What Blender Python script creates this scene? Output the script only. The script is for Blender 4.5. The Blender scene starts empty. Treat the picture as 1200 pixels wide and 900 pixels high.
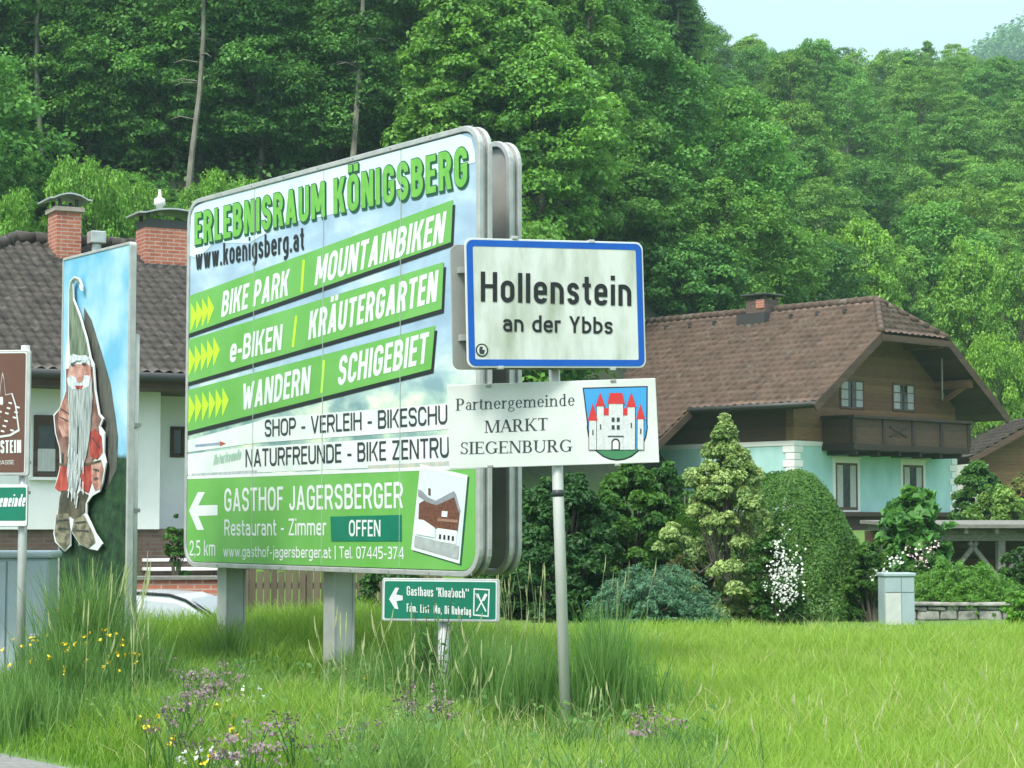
import bpy, bmesh, math, random
import numpy as np
from mathutils import Vector, Matrix, noise as mnoise

R = math.radians
sc = bpy.context.scene
COL = sc.collection
rng = np.random.default_rng(7)
random.seed(7)

# ------------------------------------------------------------------ camera, world, sun, exposure
EYE, FPX, HOR = 1.40, 2400.0, 612.0            # eye height (m), focal length and horizon of a 1200x900 picture
PITCH = math.atan((HOR - 450) / FPX)
cam = bpy.data.cameras.new('camera'); cam.sensor_width = 36; cam.lens = 36 * FPX / 1200
cam.clip_start = 0.1; cam.clip_end = 6000
camo = bpy.data.objects.new('camera', cam); COL.objects.link(camo)
camo.location = (0, 0, EYE); camo.rotation_euler = (R(90) + PITCH, 0, 0)
sc.camera = camo

SUN = Vector((-0.42, -0.62, 0.95)).normalized()
w = bpy.data.worlds.new('World'); sc.world = w; w.use_nodes = True
nt = w.node_tree; nt.nodes.clear()
def N(t, kind, **kw):
    n = t.nodes.new(kind)
    for k, v in kw.items():
        if k.startswith('i_'): n.inputs[k[2:].replace('_', ' ')].default_value = v
        else: setattr(n, k, v)
    return n
sky = N(nt, 'ShaderNodeTexSky'); sky.sky_type = 'NISHITA'; sky.sun_disc = False
sky.sun_elevation = math.asin(SUN.z); sky.sun_rotation = math.atan2(SUN.x, SUN.y)
sky.air_density = 1.0; sky.dust_density = 1.5
tc = N(nt, 'ShaderNodeTexCoord')
mp = N(nt, 'ShaderNodeMapping'); mp.inputs['Scale'].default_value = (1, 1, 3.2)
cn = N(nt, 'ShaderNodeTexNoise'); cn.inputs['Scale'].default_value = 2.2; cn.inputs['Detail'].default_value = 7; cn.inputs['Roughness'].default_value = 0.55
cr = N(nt, 'ShaderNodeMapRange'); cr.inputs['From Min'].default_value = 0.38; cr.inputs['From Max'].default_value = 0.62; cr.inputs['To Min'].default_value = 0.35; cr.inputs['To Max'].default_value = 1.0
mix = N(nt, 'ShaderNodeMix', data_type='RGBA')
# an overcast sky is about three times brighter overhead than at the horizon
sz = N(nt, 'ShaderNodeSeparateXYZ'); zr = N(nt, 'ShaderNodeMapRange'); zr.interpolation_type = 'SMOOTHSTEP'; zr.inputs['From Min'].default_value = 0.15; zr.inputs['From Max'].default_value = 0.85
cl = N(nt, 'ShaderNodeMix', data_type='RGBA'); cl.inputs['A'].default_value = (2.05, 2.75, 3.0, 1); cl.inputs['B'].default_value = (8.6, 9.4, 9.2, 1)
nt.links.new(tc.outputs['Generated'], sz.inputs[0]); nt.links.new(sz.outputs['Z'], zr.inputs['Value']); nt.links.new(zr.outputs[0], cl.inputs['Factor']); nt.links.new(cl.outputs['Result'], mix.inputs['B'])
bg = N(nt, 'ShaderNodeBackground'); bg.inputs['Strength'].default_value = 0.11
wo = N(nt, 'ShaderNodeOutputWorld')
nt.links.new(tc.outputs['Generated'], mp.inputs['Vector']); nt.links.new(mp.outputs[0], cn.inputs['Vector'])
nt.links.new(cn.outputs['Fac'], cr.inputs['Value']); nt.links.new(cr.outputs[0], mix.inputs['Factor'])
nt.links.new(sky.outputs[0], mix.inputs['A']); nt.links.new(mix.outputs['Result'], bg.inputs['Color']); nt.links.new(bg.outputs[0], wo.inputs['Surface'])

sl = bpy.data.lights.new('sun', 'SUN'); sl.energy = 1.5; sl.angle = R(12); sl.color = (1, 0.95, 0.86)
so = bpy.data.objects.new('sun', sl); COL.objects.link(so); so.rotation_euler = (-SUN).to_track_quat('-Z', 'Y').to_euler()

sc.view_settings.view_transform = 'Standard'; sc.view_settings.look = 'None'
sc.view_settings.gamma = 1; sc.view_settings.use_curve_mapping = False
sc.view_settings.exposure = 1.55
sc.render.engine = 'CYCLES'
cy = sc.cycles
cy.max_bounces = 6; cy.diffuse_bounces = 3; cy.glossy_bounces = 2; cy.transmission_bounces = 3; cy.volume_bounces = 1
cy.use_denoising = True; cy.caustics_reflective = False; cy.caustics_refractive = False
cy.sample_clamp_indirect = 4

# ------------------------------------------------------------------ helpers
CT, ST = math.cos(PITCH), math.sin(PITCH)
def ray(px, py):
    xc, yc = (px - 600) / FPX, -(py - 450) / FPX
    return Vector((xc, CT - yc * ST, ST + yc * CT))
def P(px, py, Y):
    """world point at depth Y seen at photo pixel (px, py)"""
    d = ray(px, py); return Vector((0, 0, EYE)) + d * (Y / d.y)
def pxx(x, Y): return 600 + FPX * x / Y * 1.0

class Fr:
    """a board's own frame: x to the right along it, y away from the reader, z up"""
    def __init__(s, o, heading, roll=0.0):
        s.m = Matrix.Translation(o) @ Matrix.Rotation(heading, 4, 'Z') @ Matrix.Rotation(roll, 4, 'Y')
        s.i = s.m.inverted()
    def pix(s, px, py, y=0.0):
        o = s.i @ Vector((0, 0, EYE)); d = s.i.to_3x3() @ ray(px, py)
        k = (y - o.y) / d.y; p = o + d * k
        return (p.x, p.z)
    def pts(s, l, y=0.0): return [s.pix(a, b, y) for a, b in l]

class MB:
    def __init__(s): s.V = []; s.F = []
    def add(s, v, f):
        n = len(s.V); s.V += [tuple(p) for p in v]; s.F += [tuple(i + n for i in q) for q in f]; return s
    def box(s, x0, x1, y0, y1, z0, z1, M=None):
        v = [(x, y, z) for z in (z0, z1) for y in (y0, y1) for x in (x0, x1)]
        if M is not None: v = [tuple(M @ Vector(p)) for p in v]
        return s.add(v, [(0, 2, 3, 1), (4, 5, 7, 6), (0, 1, 5, 4), (2, 6, 7, 3), (0, 4, 6, 2), (1, 3, 7, 5)])
    def beam(s, a, b, wd, ht, up=(0, 0, 1)):
        a, b = Vector(a), Vector(b); d = (b - a); L = d.length; d.normalize()
        sd = d.cross(Vector(up)).normalized(); u = sd.cross(d)
        v = []
        for p in (a, b):
            for (i, j) in ((-1, -1), (1, -1), (1, 1), (-1, 1)): v.append(p + sd * (i * wd / 2) + u * (j * ht / 2))
        return s.add(v, [(3, 2, 1, 0), (4, 5, 6, 7), (0, 1, 5, 4), (1, 2, 6, 5), (2, 3, 7, 6), (3, 0, 4, 7)])
    def prism(s, poly, y0, y1):
        ar = sum(poly[i][0] * poly[(i + 1) % len(poly)][1] - poly[(i + 1) % len(poly)][0] * poly[i][1] for i in range(len(poly)))
        if ar < 0: poly = poly[::-1]
        n = len(poly); v = [(x, y0, z) for x, z in poly] + [(x, y1, z) for x, z in poly]
        f = [tuple(range(n)), tuple(range(2 * n - 1, n - 1, -1))]
        f += [(i, i + n, (i + 1) % n + n, (i + 1) % n) for i in range(n)]
        return s.add(v, f)
    def sheet(s, poly, y):
        ar = sum(poly[i][0] * poly[(i + 1) % len(poly)][1] - poly[(i + 1) % len(poly)][0] * poly[i][1] for i in range(len(poly)))
        if ar < 0: poly = poly[::-1]
        return s.add([(x, y, z) for x, z in poly], [tuple(range(len(poly)))])
    def ringprism(s, out, inn, y0, y1):
        n = len(out)
        v = [(x, y0, z) for x, z in out] + [(x, y0, z) for x, z in inn] + [(x, y1, z) for x, z in out] + [(x, y1, z) for x, z in inn]
        f = []
        for i in range(n):
            j = (i + 1) % n
            f += [(i, j, n + j, n + i), (2 * n + i, 3 * n + i, 3 * n + j, 2 * n + j), (i, 2 * n + i, 2 * n + j, j), (n + i, n + j, 3 * n + j, 3 * n + i)]
        return s.add(v, f)
    def tube(s, pts, rad, n=8, cap=True):
        pts = [Vector(p) for p in pts]
        if not hasattr(rad, '__len__'): rad = [rad] * len(pts)
        v = []
        for i, p in enumerate(pts):
            d = (pts[min(i + 1, len(pts) - 1)] - pts[max(i - 1, 0)]).normalized()
            a = d.cross(Vector((0.31, 0.95, 0.02)) if abs(d.y) < 0.9 else Vector((1, 0, 0))).normalized(); b = d.cross(a)
            for k in range(n):
                t = 2 * math.pi * k / n; v.append(p + (a * math.cos(t) + b * math.sin(t)) * rad[i])
        f = [(i * n + k, i * n + (k + 1) % n, (i + 1) * n + (k + 1) % n, (i + 1) * n + k) for i in range(len(pts) - 1) for k in range(n)]
        if cap: f += [tuple(range(n - 1, -1, -1)), tuple(range((len(pts) - 1) * n, len(pts) * n))]
        return s.add(v, f)
    def build(s, name, mat, parent=None, smooth=False, bevel=0.0, seg=2, **props):
        me = bpy.data.meshes.new(name); me.from_pydata(s.V, [], s.F); me.update()
        return link(name, me, mat, parent, smooth, bevel, seg, **props)
def link(name, me, mat, parent=None, smooth=False, bevel=0.0, seg=2, **props):
    o = bpy.data.objects.new(name, me); COL.objects.link(o)
    if mat: me.materials.append(mat)
    if smooth: me.polygons.foreach_set('use_smooth', [True] * len(me.polygons))
    if bevel:
        b = o.modifiers.new('bevel', 'BEVEL'); b.width = bevel; b.segments = seg; b.limit_method = 'ANGLE'; b.angle_limit = R(50)
    if parent: o.parent = parent
    for k, v in props.items(): o[k] = v
    return o
def thing(name, label, cat, m=None, group=None):
    o = bpy.data.objects.new(name, None); o.empty_display_size = 0.2; COL.objects.link(o)
    if m is not None: o.matrix_world = m if isinstance(m, Matrix) else Matrix.Translation(m)
    o['label'] = label; o['category'] = cat
    if group: o['group'] = group
    return o
def tag(o, label, cat, group=None):
    o['label'] = label; o['category'] = cat
    if group: o['group'] = group
    return o

def rrect(x0, x1, z0, z1, r, n=6):
    p = []
    for cx, cz, a0 in ((x1 - r, z1 - r, 0), (x0 + r, z1 - r, 90), (x0 + r, z0 + r, 180), (x1 - r, z0 + r, 270)):
        for k in range(n + 1):
            t = R(a0 + 90 * k / n); p.append((cx + r * math.cos(t), cz + r * math.sin(t)))
    return p
def disc(cx, cz, r, n=28, rz=None):
    rz = rz or r
    return [(cx + r * math.cos(2 * math.pi * k / n), cz + rz * math.sin(2 * math.pi * k / n)) for k in range(n)]

# materials
def mat(name, c, c2=None, scale=6.0, rough=0.6, detail=5, bump=0.0, bscale=None, metal=0.0, spec=0.4, lo=0.35, hi=0.65, stretch=(1, 1, 1), coat=0.0):
    m = bpy.data.materials.new(name); m.use_nodes = True; t = m.node_tree; b = t.nodes['Principled BSDF']
    b.inputs['Base Color'].default_value = (*c, 1); b.inputs['Roughness'].default_value = rough
    b.inputs['Metallic'].default_value = metal; b.inputs['Specular IOR Level'].default_value = spec; b.inputs['Coat Weight'].default_value = coat
    if c2 is not None or bump:
        g = N(t, 'ShaderNodeTexCoord'); mm = N(t, 'ShaderNodeMapping'); mm.inputs['Scale'].default_value = stretch
        t.links.new(g.outputs['Object'], mm.inputs['Vector'])
        n = N(t, 'ShaderNodeTexNoise'); n.inputs['Scale'].default_value = scale; n.inputs['Detail'].default_value = detail; n.inputs['Roughness'].default_value = 0.6
        t.links.new(mm.outputs[0], n.inputs['Vector'])
        if c2 is not None:
            r = N(t, 'ShaderNodeMapRange'); r.inputs['From Min'].default_value = lo; r.inputs['From Max'].default_value = hi
            x = N(t, 'ShaderNodeMix', data_type='RGBA'); x.inputs['A'].default_value = (*c, 1); x.inputs['B'].default_value = (*c2, 1)
            t.links.new(n.outputs['Fac'], r.inputs['Value']); t.links.new(r.outputs[0], x.inputs['Factor']); t.links.new(x.outputs['Result'], b.inputs['Base Color'])
        if bump:
            n2 = n
            if bscale:
                n2 = N(t, 'ShaderNodeTexNoise'); n2.inputs['Scale'].default_value = bscale; n2.inputs['Detail'].default_value = 4
                t.links.new(mm.outputs[0], n2.inputs['Vector'])
            bp = N(t, 'ShaderNodeBump'); bp.inputs['Strength'].default_value = bump; bp.inputs['Distance'].default_value = 0.02
            t.links.new(n2.outputs['Fac'], bp.inputs['Height']); t.links.new(bp.outputs[0], b.inputs['Normal'])
    return m
def brickmat(name, c1, c2, mortar, bw=0.25, bh=0.075, ms=0.012, axis='xz'):
    m = bpy.data.materials.new(name); m.use_nodes = True; t = m.node_tree; b = t.nodes['Principled BSDF']; b.inputs['Roughness'].default_value = 0.85
    g = N(t, 'ShaderNodeTexCoord'); sx = N(t, 'ShaderNodeSeparateXYZ'); ad = N(t, 'ShaderNodeMath', operation='ADD'); cx = N(t, 'ShaderNodeCombineXYZ')
    t.links.new(g.outputs['Object'], sx.inputs[0]); t.links.new(sx.outputs['X'], ad.inputs[0]); t.links.new(sx.outputs['Y'], ad.inputs[1])
    t.links.new(ad.outputs[0], cx.inputs['X']); t.links.new(sx.outputs['Z'], cx.inputs['Y'])
    k = N(t, 'ShaderNodeTexBrick'); k.inputs['Color1'].default_value = (*c1, 1); k.inputs['Color2'].default_value = (*c2, 1); k.inputs['Mortar'].default_value = (*mortar, 1)
    k.inputs['Scale'].default_value = 1; k.inputs['Brick Width'].default_value = bw; k.inputs['Row Height'].default_value = bh; k.inputs['Mortar Size'].default_value = ms
    t.links.new(cx.outputs[0], k.inputs['Vector'])
    n = N(t, 'ShaderNodeTexNoise'); n.inputs['Scale'].default_value = 9; n.inputs['Detail'].default_value = 5
    t.links.new(g.outputs['Object'], n.inputs['Vector'])
    mr = N(t, 'ShaderNodeMapRange'); mr.inputs['To Min'].default_value = 0.6; mr.inputs['To Max'].default_value = 1.35
    mx = N(t, 'ShaderNodeMix', data_type='RGBA', blend_type='MULTIPLY'); mx.inputs['Factor'].default_value = 1
    t.links.new(n.outputs['Fac'], mr.inputs['Value']); t.links.new(k.outputs['Color'], mx.inputs['A']); t.links.new(mr.outputs[0], mx.inputs['B'])
    t.links.new(mx.outputs['Result'], b.inputs['Base Color'])
    bp = N(t, 'ShaderNodeBump'); bp.inputs['Strength'].default_value = 0.5; bp.inputs['Distance'].default_value = 0.01; bp.invert = True
    t.links.new(k.outputs['Fac'], bp.inputs['Height']); t.links.new(bp.outputs[0], b.inputs['Normal'])
    return m
def plankmat(name, c1, c2, h=0.14, axis='Z', rough=0.75):
    """boards of height h along the axis, each its own tone, with a joint line"""
    m = bpy.data.materials.new(name); m.use_nodes = True; t = m.node_tree; b = t.nodes['Principled BSDF']; b.inputs['Roughness'].default_value = rough
    g = N(t, 'ShaderNodeTexCoord'); sx = N(t, 'ShaderNodeSeparateXYZ'); t.links.new(g.outputs['Object'], sx.inputs[0])
    dv = N(t, 'ShaderNodeMath', operation='DIVIDE'); dv.inputs[1].default_value = h; t.links.new(sx.outputs[axis], dv.inputs[0])
    fl = N(t, 'ShaderNodeMath', operation='FLOOR'); fr = N(t, 'ShaderNodeMath', operation='FRACT'); t.links.new(dv.outputs[0], fl.inputs[0]); t.links.new(dv.outputs[0], fr.inputs[0])
    wn = N(t, 'ShaderNodeTexWhiteNoise', noise_dimensions='1D'); t.links.new(fl.outputs[0], wn.inputs['W'])
    mm = N(t, 'ShaderNodeMapping'); mm.inputs['Scale'].default_value = (1.2, 1.2, 14) if axis == 'Z' else (14, 14, 1.2)
    n = N(t, 'ShaderNodeTexNoise'); n.inputs['Scale'].default_value = 2.5; n.inputs['Detail'].default_value = 6
    t.links.new(g.outputs['Object'], mm.inputs[0]); t.links.new(mm.outputs[0], n.inputs['Vector'])
    ad = N(t, 'ShaderNodeMath', operation='MULTIPLY_ADD'); ad.inputs[1].default_value = 0.45; t.links.new(wn.outputs['Value'], ad.inputs[0]); t.links.new(n.outputs['Fac'], ad.inputs[2])
    mr = N(t, 'ShaderNodeMapRange'); mr.inputs['From Min'].default_value = 0.35; mr.inputs['From Max'].default_value = 1.05; t.links.new(ad.outputs[0], mr.inputs['Value'])
    x = N(t, 'ShaderNodeMix', data_type='RGBA'); x.inputs['A'].default_value = (*c1, 1); x.inputs['B'].default_value = (*c2, 1)
    t.links.new(mr.outputs[0], x.inputs['Factor']); t.links.new(x.outputs['Result'], b.inputs['Base Color'])
    gt = N(t, 'ShaderNodeMath', operation='GREATER_THAN'); gt.inputs[1].default_value = 0.1; t.links.new(fr.outputs[0], gt.inputs[0])
    bp = N(t, 'ShaderNodeBump'); bp.inputs['Strength'].default_value = 0.9; bp.inputs['Distance'].default_value = 0.015
    t.links.new(gt.outputs[0], bp.inputs['Height']); t.links.new(bp.outputs[0], b.inputs['Normal'])
    return m
def leafmat(name, dark, light, trans=0.35, rough=0.5, objcol=True):
    m = bpy.data.materials.new(name); m.use_nodes = True; t = m.node_tree; b = t.nodes['Principled BSDF']; out = t.nodes['Material Output']
    b.inputs['Roughness'].default_value = rough; b.inputs['Specular IOR Level'].default_value = 0.3
    a = N(t, 'ShaderNodeAttribute', attribute_name='tint')
    x = N(t, 'ShaderNodeMix', data_type='RGBA'); x.inputs['A'].default_value = (*dark, 1); x.inputs['B'].default_value = (*light, 1)
    t.links.new(a.outputs['Fac'], x.inputs['Factor']); col = x.outputs['Result']
    if objcol:
        oi = N(t, 'ShaderNodeObjectInfo'); mu = N(t, 'ShaderNodeMix', data_type='RGBA', blend_type='MULTIPLY'); mu.inputs['Factor'].default_value = 1
        t.links.new(col, mu.inputs['A']); t.links.new(oi.outputs['Color'], mu.inputs['B']); col = mu.outputs['Result']
    tr = N(t, 'ShaderNodeBsdfTranslucent'); ms = N(t, 'ShaderNodeMixShader'); ms.inputs['Fac'].default_value = trans
    hs = N(t, 'ShaderNodeHueSaturation'); hs.inputs['Hue'].default_value = 0.485; hs.inputs['Value'].default_value = 1.5; hs.inputs['Saturation'].default_value = 1.05
    t.links.new(col, hs.inputs['Color']); t.links.new(hs.outputs[0], tr.inputs['Color'])
    t.links.new(col, b.inputs['Base Color']); t.links.new(b.outputs[0], ms.inputs[1]); t.links.new(tr.outputs[0], ms.inputs[2]); t.links.new(ms.outputs[0], out.inputs['Surface'])
    return m
def tintmat(name, dark, light, rough=0.8, bump=0.25, bscale=30, spots=None):
    m = bpy.data.materials.new(name); m.use_nodes = True; t = m.node_tree; b = t.nodes['Principled BSDF']; b.inputs['Roughness'].default_value = rough
    a = N(t, 'ShaderNodeAttribute', attribute_name='tint'); g = N(t, 'ShaderNodeTexCoord')
    n = N(t, 'ShaderNodeTexNoise'); n.inputs['Scale'].default_value = 1.3; n.inputs['Detail'].default_value = 8; n.inputs['Roughness'].default_value = 0.7; t.links.new(g.outputs['Object'], n.inputs['Vector'])
    ad = N(t, 'ShaderNodeMath', operation='MULTIPLY_ADD'); ad.inputs[1].default_value = 0.55; t.links.new(a.outputs['Fac'], ad.inputs[0])
    mr = N(t, 'ShaderNodeMapRange'); mr.inputs['From Min'].default_value = 0.3; mr.inputs['From Max'].default_value = 0.75; mr.inputs['To Max'].default_value = 0.5
    t.links.new(n.outputs['Fac'], mr.inputs['Value']); t.links.new(mr.outputs[0], ad.inputs[2])
    x = N(t, 'ShaderNodeMix', data_type='RGBA'); x.inputs['A'].default_value = (*dark, 1); x.inputs['B'].default_value = (*light, 1)
    t.links.new(ad.outputs[0], x.inputs['Factor']); col = x.outputs['Result']
    if spots:
        n3 = N(t, 'ShaderNodeTexNoise'); n3.inputs['Scale'].default_value = 4.5; n3.inputs['Detail'].default_value = 6; t.links.new(g.outputs['Object'], n3.inputs['Vector'])
        r3 = N(t, 'ShaderNodeMapRange'); r3.inputs['From Min'].default_value = 0.56; r3.inputs['From Max'].default_value = 0.70; t.links.new(n3.outputs['Fac'], r3.inputs['Value'])
        x3 = N(t, 'ShaderNodeMix', data_type='RGBA'); x3.inputs['B'].default_value = (*spots, 1); t.links.new(col, x3.inputs['A']); t.links.new(r3.outputs[0], x3.inputs['Factor']); col = x3.outputs['Result']
    t.links.new(col, b.inputs['Base Color'])
    n2 = N(t, 'ShaderNodeTexNoise'); n2.inputs['Scale'].default_value = bscale; t.links.new(g.outputs['Object'], n2.inputs['Vector'])
    bp = N(t, 'ShaderNodeBump'); bp.inputs['Strength'].default_value = bump; bp.inputs['Distance'].default_value = 0.02; t.links.new(n2.outputs['Fac'], bp.inputs['Height']); t.links.new(bp.outputs[0], b.inputs['Normal'])
    return m

M = {}
M['asphalt'] = mat('asphalt', (0.16, 0.16, 0.155), (0.24, 0.235, 0.225), 18, 0.9, bump=0.5, bscale=120)
M['galv'] = mat('galvanised_steel', (0.42, 0.44, 0.43), (0.52, 0.53, 0.51), 4, 0.5, metal=0.35)
M['galvdark'] = mat('weathered_steel_sheet', (0.27, 0.275, 0.26), (0.38, 0.38, 0.355), 1.6, 0.55, metal=0.3, bump=0.1)
M['framegrey'] = mat('aluminium_frame', (0.40, 0.41, 0.40), (0.52, 0.525, 0.51), 7, 0.45, metal=0.4)
M['white'] = mat('white_print', (0.70, 0.73, 0.73), (0.64, 0.68, 0.67), 5, 0.45)
M['black'] = mat('black_print', (0.012, 0.014, 0.016), rough=0.5)
M['darktext'] = mat('dark_grey_print', (0.035, 0.04, 0.05), rough=0.5)
M['bgreen'] = mat('green_banner_print', (0.120, 0.37, 0.065), (0.165, 0.43, 0.105), 1.4, 0.4, detail=9)
M['tgreen'] = mat('green_lettering_print', (0.12, 0.38, 0.05), (0.17, 0.45, 0.07), 12, 0.45)
M['dgreen'] = mat('dark_green_lettering_edge', (0.012, 0.085, 0.045), rough=0.5)
M['yellow'] = mat('yellow_green_print', (0.5, 0.83, 0.03), rough=0.45)
M['teal'] = mat('teal_sign_print', (0.004, 0.15, 0.09), (0.006, 0.18, 0.11), 5, 0.35)
M['wall_white'] = mat('white_render', (0.84, 0.84, 0.83), (0.76, 0.77, 0.755), 1.5, 0.9, bump=0.25, bscale=60)
M['glass'] = mat('window_glass', (0.015, 0.02, 0.022), (0.03, 0.04, 0.04), 3, 0.08, spec=0.6)
M['wood_dark'] = plankmat('dark_wood_cladding', (0.042, 0.024, 0.014), (0.105, 0.060, 0.036), 0.13)
M['wood_gable'] = plankmat('brown_wood_cladding', (0.125, 0.062, 0.028), (0.27, 0.150, 0.072), 0.13)
M['wood_balcony'] = mat('dark_stained_wood', (0.020, 0.012, 0.009), (0.045, 0.028, 0.021), 6, 0.6, stretch=(1, 1, 5))
M['wood_frame'] = mat('brown_window_wood', (0.10, 0.055, 0.03), (0.15, 0.085, 0.045), 8, 0.6)
M['wood_grey'] = mat('weathered_timber', (0.13, 0.125, 0.11), (0.22, 0.21, 0.19), 9, 0.8, stretch=(1, 1, 4))
M['curtain'] = mat('net_curtain', (0.55, 0.56, 0.54), (0.4, 0.41, 0.40), 8, 0.9, stretch=(6, 6, 0.6))
M['bark'] = mat('bark', (0.075, 0.065, 0.05), (0.16, 0.145, 0.12), 5, 0.9, bump=0.6, bscale=14, stretch=(1, 1, 0.3))
M['barkpale'] = mat('pale_bark', (0.12, 0.115, 0.09), (0.27, 0.255, 0.21), 3, 0.9, bump=0.4, bscale=10, stretch=(1, 1, 0.4))
M['leaf'] = leafmat('broad_leaf', (0.046, 0.135, 0.026), (0.172, 0.345, 0.070), 0.27)
M['needle'] = leafmat('conifer_needle', (0.018, 0.055, 0.025), (0.05, 0.115, 0.04), 0.15)
M['thuja'] = leafmat('thuja_scale_leaf', (0.034, 0.112, 0.016), (0.098, 0.215, 0.030), 0.25)
M['shrub'] = leafmat('shrub_leaf', (0.030, 0.090, 0.020), (0.095, 0.20, 0.040), 0.25)
M['varieg'] = leafmat('variegated_leaf', (0.085, 0.165, 0.045), (0.33, 0.43, 0.17), 0.25)
M['juniper'] = leafmat('juniper_needle', (0.03, 0.095, 0.055), (0.10, 0.21, 0.115), 0.15)
M['grass'] = leafmat('grass_blade', (0.085, 0.215, 0.022), (0.290, 0.440, 0.072), 0.4, objcol=False)
M['tallgrass'] = leafmat('tall_grass_blade', (0.055, 0.16, 0.035), (0.19, 0.33, 0.085), 0.35)
M['blossom_white'] = mat('white_blossom', (0.64, 0.66, 0.60), rough=0.7)
M['blossom_yellow'] = mat('yellow_blossom', (0.80, 0.58, 0.02), rough=0.6)
M['blossom_purple'] = mat('faded_purple_blossom', (0.20, 0.12, 0.17), (0.26, 0.20, 0.19), 30, 0.8)
M['rust'] = mat('iron_oxide_tile_red', (0.42, 0.08, 0.045), rough=0.6)

# ------------------------------------------------------------------ the ground
def sst(a, b, x):
    t = np.clip((x - a) / (b - a), 0, 1); return t * t * (3 - 2 * t)
def nz2(x, y, s, seed=0.0):
    return (np.sin(x * s * 1.3 + y * s * 0.7 + seed) + np.sin(x * s * 0.5 - y * s * 1.1 + seed * 2.1) + np.sin(x * s * 2.1 + y * s * 1.7 + seed * 0.7) * 0.5) / 2.5
def height(x, y):
    x = np.asarray(x, float); y = np.asarray(y, float)
    h = -0.85 * sst(-1.5, -4.0, x) * sst(21.5, 26.5, y)
    h = h + 1.15 * sst(1.0, 8.0, x) * sst(49, 62, y) - 0.9 * np.exp(-((x - 11.5) / 3.5) ** 2 - ((y - 48) / 5.0) ** 2)
    foot = 50 + 42 * sst(-4, 22, x)
    d = np.maximum(y - foot, 0)
    steep = 0.62 + (0.505 - 0.62) * sst(0, 24, x)
    cap = 90 + (72 - 90) * sst(0, 20, x - (y - 60) * 0.08)
    hill = cap * (1 - np.exp(-d * steep / cap * 1.08)) + nz2(x, y, 0.11) * np.minimum(d * 0.06, 1.8)
    return h + hill + 0.03 * nz2(x, y, 1.7) * sst(14, 18, y)
RD = Vector((0.59, -0.807))                     # along the road, towards the viewer's right; the billboard is parallel to it
RE = Vector((-3.1, 12.5))                       # a point on the road's edge
def road_dist(x, y): return (x - RE.x) * 0.807 + (y - RE.y) * 0.59    # > 0 on the grass side

def grid_mesh(xs, ys, hf):
    X, Y = np.meshgrid(xs, ys); Z = hf(X, Y); nx, ny = len(xs), len(ys)
    v = np.stack([X, Y, Z], -1).reshape(-1, 3)
    i = np.arange(nx * ny).reshape(ny, nx)
    f = np.stack([i[:-1, :-1], i[:-1, 1:], i[1:, 1:], i[1:, :-1]], -1).reshape(-1, 4)
    return np_mesh('ground', v, f)
def np_mesh(name, v, f, tint=None):
    """mesh from numpy arrays; f is (n,k) with one k"""
    me = bpy.data.meshes.new(name); k = f.shape[1]
    me.vertices.add(len(v)); me.vertices.foreach_set('co', np.ascontiguousarray(v, dtype=np.float32).ravel())
    me.loops.add(f.size); me.loops.foreach_set('vertex_index', np.ascontiguousarray(f, dtype=np.int32).ravel())
    me.polygons.add(len(f)); me.polygons.foreach_set('loop_start', np.arange(0, f.size, k, dtype=np.int32))
    me.update(calc_edges=True); me.validate()
    if tint is not None:
        a = me.attributes.new('tint', 'FLOAT', 'FACE'); a.data.foreach_set('value', np.ascontiguousarray(tint, dtype=np.float32))
    return me

gm = bpy.data.materials.new('ground'); gm.use_nodes = True
t = gm.node_tree; b = t.nodes['Principled BSDF']; b.inputs['Roughness'].default_value = 0.95
g = N(t, 'ShaderNodeTexCoord'); sx = N(t, 'ShaderNodeSeparateXYZ'); t.links.new(g.outputs['Object'], sx.inputs[0])
n1 = N(t, 'ShaderNodeTexNoise'); n1.inputs['Scale'].default_value = 3; n1.inputs['Detail'].default_value = 8; t.links.new(g.outputs['Object'], n1.inputs['Vector'])
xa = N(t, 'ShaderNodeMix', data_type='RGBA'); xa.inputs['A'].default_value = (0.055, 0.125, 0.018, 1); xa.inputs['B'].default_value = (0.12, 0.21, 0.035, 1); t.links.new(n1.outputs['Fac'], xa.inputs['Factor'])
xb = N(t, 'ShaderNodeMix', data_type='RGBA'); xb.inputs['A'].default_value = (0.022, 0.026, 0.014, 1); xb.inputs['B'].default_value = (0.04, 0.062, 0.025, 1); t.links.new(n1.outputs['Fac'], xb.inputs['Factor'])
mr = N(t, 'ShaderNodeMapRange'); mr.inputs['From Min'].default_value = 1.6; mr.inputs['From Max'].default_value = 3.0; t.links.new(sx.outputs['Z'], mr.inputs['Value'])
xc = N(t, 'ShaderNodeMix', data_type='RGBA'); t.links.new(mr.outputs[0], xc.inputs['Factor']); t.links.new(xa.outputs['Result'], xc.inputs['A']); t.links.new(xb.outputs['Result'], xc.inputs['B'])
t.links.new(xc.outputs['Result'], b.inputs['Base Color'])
bp = N(t, 'ShaderNodeBump'); bp.inputs['Strength'].default_value = 0.6; bp.inputs['Distance'].default_value = 0.1; t.links.new(n1.outputs['Fac'], bp.inputs['Height']); t.links.new(bp.outputs[0], b.inputs['Normal'])
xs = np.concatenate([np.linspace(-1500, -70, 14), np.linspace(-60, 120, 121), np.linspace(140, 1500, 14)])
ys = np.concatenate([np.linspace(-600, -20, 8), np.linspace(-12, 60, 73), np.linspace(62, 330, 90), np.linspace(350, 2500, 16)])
ground = link('ground', grid_mesh(xs, ys, height), gm, smooth=True); ground['kind'] = 'structure'

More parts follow.
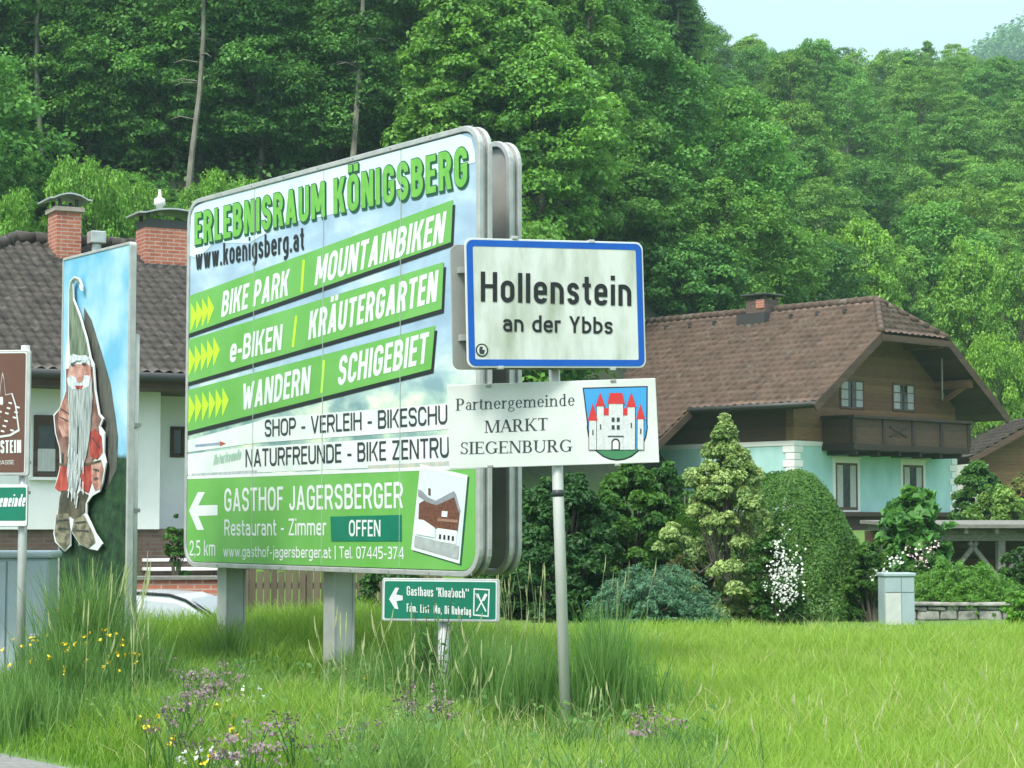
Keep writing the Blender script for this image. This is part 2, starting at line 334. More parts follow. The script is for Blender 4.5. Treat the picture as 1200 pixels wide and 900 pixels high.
rb = MB()                                        # asphalt road, its grass-side edge slightly ragged
ed = []
for k in range(121):
    s = -30 + k * 0.5; wob = 0.05 * math.sin(s * 3.1) + 0.04 * math.sin(s * 7.7)
    ed.append((RE.x + RD.x * s + wob * 0.807, RE.y + RD.y * s + wob * 0.59))
for k in range(120):
    (ax, ay), (bx, by) = ed[k], ed[k + 1]
    rb.add([(ax, ay, 0.006), (bx, by, 0.006), (bx - 7 * 0.807, by - 7 * 0.59, 0.006), (ax - 7 * 0.807, ay - 7 * 0.59, 0.006)], [(0, 3, 2, 1)])
ro = rb.build('road', M['asphalt']); ro['kind'] = 'structure'
mk = MB()
for off, wd in ((0.28, 0.12), (6.6, 0.12)):
    p = [(RE.x + RD.x * s - 0.807 * off, RE.y + RD.y * s - 0.59 * off) for s in (-30, 30)]
    mk.add([(p[0][0], p[0][1], 0.010), (p[1][0], p[1][1], 0.010), (p[1][0] - wd * 0.807, p[1][1] - wd * 0.59, 0.010), (p[0][0] - wd * 0.807, p[0][1] - wd * 0.59, 0.010)], [(0, 3, 2, 1)])

# far wooded ridge beyond the right-hand hillside
def far_h(x, y):
    return 175 * np.exp(-((x - 185) / 95) ** 2 - ((y - 700) / 110) ** 2) * sst(520, 640, y) - 8 + 3.0 * nz2(x, y, 0.13, 1.3)
fm = grid_mesh(np.linspace(40, 420, 90), np.linspace(520, 760, 60), far_h); fm.name = 'far_hill'
fo = link('hill', fm, mat('far_forest_floor', (0.03, 0.07, 0.03), (0.05, 0.10, 0.04), 0.1, 0.95), smooth=True); fo['kind'] = 'structure'

# ------------------------------------------------------------------ foliage generators
def leaves(c, nrm, size, asp=0.62, droop=0.15):
    """diamond leaves folded a little: c (n,3), nrm (n,3), size (n,)"""
    n = len(c); nrm = nrm / np.linalg.norm(nrm, axis=1, keepdims=True)
    r = rng.normal(size=(n, 3)); a = np.cross(nrm, r); a /= np.linalg.norm(a, axis=1, keepdims=True) + 1e-9
    b = np.cross(nrm, a); s = size[:, None]
    v = np.empty((n, 4, 3)); up = nrm * s * droop
    v[:, 0] = c - a * s * 0.5 - up; v[:, 1] = c + b * s * asp * 0.5 + up * 0.6; v[:, 2] = c + a * s * 0.5 - up; v[:, 3] = c - b * s * asp * 0.5 + up * 0.6
    return v.reshape(-1, 3), np.arange(n * 4).reshape(n, 4)
def crown_mesh(name, clumps, per, size, flat=0.55, jitter=0.9, tnoise=0.35):
    """clumps: list of (centre, radius); leaves lie as a shallow dome on each clump"""
    C = np.array([c for c, r in clumps]); Rr = np.array([r for c, r in clumps])
    cnt = np.maximum((per * (Rr / Rr.mean()) ** 2).astype(int), 6)
    idx = np.repeat(np.arange(len(C)), cnt); n = len(idx)
    d = rng.normal(size=(n, 3)); d[:, 2] = np.abs(d[:, 2]) * 0.9 - 0.25; d /= np.linalg.norm(d, axis=1, keepdims=True)
    rad = rng.uniform(0.35, 1.05, n) ** 0.6
    off = d * rad[:, None] * Rr[idx][:, None]; off[:, 2] *= flat
    off[:, 2] -= 0.07 * (np.hypot(off[:, 0], off[:, 1]) ** 2) / np.maximum(Rr[idx], 0.1)
    c = C[idx] + off
    nr = d * np.array([0.75, 0.75, 1]) + np.array([0, 0, 0.55]) + rng.normal(size=(n, 3)) * jitter * 0.5
    v, f = leaves(c, nr, size * rng.uniform(0.6, 1.3, n))
    ct = rng.uniform(0.15, 0.85, len(C))
    tint = np.clip(ct[idx] + rng.normal(size=n) * tnoise * 0.5, 0, 1)
    return np_mesh(name, v, f, tint)
def limb_tubes(mb, H, base, clumps, r0, lean=0.0, every=3, top=0.92, n=7):
    pts = [Vector((lean * (k / 8) ** 2 + 0.12 * math.sin(k * 1.3 + lean * 9), 0.12 * math.sin(k * 0.9 + 2), H * top * k / 8)) for k in range(9)]
    mb.tube(pts, [r0 * (1.25 if k == 0 else 1) * (1 - k / 8 * 0.85) for k in range(9)], n)
    for c, r in clumps[::every]:
        c = Vector(c); zz = max(base * 0.95, c.z - 0.55 * math.hypot(c.x, c.y) - 0.5); zz = min(zz, H * top * 0.97); k = zz / (H * top) * 8
        a = pts[int(k)].lerp(pts[min(int(k) + 1, 8)], k - int(k)); m = a.lerp(c, 0.55) + Vector((0, 0, -0.15))
        mb.tube([a, m, c], [r0 * 0.28 * (1 - zz / H * 0.6), r0 * 0.16, r0 * 0.05], 5, False)
def deciduous(name, H, W, base, shape, ncl, per, size, r0=0.2, lean=0.0, bark='bark', flat=0.78, rs=(0.06, 0.125)):
    """(crown mesh, trunk mesh): H height, W crown width, base where the crown starts"""
    cl = []
    while len(cl) < ncl:
        z = rng.uniform(0, 1); a = rng.uniform(0, 2 * math.pi)
        if shape == 'round': pr = math.sqrt(max(0, 1 - (2 * z - 0.9) ** 2 / 1.25))
        elif shape == 'cone': pr = (1 - z) ** 0.75 * (0.75 + 0.25 * min(1, z * 6)) + 0.06
        elif shape == 'tall': pr = math.sqrt(max(0, 1 - abs(2 * z - 0.85) ** 2.6 / 1.6)) * 0.9
        else: pr = 0.65 + 0.45 * math.sin(z * 3.0)
        lob = 1 + 0.22 * math.sin(a * 3 + z * 5) + 0.14 * math.sin(a * 5 - z * 9)
        rr = pr * lob * W / 2 * (rng.uniform(0.25, 1) ** 0.42)
        r = W * rng.uniform(*rs) * (0.75 + 0.5 * pr)
        cl.append(((rr * math.cos(a) + lean * (z ** 2), rr * math.sin(a), base + z * (H - base) * 0.96), r))
    me = crown_mesh(name, cl, per, size, flat)
    mb = MB(); limb_tubes(mb, H, base, cl, r0, lean)
    if name == 'slender_crown':
        for k in range(16):
            z = rng.uniform(3.5, 10); a = rng.uniform(0, 6.28); q = rng.uniform(0.4, 1.5); x0 = lean * (z / H) ** 2; mb.tube([(x0, 0, z), (x0 + math.cos(a) * q * 0.6, math.sin(a) * q * 0.6, z + 0.05), (x0 + math.cos(a) * q, math.sin(a) * q, z - 0.12)], [0.03, 0.02, 0.008], 4, False)
    tm = bpy.data.meshes.new(name + '_trunk'); tm.from_pydata(mb.V, [], mb.F); tm.update(); tm.materials.append(M[bark]); me.materials.append(M['leaf'])
    return me, tm
def spruce(name, H, W, base, whorls, size, sparse=1.0, mat_='needle'):
    cs, ns, ts = [], [], []; mb = MB(); mb.tube([(0, 0, 0), (0, 0, H * 0.5), (0, 0, H)], [H * 0.012, H * 0.008, 0.01], 7)
    for wz in range(whorls):
        z = base + (H - base) * (wz / whorls) ** 0.92; q = 1 - (z - base) / (H - base); L0 = W / 2 * (q ** 0.8) + 0.15
        for kb in range(rng.integers(5, 8)):
            if rng.uniform() > sparse: continue
            a = rng.uniform(0, 2 * math.pi); L = L0 * rng.uniform(0.7, 1.1); n = int(14 + L * 46)
            s = rng.uniform(0.08, 1, n) ** 0.8; sag = 0.34 * L * (s - 0.4 * s ** 3)
            wd = 0.30 * L * (1 - s * 0.75) * rng.uniform(-1, 1, n)
            px_ = np.cos(a) * s * L - np.sin(a) * wd; py_ = np.sin(a) * s * L + np.cos(a) * wd
            pz = z - sag - np.abs(wd) * 0.3 - rng.uniform(0, 0.28, n) * (0.4 + s * 0.6) * L * 0.35
            cs.append(np.stack([px_, py_, pz], 1)); nn = rng.normal(size=(n, 3)) * 0.45 + np.array([np.cos(a) * 0.35, np.sin(a) * 0.35, 0.8]); ns.append(nn)
            ts.append(np.clip(s * 0.6 + rng.normal(size=n) * 0.2 + rng.uniform(-0.1, 0.25), 0, 1))
            mb.tube([(0, 0, z), (math.cos(a) * L * 0.7, math.sin(a) * L * 0.7, z - 0.2 * L)], [0.035 * q + 0.01, 0.008], 4, False)
    c = np.concatenate(cs); v, f = leaves(c, np.concatenate(ns), size * rng.uniform(0.6, 1.3, len(c)), 0.4)
    me = np_mesh(name, v, f, np.concatenate(ts)); me.materials.append(M[mat_])
    tm = bpy.data.meshes.new(name + '_trunk'); tm.from_pydata(mb.V, [], mb.F); tm.update(); tm.materials.append(M['bark'])
    return me, tm
PROTO = {
    'round': deciduous('round_crown', 11.5, 7.4, 2.2, 'round', 210, 105, 0.27, 0.2),
    'round2': deciduous('lobed_crown', 10.5, 8.2, 1.8, 'oval', 220, 100, 0.27, 0.2, 0.4),
    'beech': deciduous('layered_crown', 12.5, 8.0, 2.0, 'round', 170, 120, 0.25, 0.2, 0.2, 'bark', 0.5, (0.07, 0.15)),
    'airy': deciduous('open_crown', 12.0, 6.4, 2.8, 'tall', 170, 55, 0.24, 0.14, 0.5, 'barkpale', 0.8, (0.05, 0.12)),
    'tall': deciduous('tall_crown', 15.5, 7.6, 3.5, 'tall', 250, 100, 0.26, 0.22, 0.3),
    'tall2': deciduous('high_crown', 17.0, 8.4, 5.5, 'round', 240, 100, 0.26, 0.2, -0.5),
    'cone': deciduous('pointed_crown', 12.5, 6.2, 1.2, 'cone', 210, 90, 0.24, 0.17),
    'slim': deciduous('slender_crown', 20.0, 5.8, 9.5, 'tall', 110, 95, 0.26, 0.125, 0.5, 'barkpale'),
    'bushy': deciduous('bushy_crown', 5.0, 5.4, 0.3, 'round', 150, 95, 0.22, 0.1),
    'spruce': spruce('spruce_crown', 22, 7.0, 2.0, 34, 0.34),
    'spruce2': spruce('ragged_spruce_crown', 20, 6.2, 4.0, 26, 0.32, 0.75),
}
def tree(kind, x, y, s, label, group, col=(1, 1, 1), name='deciduous_tree', cat='tree', sz=None, z=None, lean=(0, 0)):
    cm, tm = PROTO[kind]
    zz = float(height(x, y)) - 0.15 if z is None else z
    o = thing(name, label, cat, Matrix.Translation((x, y, zz)) @ Matrix.Rotation(lean[0], 4, 'X') @ Matrix.Rotation(lean[1], 4, 'Y') @ Matrix.Rotation(rng.uniform(0, 6.28), 4, 'Z') @ Matrix.Diagonal((s, s, sz or s, 1)), group)
    tr = bpy.data.objects.new('trunk', tm); COL.objects.link(tr); tr.parent = o
    cr_ = bpy.data.objects.new('crown', cm); COL.objects.link(cr_); cr_.parent = o; cr_.color = (*col, 1)
    return o

# ------------------------------------------------------------------ the air
hz = MB().box(-640, 640, -230, 1260, -12, 240).build('haze', None); hz['kind'] = 'stuff'
hm = bpy.data.materials.new('haze'); hm.use_nodes = True; t = hm.node_tree; t.nodes.clear()
pv = N(t, 'ShaderNodeVolumePrincipled'); pv.inputs['Color'].default_value = (0.66, 0.92, 0.97, 1); pv.inputs['Density'].default_value = 0.0004; pv.inputs['Anisotropy'].default_value = 0.25
t.links.new(pv.outputs[0], N(t, 'ShaderNodeOutputMaterial').inputs['Volume']); hz.data.materials.append(hm)

# ------------------------------------------------------------------ roofs of real tiles
def tiles(name, O, along, down, La, Ld, m, parent, keep=None, pa=0.30, pd=0.34, amp=0.022, lift=0.075):
    along, down = Vector(along).normalized(), Vector(down).normalized(); nrm = along.cross(down); nrm = nrm if nrm.z > 0 else -nrm
    na, nc = max(1, round(La / pa)), max(1, round(Ld / pd)); pa, pd = La / na, Ld / nc; q = 6
    A = np.linspace(0, La, na * q + 1); S = np.repeat(np.arange(nc + 1) * pd, 2)[1:-1]; Lf = np.tile([0.0, lift], nc)
    AA, SS = np.meshgrid(A, S); row = np.arange(2 * nc)[:, None] // 2
    jit = rng.normal(size=(nc, na + 1)) * 0.006
    h = Lf[:, None] + amp * np.sin(AA / pa * 2 * np.pi) + jit[row, np.minimum((AA / pa).astype(int), na)]
    v = np.array(O)[None, None] + AA[..., None] * np.array(along) + SS[..., None] * np.array(down) + h[..., None] * np.array(nrm)
    ni = len(A); i = np.arange(v.shape[0] * ni).reshape(-1, ni)
    f = np.stack([i[:-1, :-1], i[:-1, 1:], i[1:, 1:], i[1:, :-1]], -1)
    tr = rng.uniform(0, 1, (nc + 1, na + 1))
    ac = (A[:-1] + A[1:]) / 2; sc_ = (S[:-1] + S[1:]) / 2
    ti = tr[np.minimum(np.arange(2 * nc - 1) // 2, nc)[:, None], np.minimum((ac / pa).astype(int), na)[None, :]]
    f = f.reshape(-1, 4); ti = ti.reshape(-1)
    if keep is not None:
        a2, s2 = np.meshgrid(ac, sc_); k = np.vectorize(keep)(a2, s2).reshape(-1); f = f[k]; ti = ti[k]
    me = np_mesh(name, v.reshape(-1, 3), f, ti); return link(name, me, m, parent)
def ridge_caps(mb, a, b, r=0.13, step=0.36):
    a, b = Vector(a), Vector(b); n = max(1, int((b - a).length / step)); d = (b - a) / n
    for k in range(n): mb.tube([a + d * k, a + d * (k + 1.08)], [r * 1.08, r * 0.9], 8)
M['tile_brown'] = tintmat('brown_roof_tile', (0.066, 0.042, 0.030), (0.158, 0.104, 0.076), 0.85, spots=(0.15, 0.125, 0.10))
M['tile_dark'] = tintmat('dark_grey_roof_tile', (0.034, 0.029, 0.026), (0.105, 0.088, 0.078), 0.85, spots=(0.13, 0.12, 0.10))
M['turq'] = mat('turquoise_render', (0.35, 0.595, 0.585), (0.45, 0.695, 0.685), 1.6, 0.9, detail=9, stretch=(1, 1, 0.45), bump=0.2, bscale=50)
M['brick'] = brickmat('red_brick', (0.36, 0.10, 0.06), (0.45, 0.15, 0.09), (0.42, 0.30, 0.25))
M['brick_dark'] = brickmat('brown_brick_plinth', (0.10, 0.06, 0.045), (0.14, 0.085, 0.06), (0.12, 0.10, 0.09))
M['zinc'] = mat('zinc_sheet', (0.40, 0.42, 0.43), (0.55, 0.57, 0.57), 5, 0.4, metal=0.5)
M['gutter'] = mat('dark_gutter', (0.05, 0.05, 0.05), rough=0.5)

def window(parent, frame_mat, x0, x1, z0, z1, y, axis='x', mull=1, curtain=True, sill=None, bars=0, depth=0.09, hbar=None):
    """a window lying on the plane y=const of its parent (or x=const with axis 'y'); parts frame, pane, curtain"""
    mp_ = (lambda a, d, z: (a, y + d, z)) if axis == 'x' else (lambda a, d, z: (y + d, a, z))
    def bx(mb, a0, a1, d0, d1, c0, c1):
        p, q = mp_(a0, d0, c0), mp_(a1, d1, c1); mb.box(min(p[0], q[0]), max(p[0], q[0]), min(p[1], q[1]), max(p[1], q[1]), c0, c1)
    fw = 0.07; fr = MB()
    bx(fr, x0, x0 + fw, -0.035, depth, z0, z1); bx(fr, x1 - fw, x1, -0.035, depth, z0, z1)
    bx(fr, x0 + fw, x1 - fw, -0.033, depth, z1 - fw, z1); bx(fr, x0 + fw, x1 - fw, -0.033, depth, z0, z0 + fw)
    for k in range(1, mull + 1):
        xm = x0 + (x1 - x0) * k / (mull + 1); bx(fr, xm - 0.03, xm + 0.03, -0.031, depth, z0 + fw, z1 - fw)
    for k in range(1, bars + 1):
        zm = z0 + (z1 - z0) * k / (bars + 1); bx(fr, x0 + fw, x1 - fw, -0.029, 0.0, zm - 0.015, zm + 0.015)
    o = fr.build('window', frame_mat, parent, bevel=0.008, seg=1)
    g = MB(); bx(g, x0 + fw, x1 - fw, -0.006, 0.0, z0 + fw, z1 - fw); g.build('pane', M['glass'], o)
    if curtain:
        c = MB(); wd = (x1 - x0 - 2 * fw)
        for a0, a1 in ((x0 + fw, x0 + fw + wd * 0.32), (x1 - fw - wd * 0.30, x1 - fw)): bx(c, a0, a1, -0.014, -0.009, z0 + fw + 0.02, z1 - fw)
        c.build('curtain', M['curtain'], o)
    if sill is not None:
        s_ = MB(); bx(s_, x0 - 0.06, x1 + 0.06, -0.10, 0.0, z0 - 0.05, z0); s_.build('sill', sill, o)
    return o

# ------------------------------------------------------------------ the turquoise chalet
hb = P(931, 612, 62); HB = Fr((hb.x, hb.y, 0), math.atan2(0.687, 0.727))
ho = thing('house', 'turquoise house with brown timber gable, wooden balcony and brown tiled roof', 'house', HB.m)
L_, DY, RX, RZ, SL = 8.5, 13.0, 4.25, 8.44, 0.70
rz = lambda x: RZ - SL * abs(x - RX)
MB().box(0.08, L_ - 0.08, 0.08, DY, -0.6, 1.62).build('basement', M['brick_dark'], ho)
MB().box(0, L_, 0, DY, 1.72, 3.72).build('wall', M['turq'], ho)
MB().box(-0.12, L_ + 0.12, -0.35, DY, 1.58, 1.72).build('ledge', M['wood_dark'], ho, bevel=0.01)
MB().box(-0.025, L_ + 0.025, -0.025, DY + 0.02, 3.72, 3.87).build('white_band', M['wall_white'], ho, bevel=0.01)
qb, qc = MB(), MB()
for k in range(9):
    z0 = 1.74 + k * 0.22; wq = 0.42 if k % 2 == 0 else 0.30
    qb.box(-0.03, wq, -0.03, wq, z0 + 0.008, z0 + 0.212); qc.box(L_ - wq, L_ + 0.03, -0.03, wq, z0 + 0.008, z0 + 0.212)
qb.build('corner_stones', M['wall_white'], ho, bevel=0.02); qc.build('corner_stones', M['wall_white'], ho, bevel=0.02)
gp = [(0, 3.87), (L_, 3.87), (L_, rz(L_) - 0.30), (RX, RZ - 0.30), (0, rz(0) - 0.30)]
MB().prism(gp, 0, DY).build('timber_storey', M['wood_gable'], ho)
ext = -3.0                                                     # the roof reaches further down behind the step in the eave
EV, YS, OV, HHIP = -0.75, 3.5, -1.47, 1.77
MB().box(-0.02, 0.0, 0.3, DY, 3.87, 5.0).build('side_cladding', M['wood_dark'], ho)
cs_ = math.sqrt(1 + SL * SL)
def keepL(a, s):                                               # a along y from OV, s down the slope from the ridge
    y, x = OV + a, RX - s / cs_
    if y < 0 and (RX - x) < HHIP * (-y / -OV): return False
    if x < EV and y < YS: return False
    return True
dn = (-1 / cs_, 0, -SL / cs_)
tiles('roof', (RX, OV, RZ), (0, 1, 0), dn, DY - OV + 0.6, (RX - ext) * cs_, M['tile_brown'], ho, keepL)
def keepR(a, s):
    y, x = OV + a, s / cs_
    return not (y < 0 and x < HHIP * (-y / -OV))
tiles('roof', (RX, OV, RZ), (0, 1, 0), (1 / cs_, 0, -SL / cs_), DY - OV + 0.6, 5.05 * cs_, M['tile_brown'], ho, keepR)
zh = RZ - SL * HHIP; hl = math.hypot(OV, RZ - zh)
tiles('roof', (RX - HHIP, 0, RZ), (1, 0, 0), (0, OV / hl, (zh - RZ) / hl), 2 * HHIP, hl, M['tile_brown'], ho, lambda a, s: abs(a - HHIP) <= HHIP * s / hl + 0.03)
rc = MB(); ridge_caps(rc, (RX, 0, RZ + 0.04), (RX, DY + 0.6, RZ + 0.04)); ridge_caps(rc, (RX - HHIP, OV, zh + 0.05), (RX, 0, RZ + 0.05), 0.11); ridge_caps(rc, (RX + HHIP, OV, zh + 0.05), (RX, 0, RZ + 0.05), 0.11)
rc.build('ridge_tiles', M['tile_brown'], ho, smooth=True)
so_ = MB(); tk = 0.10
def slab(pts):                                                 # boards under the tiles
    lo = [(x, y, z - 0.07 - tk) for x, y, z in pts]; hi = [(x, y, z - 0.07) for x, y, z in pts]; n = len(pts)
    so_.add(hi + lo, [tuple(range(n)), tuple(range(2 * n - 1, n - 1, -1))] + [(i, i + n, (i + 1) % n + n, (i + 1) % n) for i in range(n)])
slab([(RX, 0, RZ), (RX - HHIP, OV, zh), (EV, OV, rz(EV)), (EV, DY, rz(EV)), (RX, DY, RZ)])
slab([(RX, DY, RZ), (RX + 5.05, DY, rz(RX + 5.05)), (RX + 5.05, OV, rz(RX + 5.05)), (RX + HHIP, OV, zh), (RX, 0, RZ)])
slab([(RX, 0, RZ), (RX + HHIP, OV, zh), (RX - HHIP, OV, zh)])
slab([(EV, YS, rz(EV)), (ext, YS, rz(ext)), (ext, DY, rz(ext)), (EV, DY, rz(EV))])
so_.build('soffit', M['wood_dark'], ho)
def piece(name, m, a, b, w, h, par, **k): return MB().beam(a, b, w, h).build(name, m, par, **k)
vb = None
W0 = M['wood_dark']
piece('bargeboard', W0, (EV - 0.1, OV - 0.02, rz(EV) - 0.17), (RX - HHIP, OV - 0.02, zh - 0.10), 0.06, 0.26, ho); piece('bargeboard', W0, (RX + 5.1, OV - 0.02, rz(RX + 5.1) - 0.13), (RX + HHIP, OV - 0.02, zh - 0.10), 0.06, 0.26, ho)
piece('bargeboard', W0, (RX - HHIP, OV - 0.05, zh - 0.14), (RX + HHIP, OV - 0.05, zh - 0.14), 0.06, 0.2, ho); piece('bargeboard', W0, (ext - 0.05, YS - 0.03, rz(ext) - 0.14), (EV, YS - 0.03, rz(EV) - 0.14), 0.06, 0.22, ho)
gt = MB(); gt.tube([(EV - 0.08, OV, rz(EV) - 0.04), (EV - 0.08, YS, rz(EV) - 0.04)], 0.075, 8); gt.build('gutter', M['gutter'], ho, smooth=True)
for x, yy in ((RX, -0.2), (1.2, 0.0), (RX + 3.2, -1.35), (RX + 1.5, -1.4)): MB().box(x - 0.11, x + 0.11, yy if yy < 0 else -1.3, 0.2, rz(x) - 0.46, rz(x) - 0.19).build('roof_beam', M['wood_gable'], ho, bevel=0.015)
MB().beam((RX + 3.2, -1.1, rz(RX + 3.2) - 0.4), (RX + 3.2, -0.02, rz(RX + 3.2) - 1.0), 0.14, 0.14).build('roof_strut', M['wood_gable'], ho, bevel=0.015)
def fx(px, py, yy=0.0): return HB.pix(px, py, yy)
a_, b_ = fx(984, 479), fx(1012, 446); window(ho, M['wood_frame'], a_[0], b_[0], a_[1], b_[1], 0, mull=1, bars=2, depth=0.02)
a_, b_ = fx(1045.5, 482), fx(1071.5, 450.5); window(ho, M['wood_frame'], a_[0], b_[0], a_[1], b_[1], 0, mull=1, bars=2, depth=0.02)
for (pa_, pb_) in (((979, 592), (1004, 543)), ((1058, 582), (1081, 545.5))):
    a_, b_ = fx(*pa_), fx(*pb_); zb = a_[1] - 0.15
    sr = MB(); e = 0.13; sr.box(a_[0] - e, a_[0], -0.03, 0.01, zb - e, b_[1] + e); sr.box(b_[0], b_[0] + e, -0.03, 0.01, zb - e, b_[1] + e)
    sr.box(a_[0], b_[0], -0.028, 0.01, b_[1], b_[1] + e); sr.box(a_[0], b_[0], -0.028, 0.01, zb - e, zb); sr.box(a_[0] - e - 0.05, b_[0] + e + 0.05, -0.06, 0.0, b_[1] + e, b_[1] + e + 0.07)
    wi = window(ho, M['wood_frame'], a_[0], b_[0], zb, b_[1], 0, mull=0, depth=0.02); sr.build('surround', M['wall_white'], wi, bevel=0.01)
for y0, y1 in ((5.2, 6.0), (7.6, 8.3)):
    window(ho, M['wood_frame'], y0, y1, 2.25, 3.1, 0, axis='y', mull=0, depth=0.02, curtain=False)
# balcony: floor, posts, panels, rail
bxa = fx(963.5, 524)[0]; bxb = HB.pix(1135, 512, -1.2)[0]; zt, zb_ = HB.pix(1004, 486, -1.2)[1], HB.pix(1004, 527, -1.2)[1]
bf = MB(); bf.box(bxa - 0.03, bxb + 0.03, -1.23, 0, zb_, zb_ + 0.2); balc = bf.build('balcony', M['wood_balcony'], ho, bevel=0.01)
bp_ = MB(); bp_.box(bxa, bxb, -1.2, -1.16, zb_ + 0.2, zt - 0.1); bp_.box(bxa, bxa + 0.04, -1.16, 0, zb_ + 0.2, zt - 0.1); bp_.box(bxb - 0.04, bxb, -1.16, 0, zb_ + 0.2, zt - 0.1); bp_.build('panel', M['wood_dark'], balc)
br_ = MB(); br_.box(bxa - 0.09, bxb + 0.09, -1.30, -1.08, zt - 0.1, zt); br_.box(bxa - 0.09, bxa + 0.13, -1.08, 0, zt - 0.1, zt); br_.box(bxb - 0.13, bxb + 0.09, -1.08, 0, zt - 0.1, zt)
br_.build('rail', M['wood_balcony'], balc, bevel=0.015)
bq = MB()
for k in range(5):
    xk = bxa + (bxb - bxa) * k / 4; MB().box(xk - 0.08, xk + 0.08, -1.25, -1.10, zb_ + 0.2, zt - 0.1).build('post', M['wood_balcony'], balc, bevel=0.01)
xm = bxa + (bxb - bxa) * 0.375
for k in (-1, 1):
    bq.beam((xm - 0.45, -1.215, zb_ + 0.45 + (0.3 if k > 0 else 0)), (xm + 0.45, -1.215, zb_ + 0.45 + (0 if k > 0 else 0.3)), 0.03, 0.07)
bq.build('cross_ornament', M['wood_balcony'], balc, bevel=0.01)
for k in range(6): MB().box(bxa + 0.3 + k * (bxb - bxa - 0.6) / 5 - 0.07, bxa + 0.3 + k * (bxb - bxa - 0.6) / 5 + 0.07, -1.1, 0, zb_ - 0.14, zb_).build('joist', M['wood_balcony'], balc)
ch = MB().box(RX - 0.55, RX + 0.2, 4.15, 4.95, RZ - 0.5, RZ + 0.36).build('chimney', M['brick_dark'], ho, bevel=0.02)
MB().box(RX - 0.575, RX - 0.551, 4.15, 4.5, RZ + 0.05, RZ + 0.34).build('brick_side', M['brick'], ch)
MB().box(RX - 0.7, RX + 0.35, 4.0, 5.1, RZ + 0.48, RZ + 0.54).build('cap', M['gutter'], ch, bevel=0.02)
for x in (RX - 0.45, RX + 0.1):
    for y in (4.25, 4.85): MB().box(x - 0.07, x + 0.07, y - 0.07, y + 0.07, RZ + 0.36, RZ + 0.48).build('cap_foot', M['brick_dark'], ch)
MB().box(RX - 0.8, RX - 0.54, 3.95, 5.15, RZ - 0.55, RZ - 0.12).build('flashing', M['gutter'], ch)
sg = MB()
for k in range(11):
    for x in (RX - 0.55, ): sg.box(x - 0.06, x + 0.06, 0.8 + k * 1.1, 0.9 + k * 1.1, rz(x) + 0.03, rz(x) + 0.15)
sg.build('snow_hooks', M['gutter'], ho)
MB().tube([(RX + 2.0, -1.05, rz(RX + 2.0) - 0.4), (RX + 2.0, -1.05, rz(RX + 2.0) - 1.75)], 0.03, 6).build('hanging_pole', M['wood_grey'], ho)

# ------------------------------------------------------------------ brown barn roof at the right edge
bo = P(1150, 612, 80); BB = Fr((bo.x, bo.y, 0), R(2))
bn = thing('barn', 'brown timber outbuilding with low tiled roof at the right edge', 'barn', BB.m)
e0 = BB.pix(1138, 536, -0.8); r0 = BB.pix(1203, 500, -0.8)
rx_, rzz = r0[0] + 0.9, r0[1] + 0.5; sl_ = (rzz - e0[1]) / (rx_ - e0[0]); W_ = rx_ - e0[0]
MB().prism([(e0[0] + 0.7, 0.5), (rx_ + W_ - 0.7, 0.5), (rx_ + W_ - 0.7, e0[1] + 0.7 * sl_ - 0.15), (rx_, rzz - 0.2), (e0[0] + 0.7, e0[1] + 0.7 * sl_ - 0.15)], 0, 9).build('wall', M['wood_gable'], bn)
q_ = math.sqrt(1 + sl_ ** 2)
tiles('roof', (rx_, -0.8, rzz), (0, 1, 0), (-1 / q_, 0, -sl_ / q_), 10.4, W_ * q_, M['tile_dark'], bn); tiles('roof', (rx_, -0.8, rzz), (0, 1, 0), (1 / q_, 0, -sl_ / q_), 10.4, W_ * q_, M['tile_dark'], bn)
MB().beam((e0[0] - 0.05, -0.84, e0[1] - 0.14), (rx_, -0.84, rzz - 0.14), 0.07, 0.22).build('bargeboard', M['wood_dark'], bn); MB().beam((rx_ + W_, -0.84, e0[1] - 0.14), (rx_, -0.84, rzz - 0.14), 0.07, 0.22).build('bargeboard', M['wood_dark'], bn)
wa, wb2 = BB.pix(1150, 549, 0), BB.pix(1168, 540, 0)
MB().box(e0[0] - 0.1, e0[0] + 0.75, -0.5, 9, 1.5, e0[1] - 0.25).build('white_side_wall', M['wall_white'], bn)
MB().tube([(e0[0] - 0.02, -0.7, e0[1] - 0.15), (e0[0] + 0.05, -0.55, e0[1] - 0.55), (e0[0] + 0.4, -0.52, e0[1] - 0.8)], 0.06, 6).build('downpipe', M['gutter'], bn)

# ------------------------------------------------------------------ carport
co = P(1105, 612, 46); CB = Fr((co.x, co.y, 0), R(12))
cpo = thing('carport', 'low open timber carport with diagonal braces below the turquoise house', 'carport', CB.m)
zc = CB.pix(1150, 612, 0)[1]; xr = CB.pix(1215, 612, 0)[0] + 3
x00 = CB.pix(1078, 612, 0)[0]
MB().add([(x00, -0.5, zc - 0.05), (xr, -0.5, zc - 0.05), (xr, 3.6, zc + 0.05), (x00, 3.6, zc + 0.05), (x00, -0.5, zc - 0.13), (xr, -0.5, zc - 0.13), (xr, 3.6, zc - 0.03), (x00, 3.6, zc - 0.03)], [(0, 1, 2, 3), (7, 6, 5, 4), (0, 4, 5, 1), (1, 5, 6, 2), (2, 6, 7, 3), (3, 7, 4, 0)]).build('roof', M['wood_grey'], cpo)
bm_ = MB().box(x00, xr, -0.1, 0.08, zc - 0.42, zc - 0.17)
for k in range(8): bm_.beam((x00 + 0.2 + k * (xr - x00) / 8, -0.42, zc - 0.19), (x00 + 0.2 + k * (xr - x00) / 8, 3.5, zc - 0.12), 0.09, 0.14)
bm_.build('beam', M['wood_grey'], cpo, bevel=0.01)
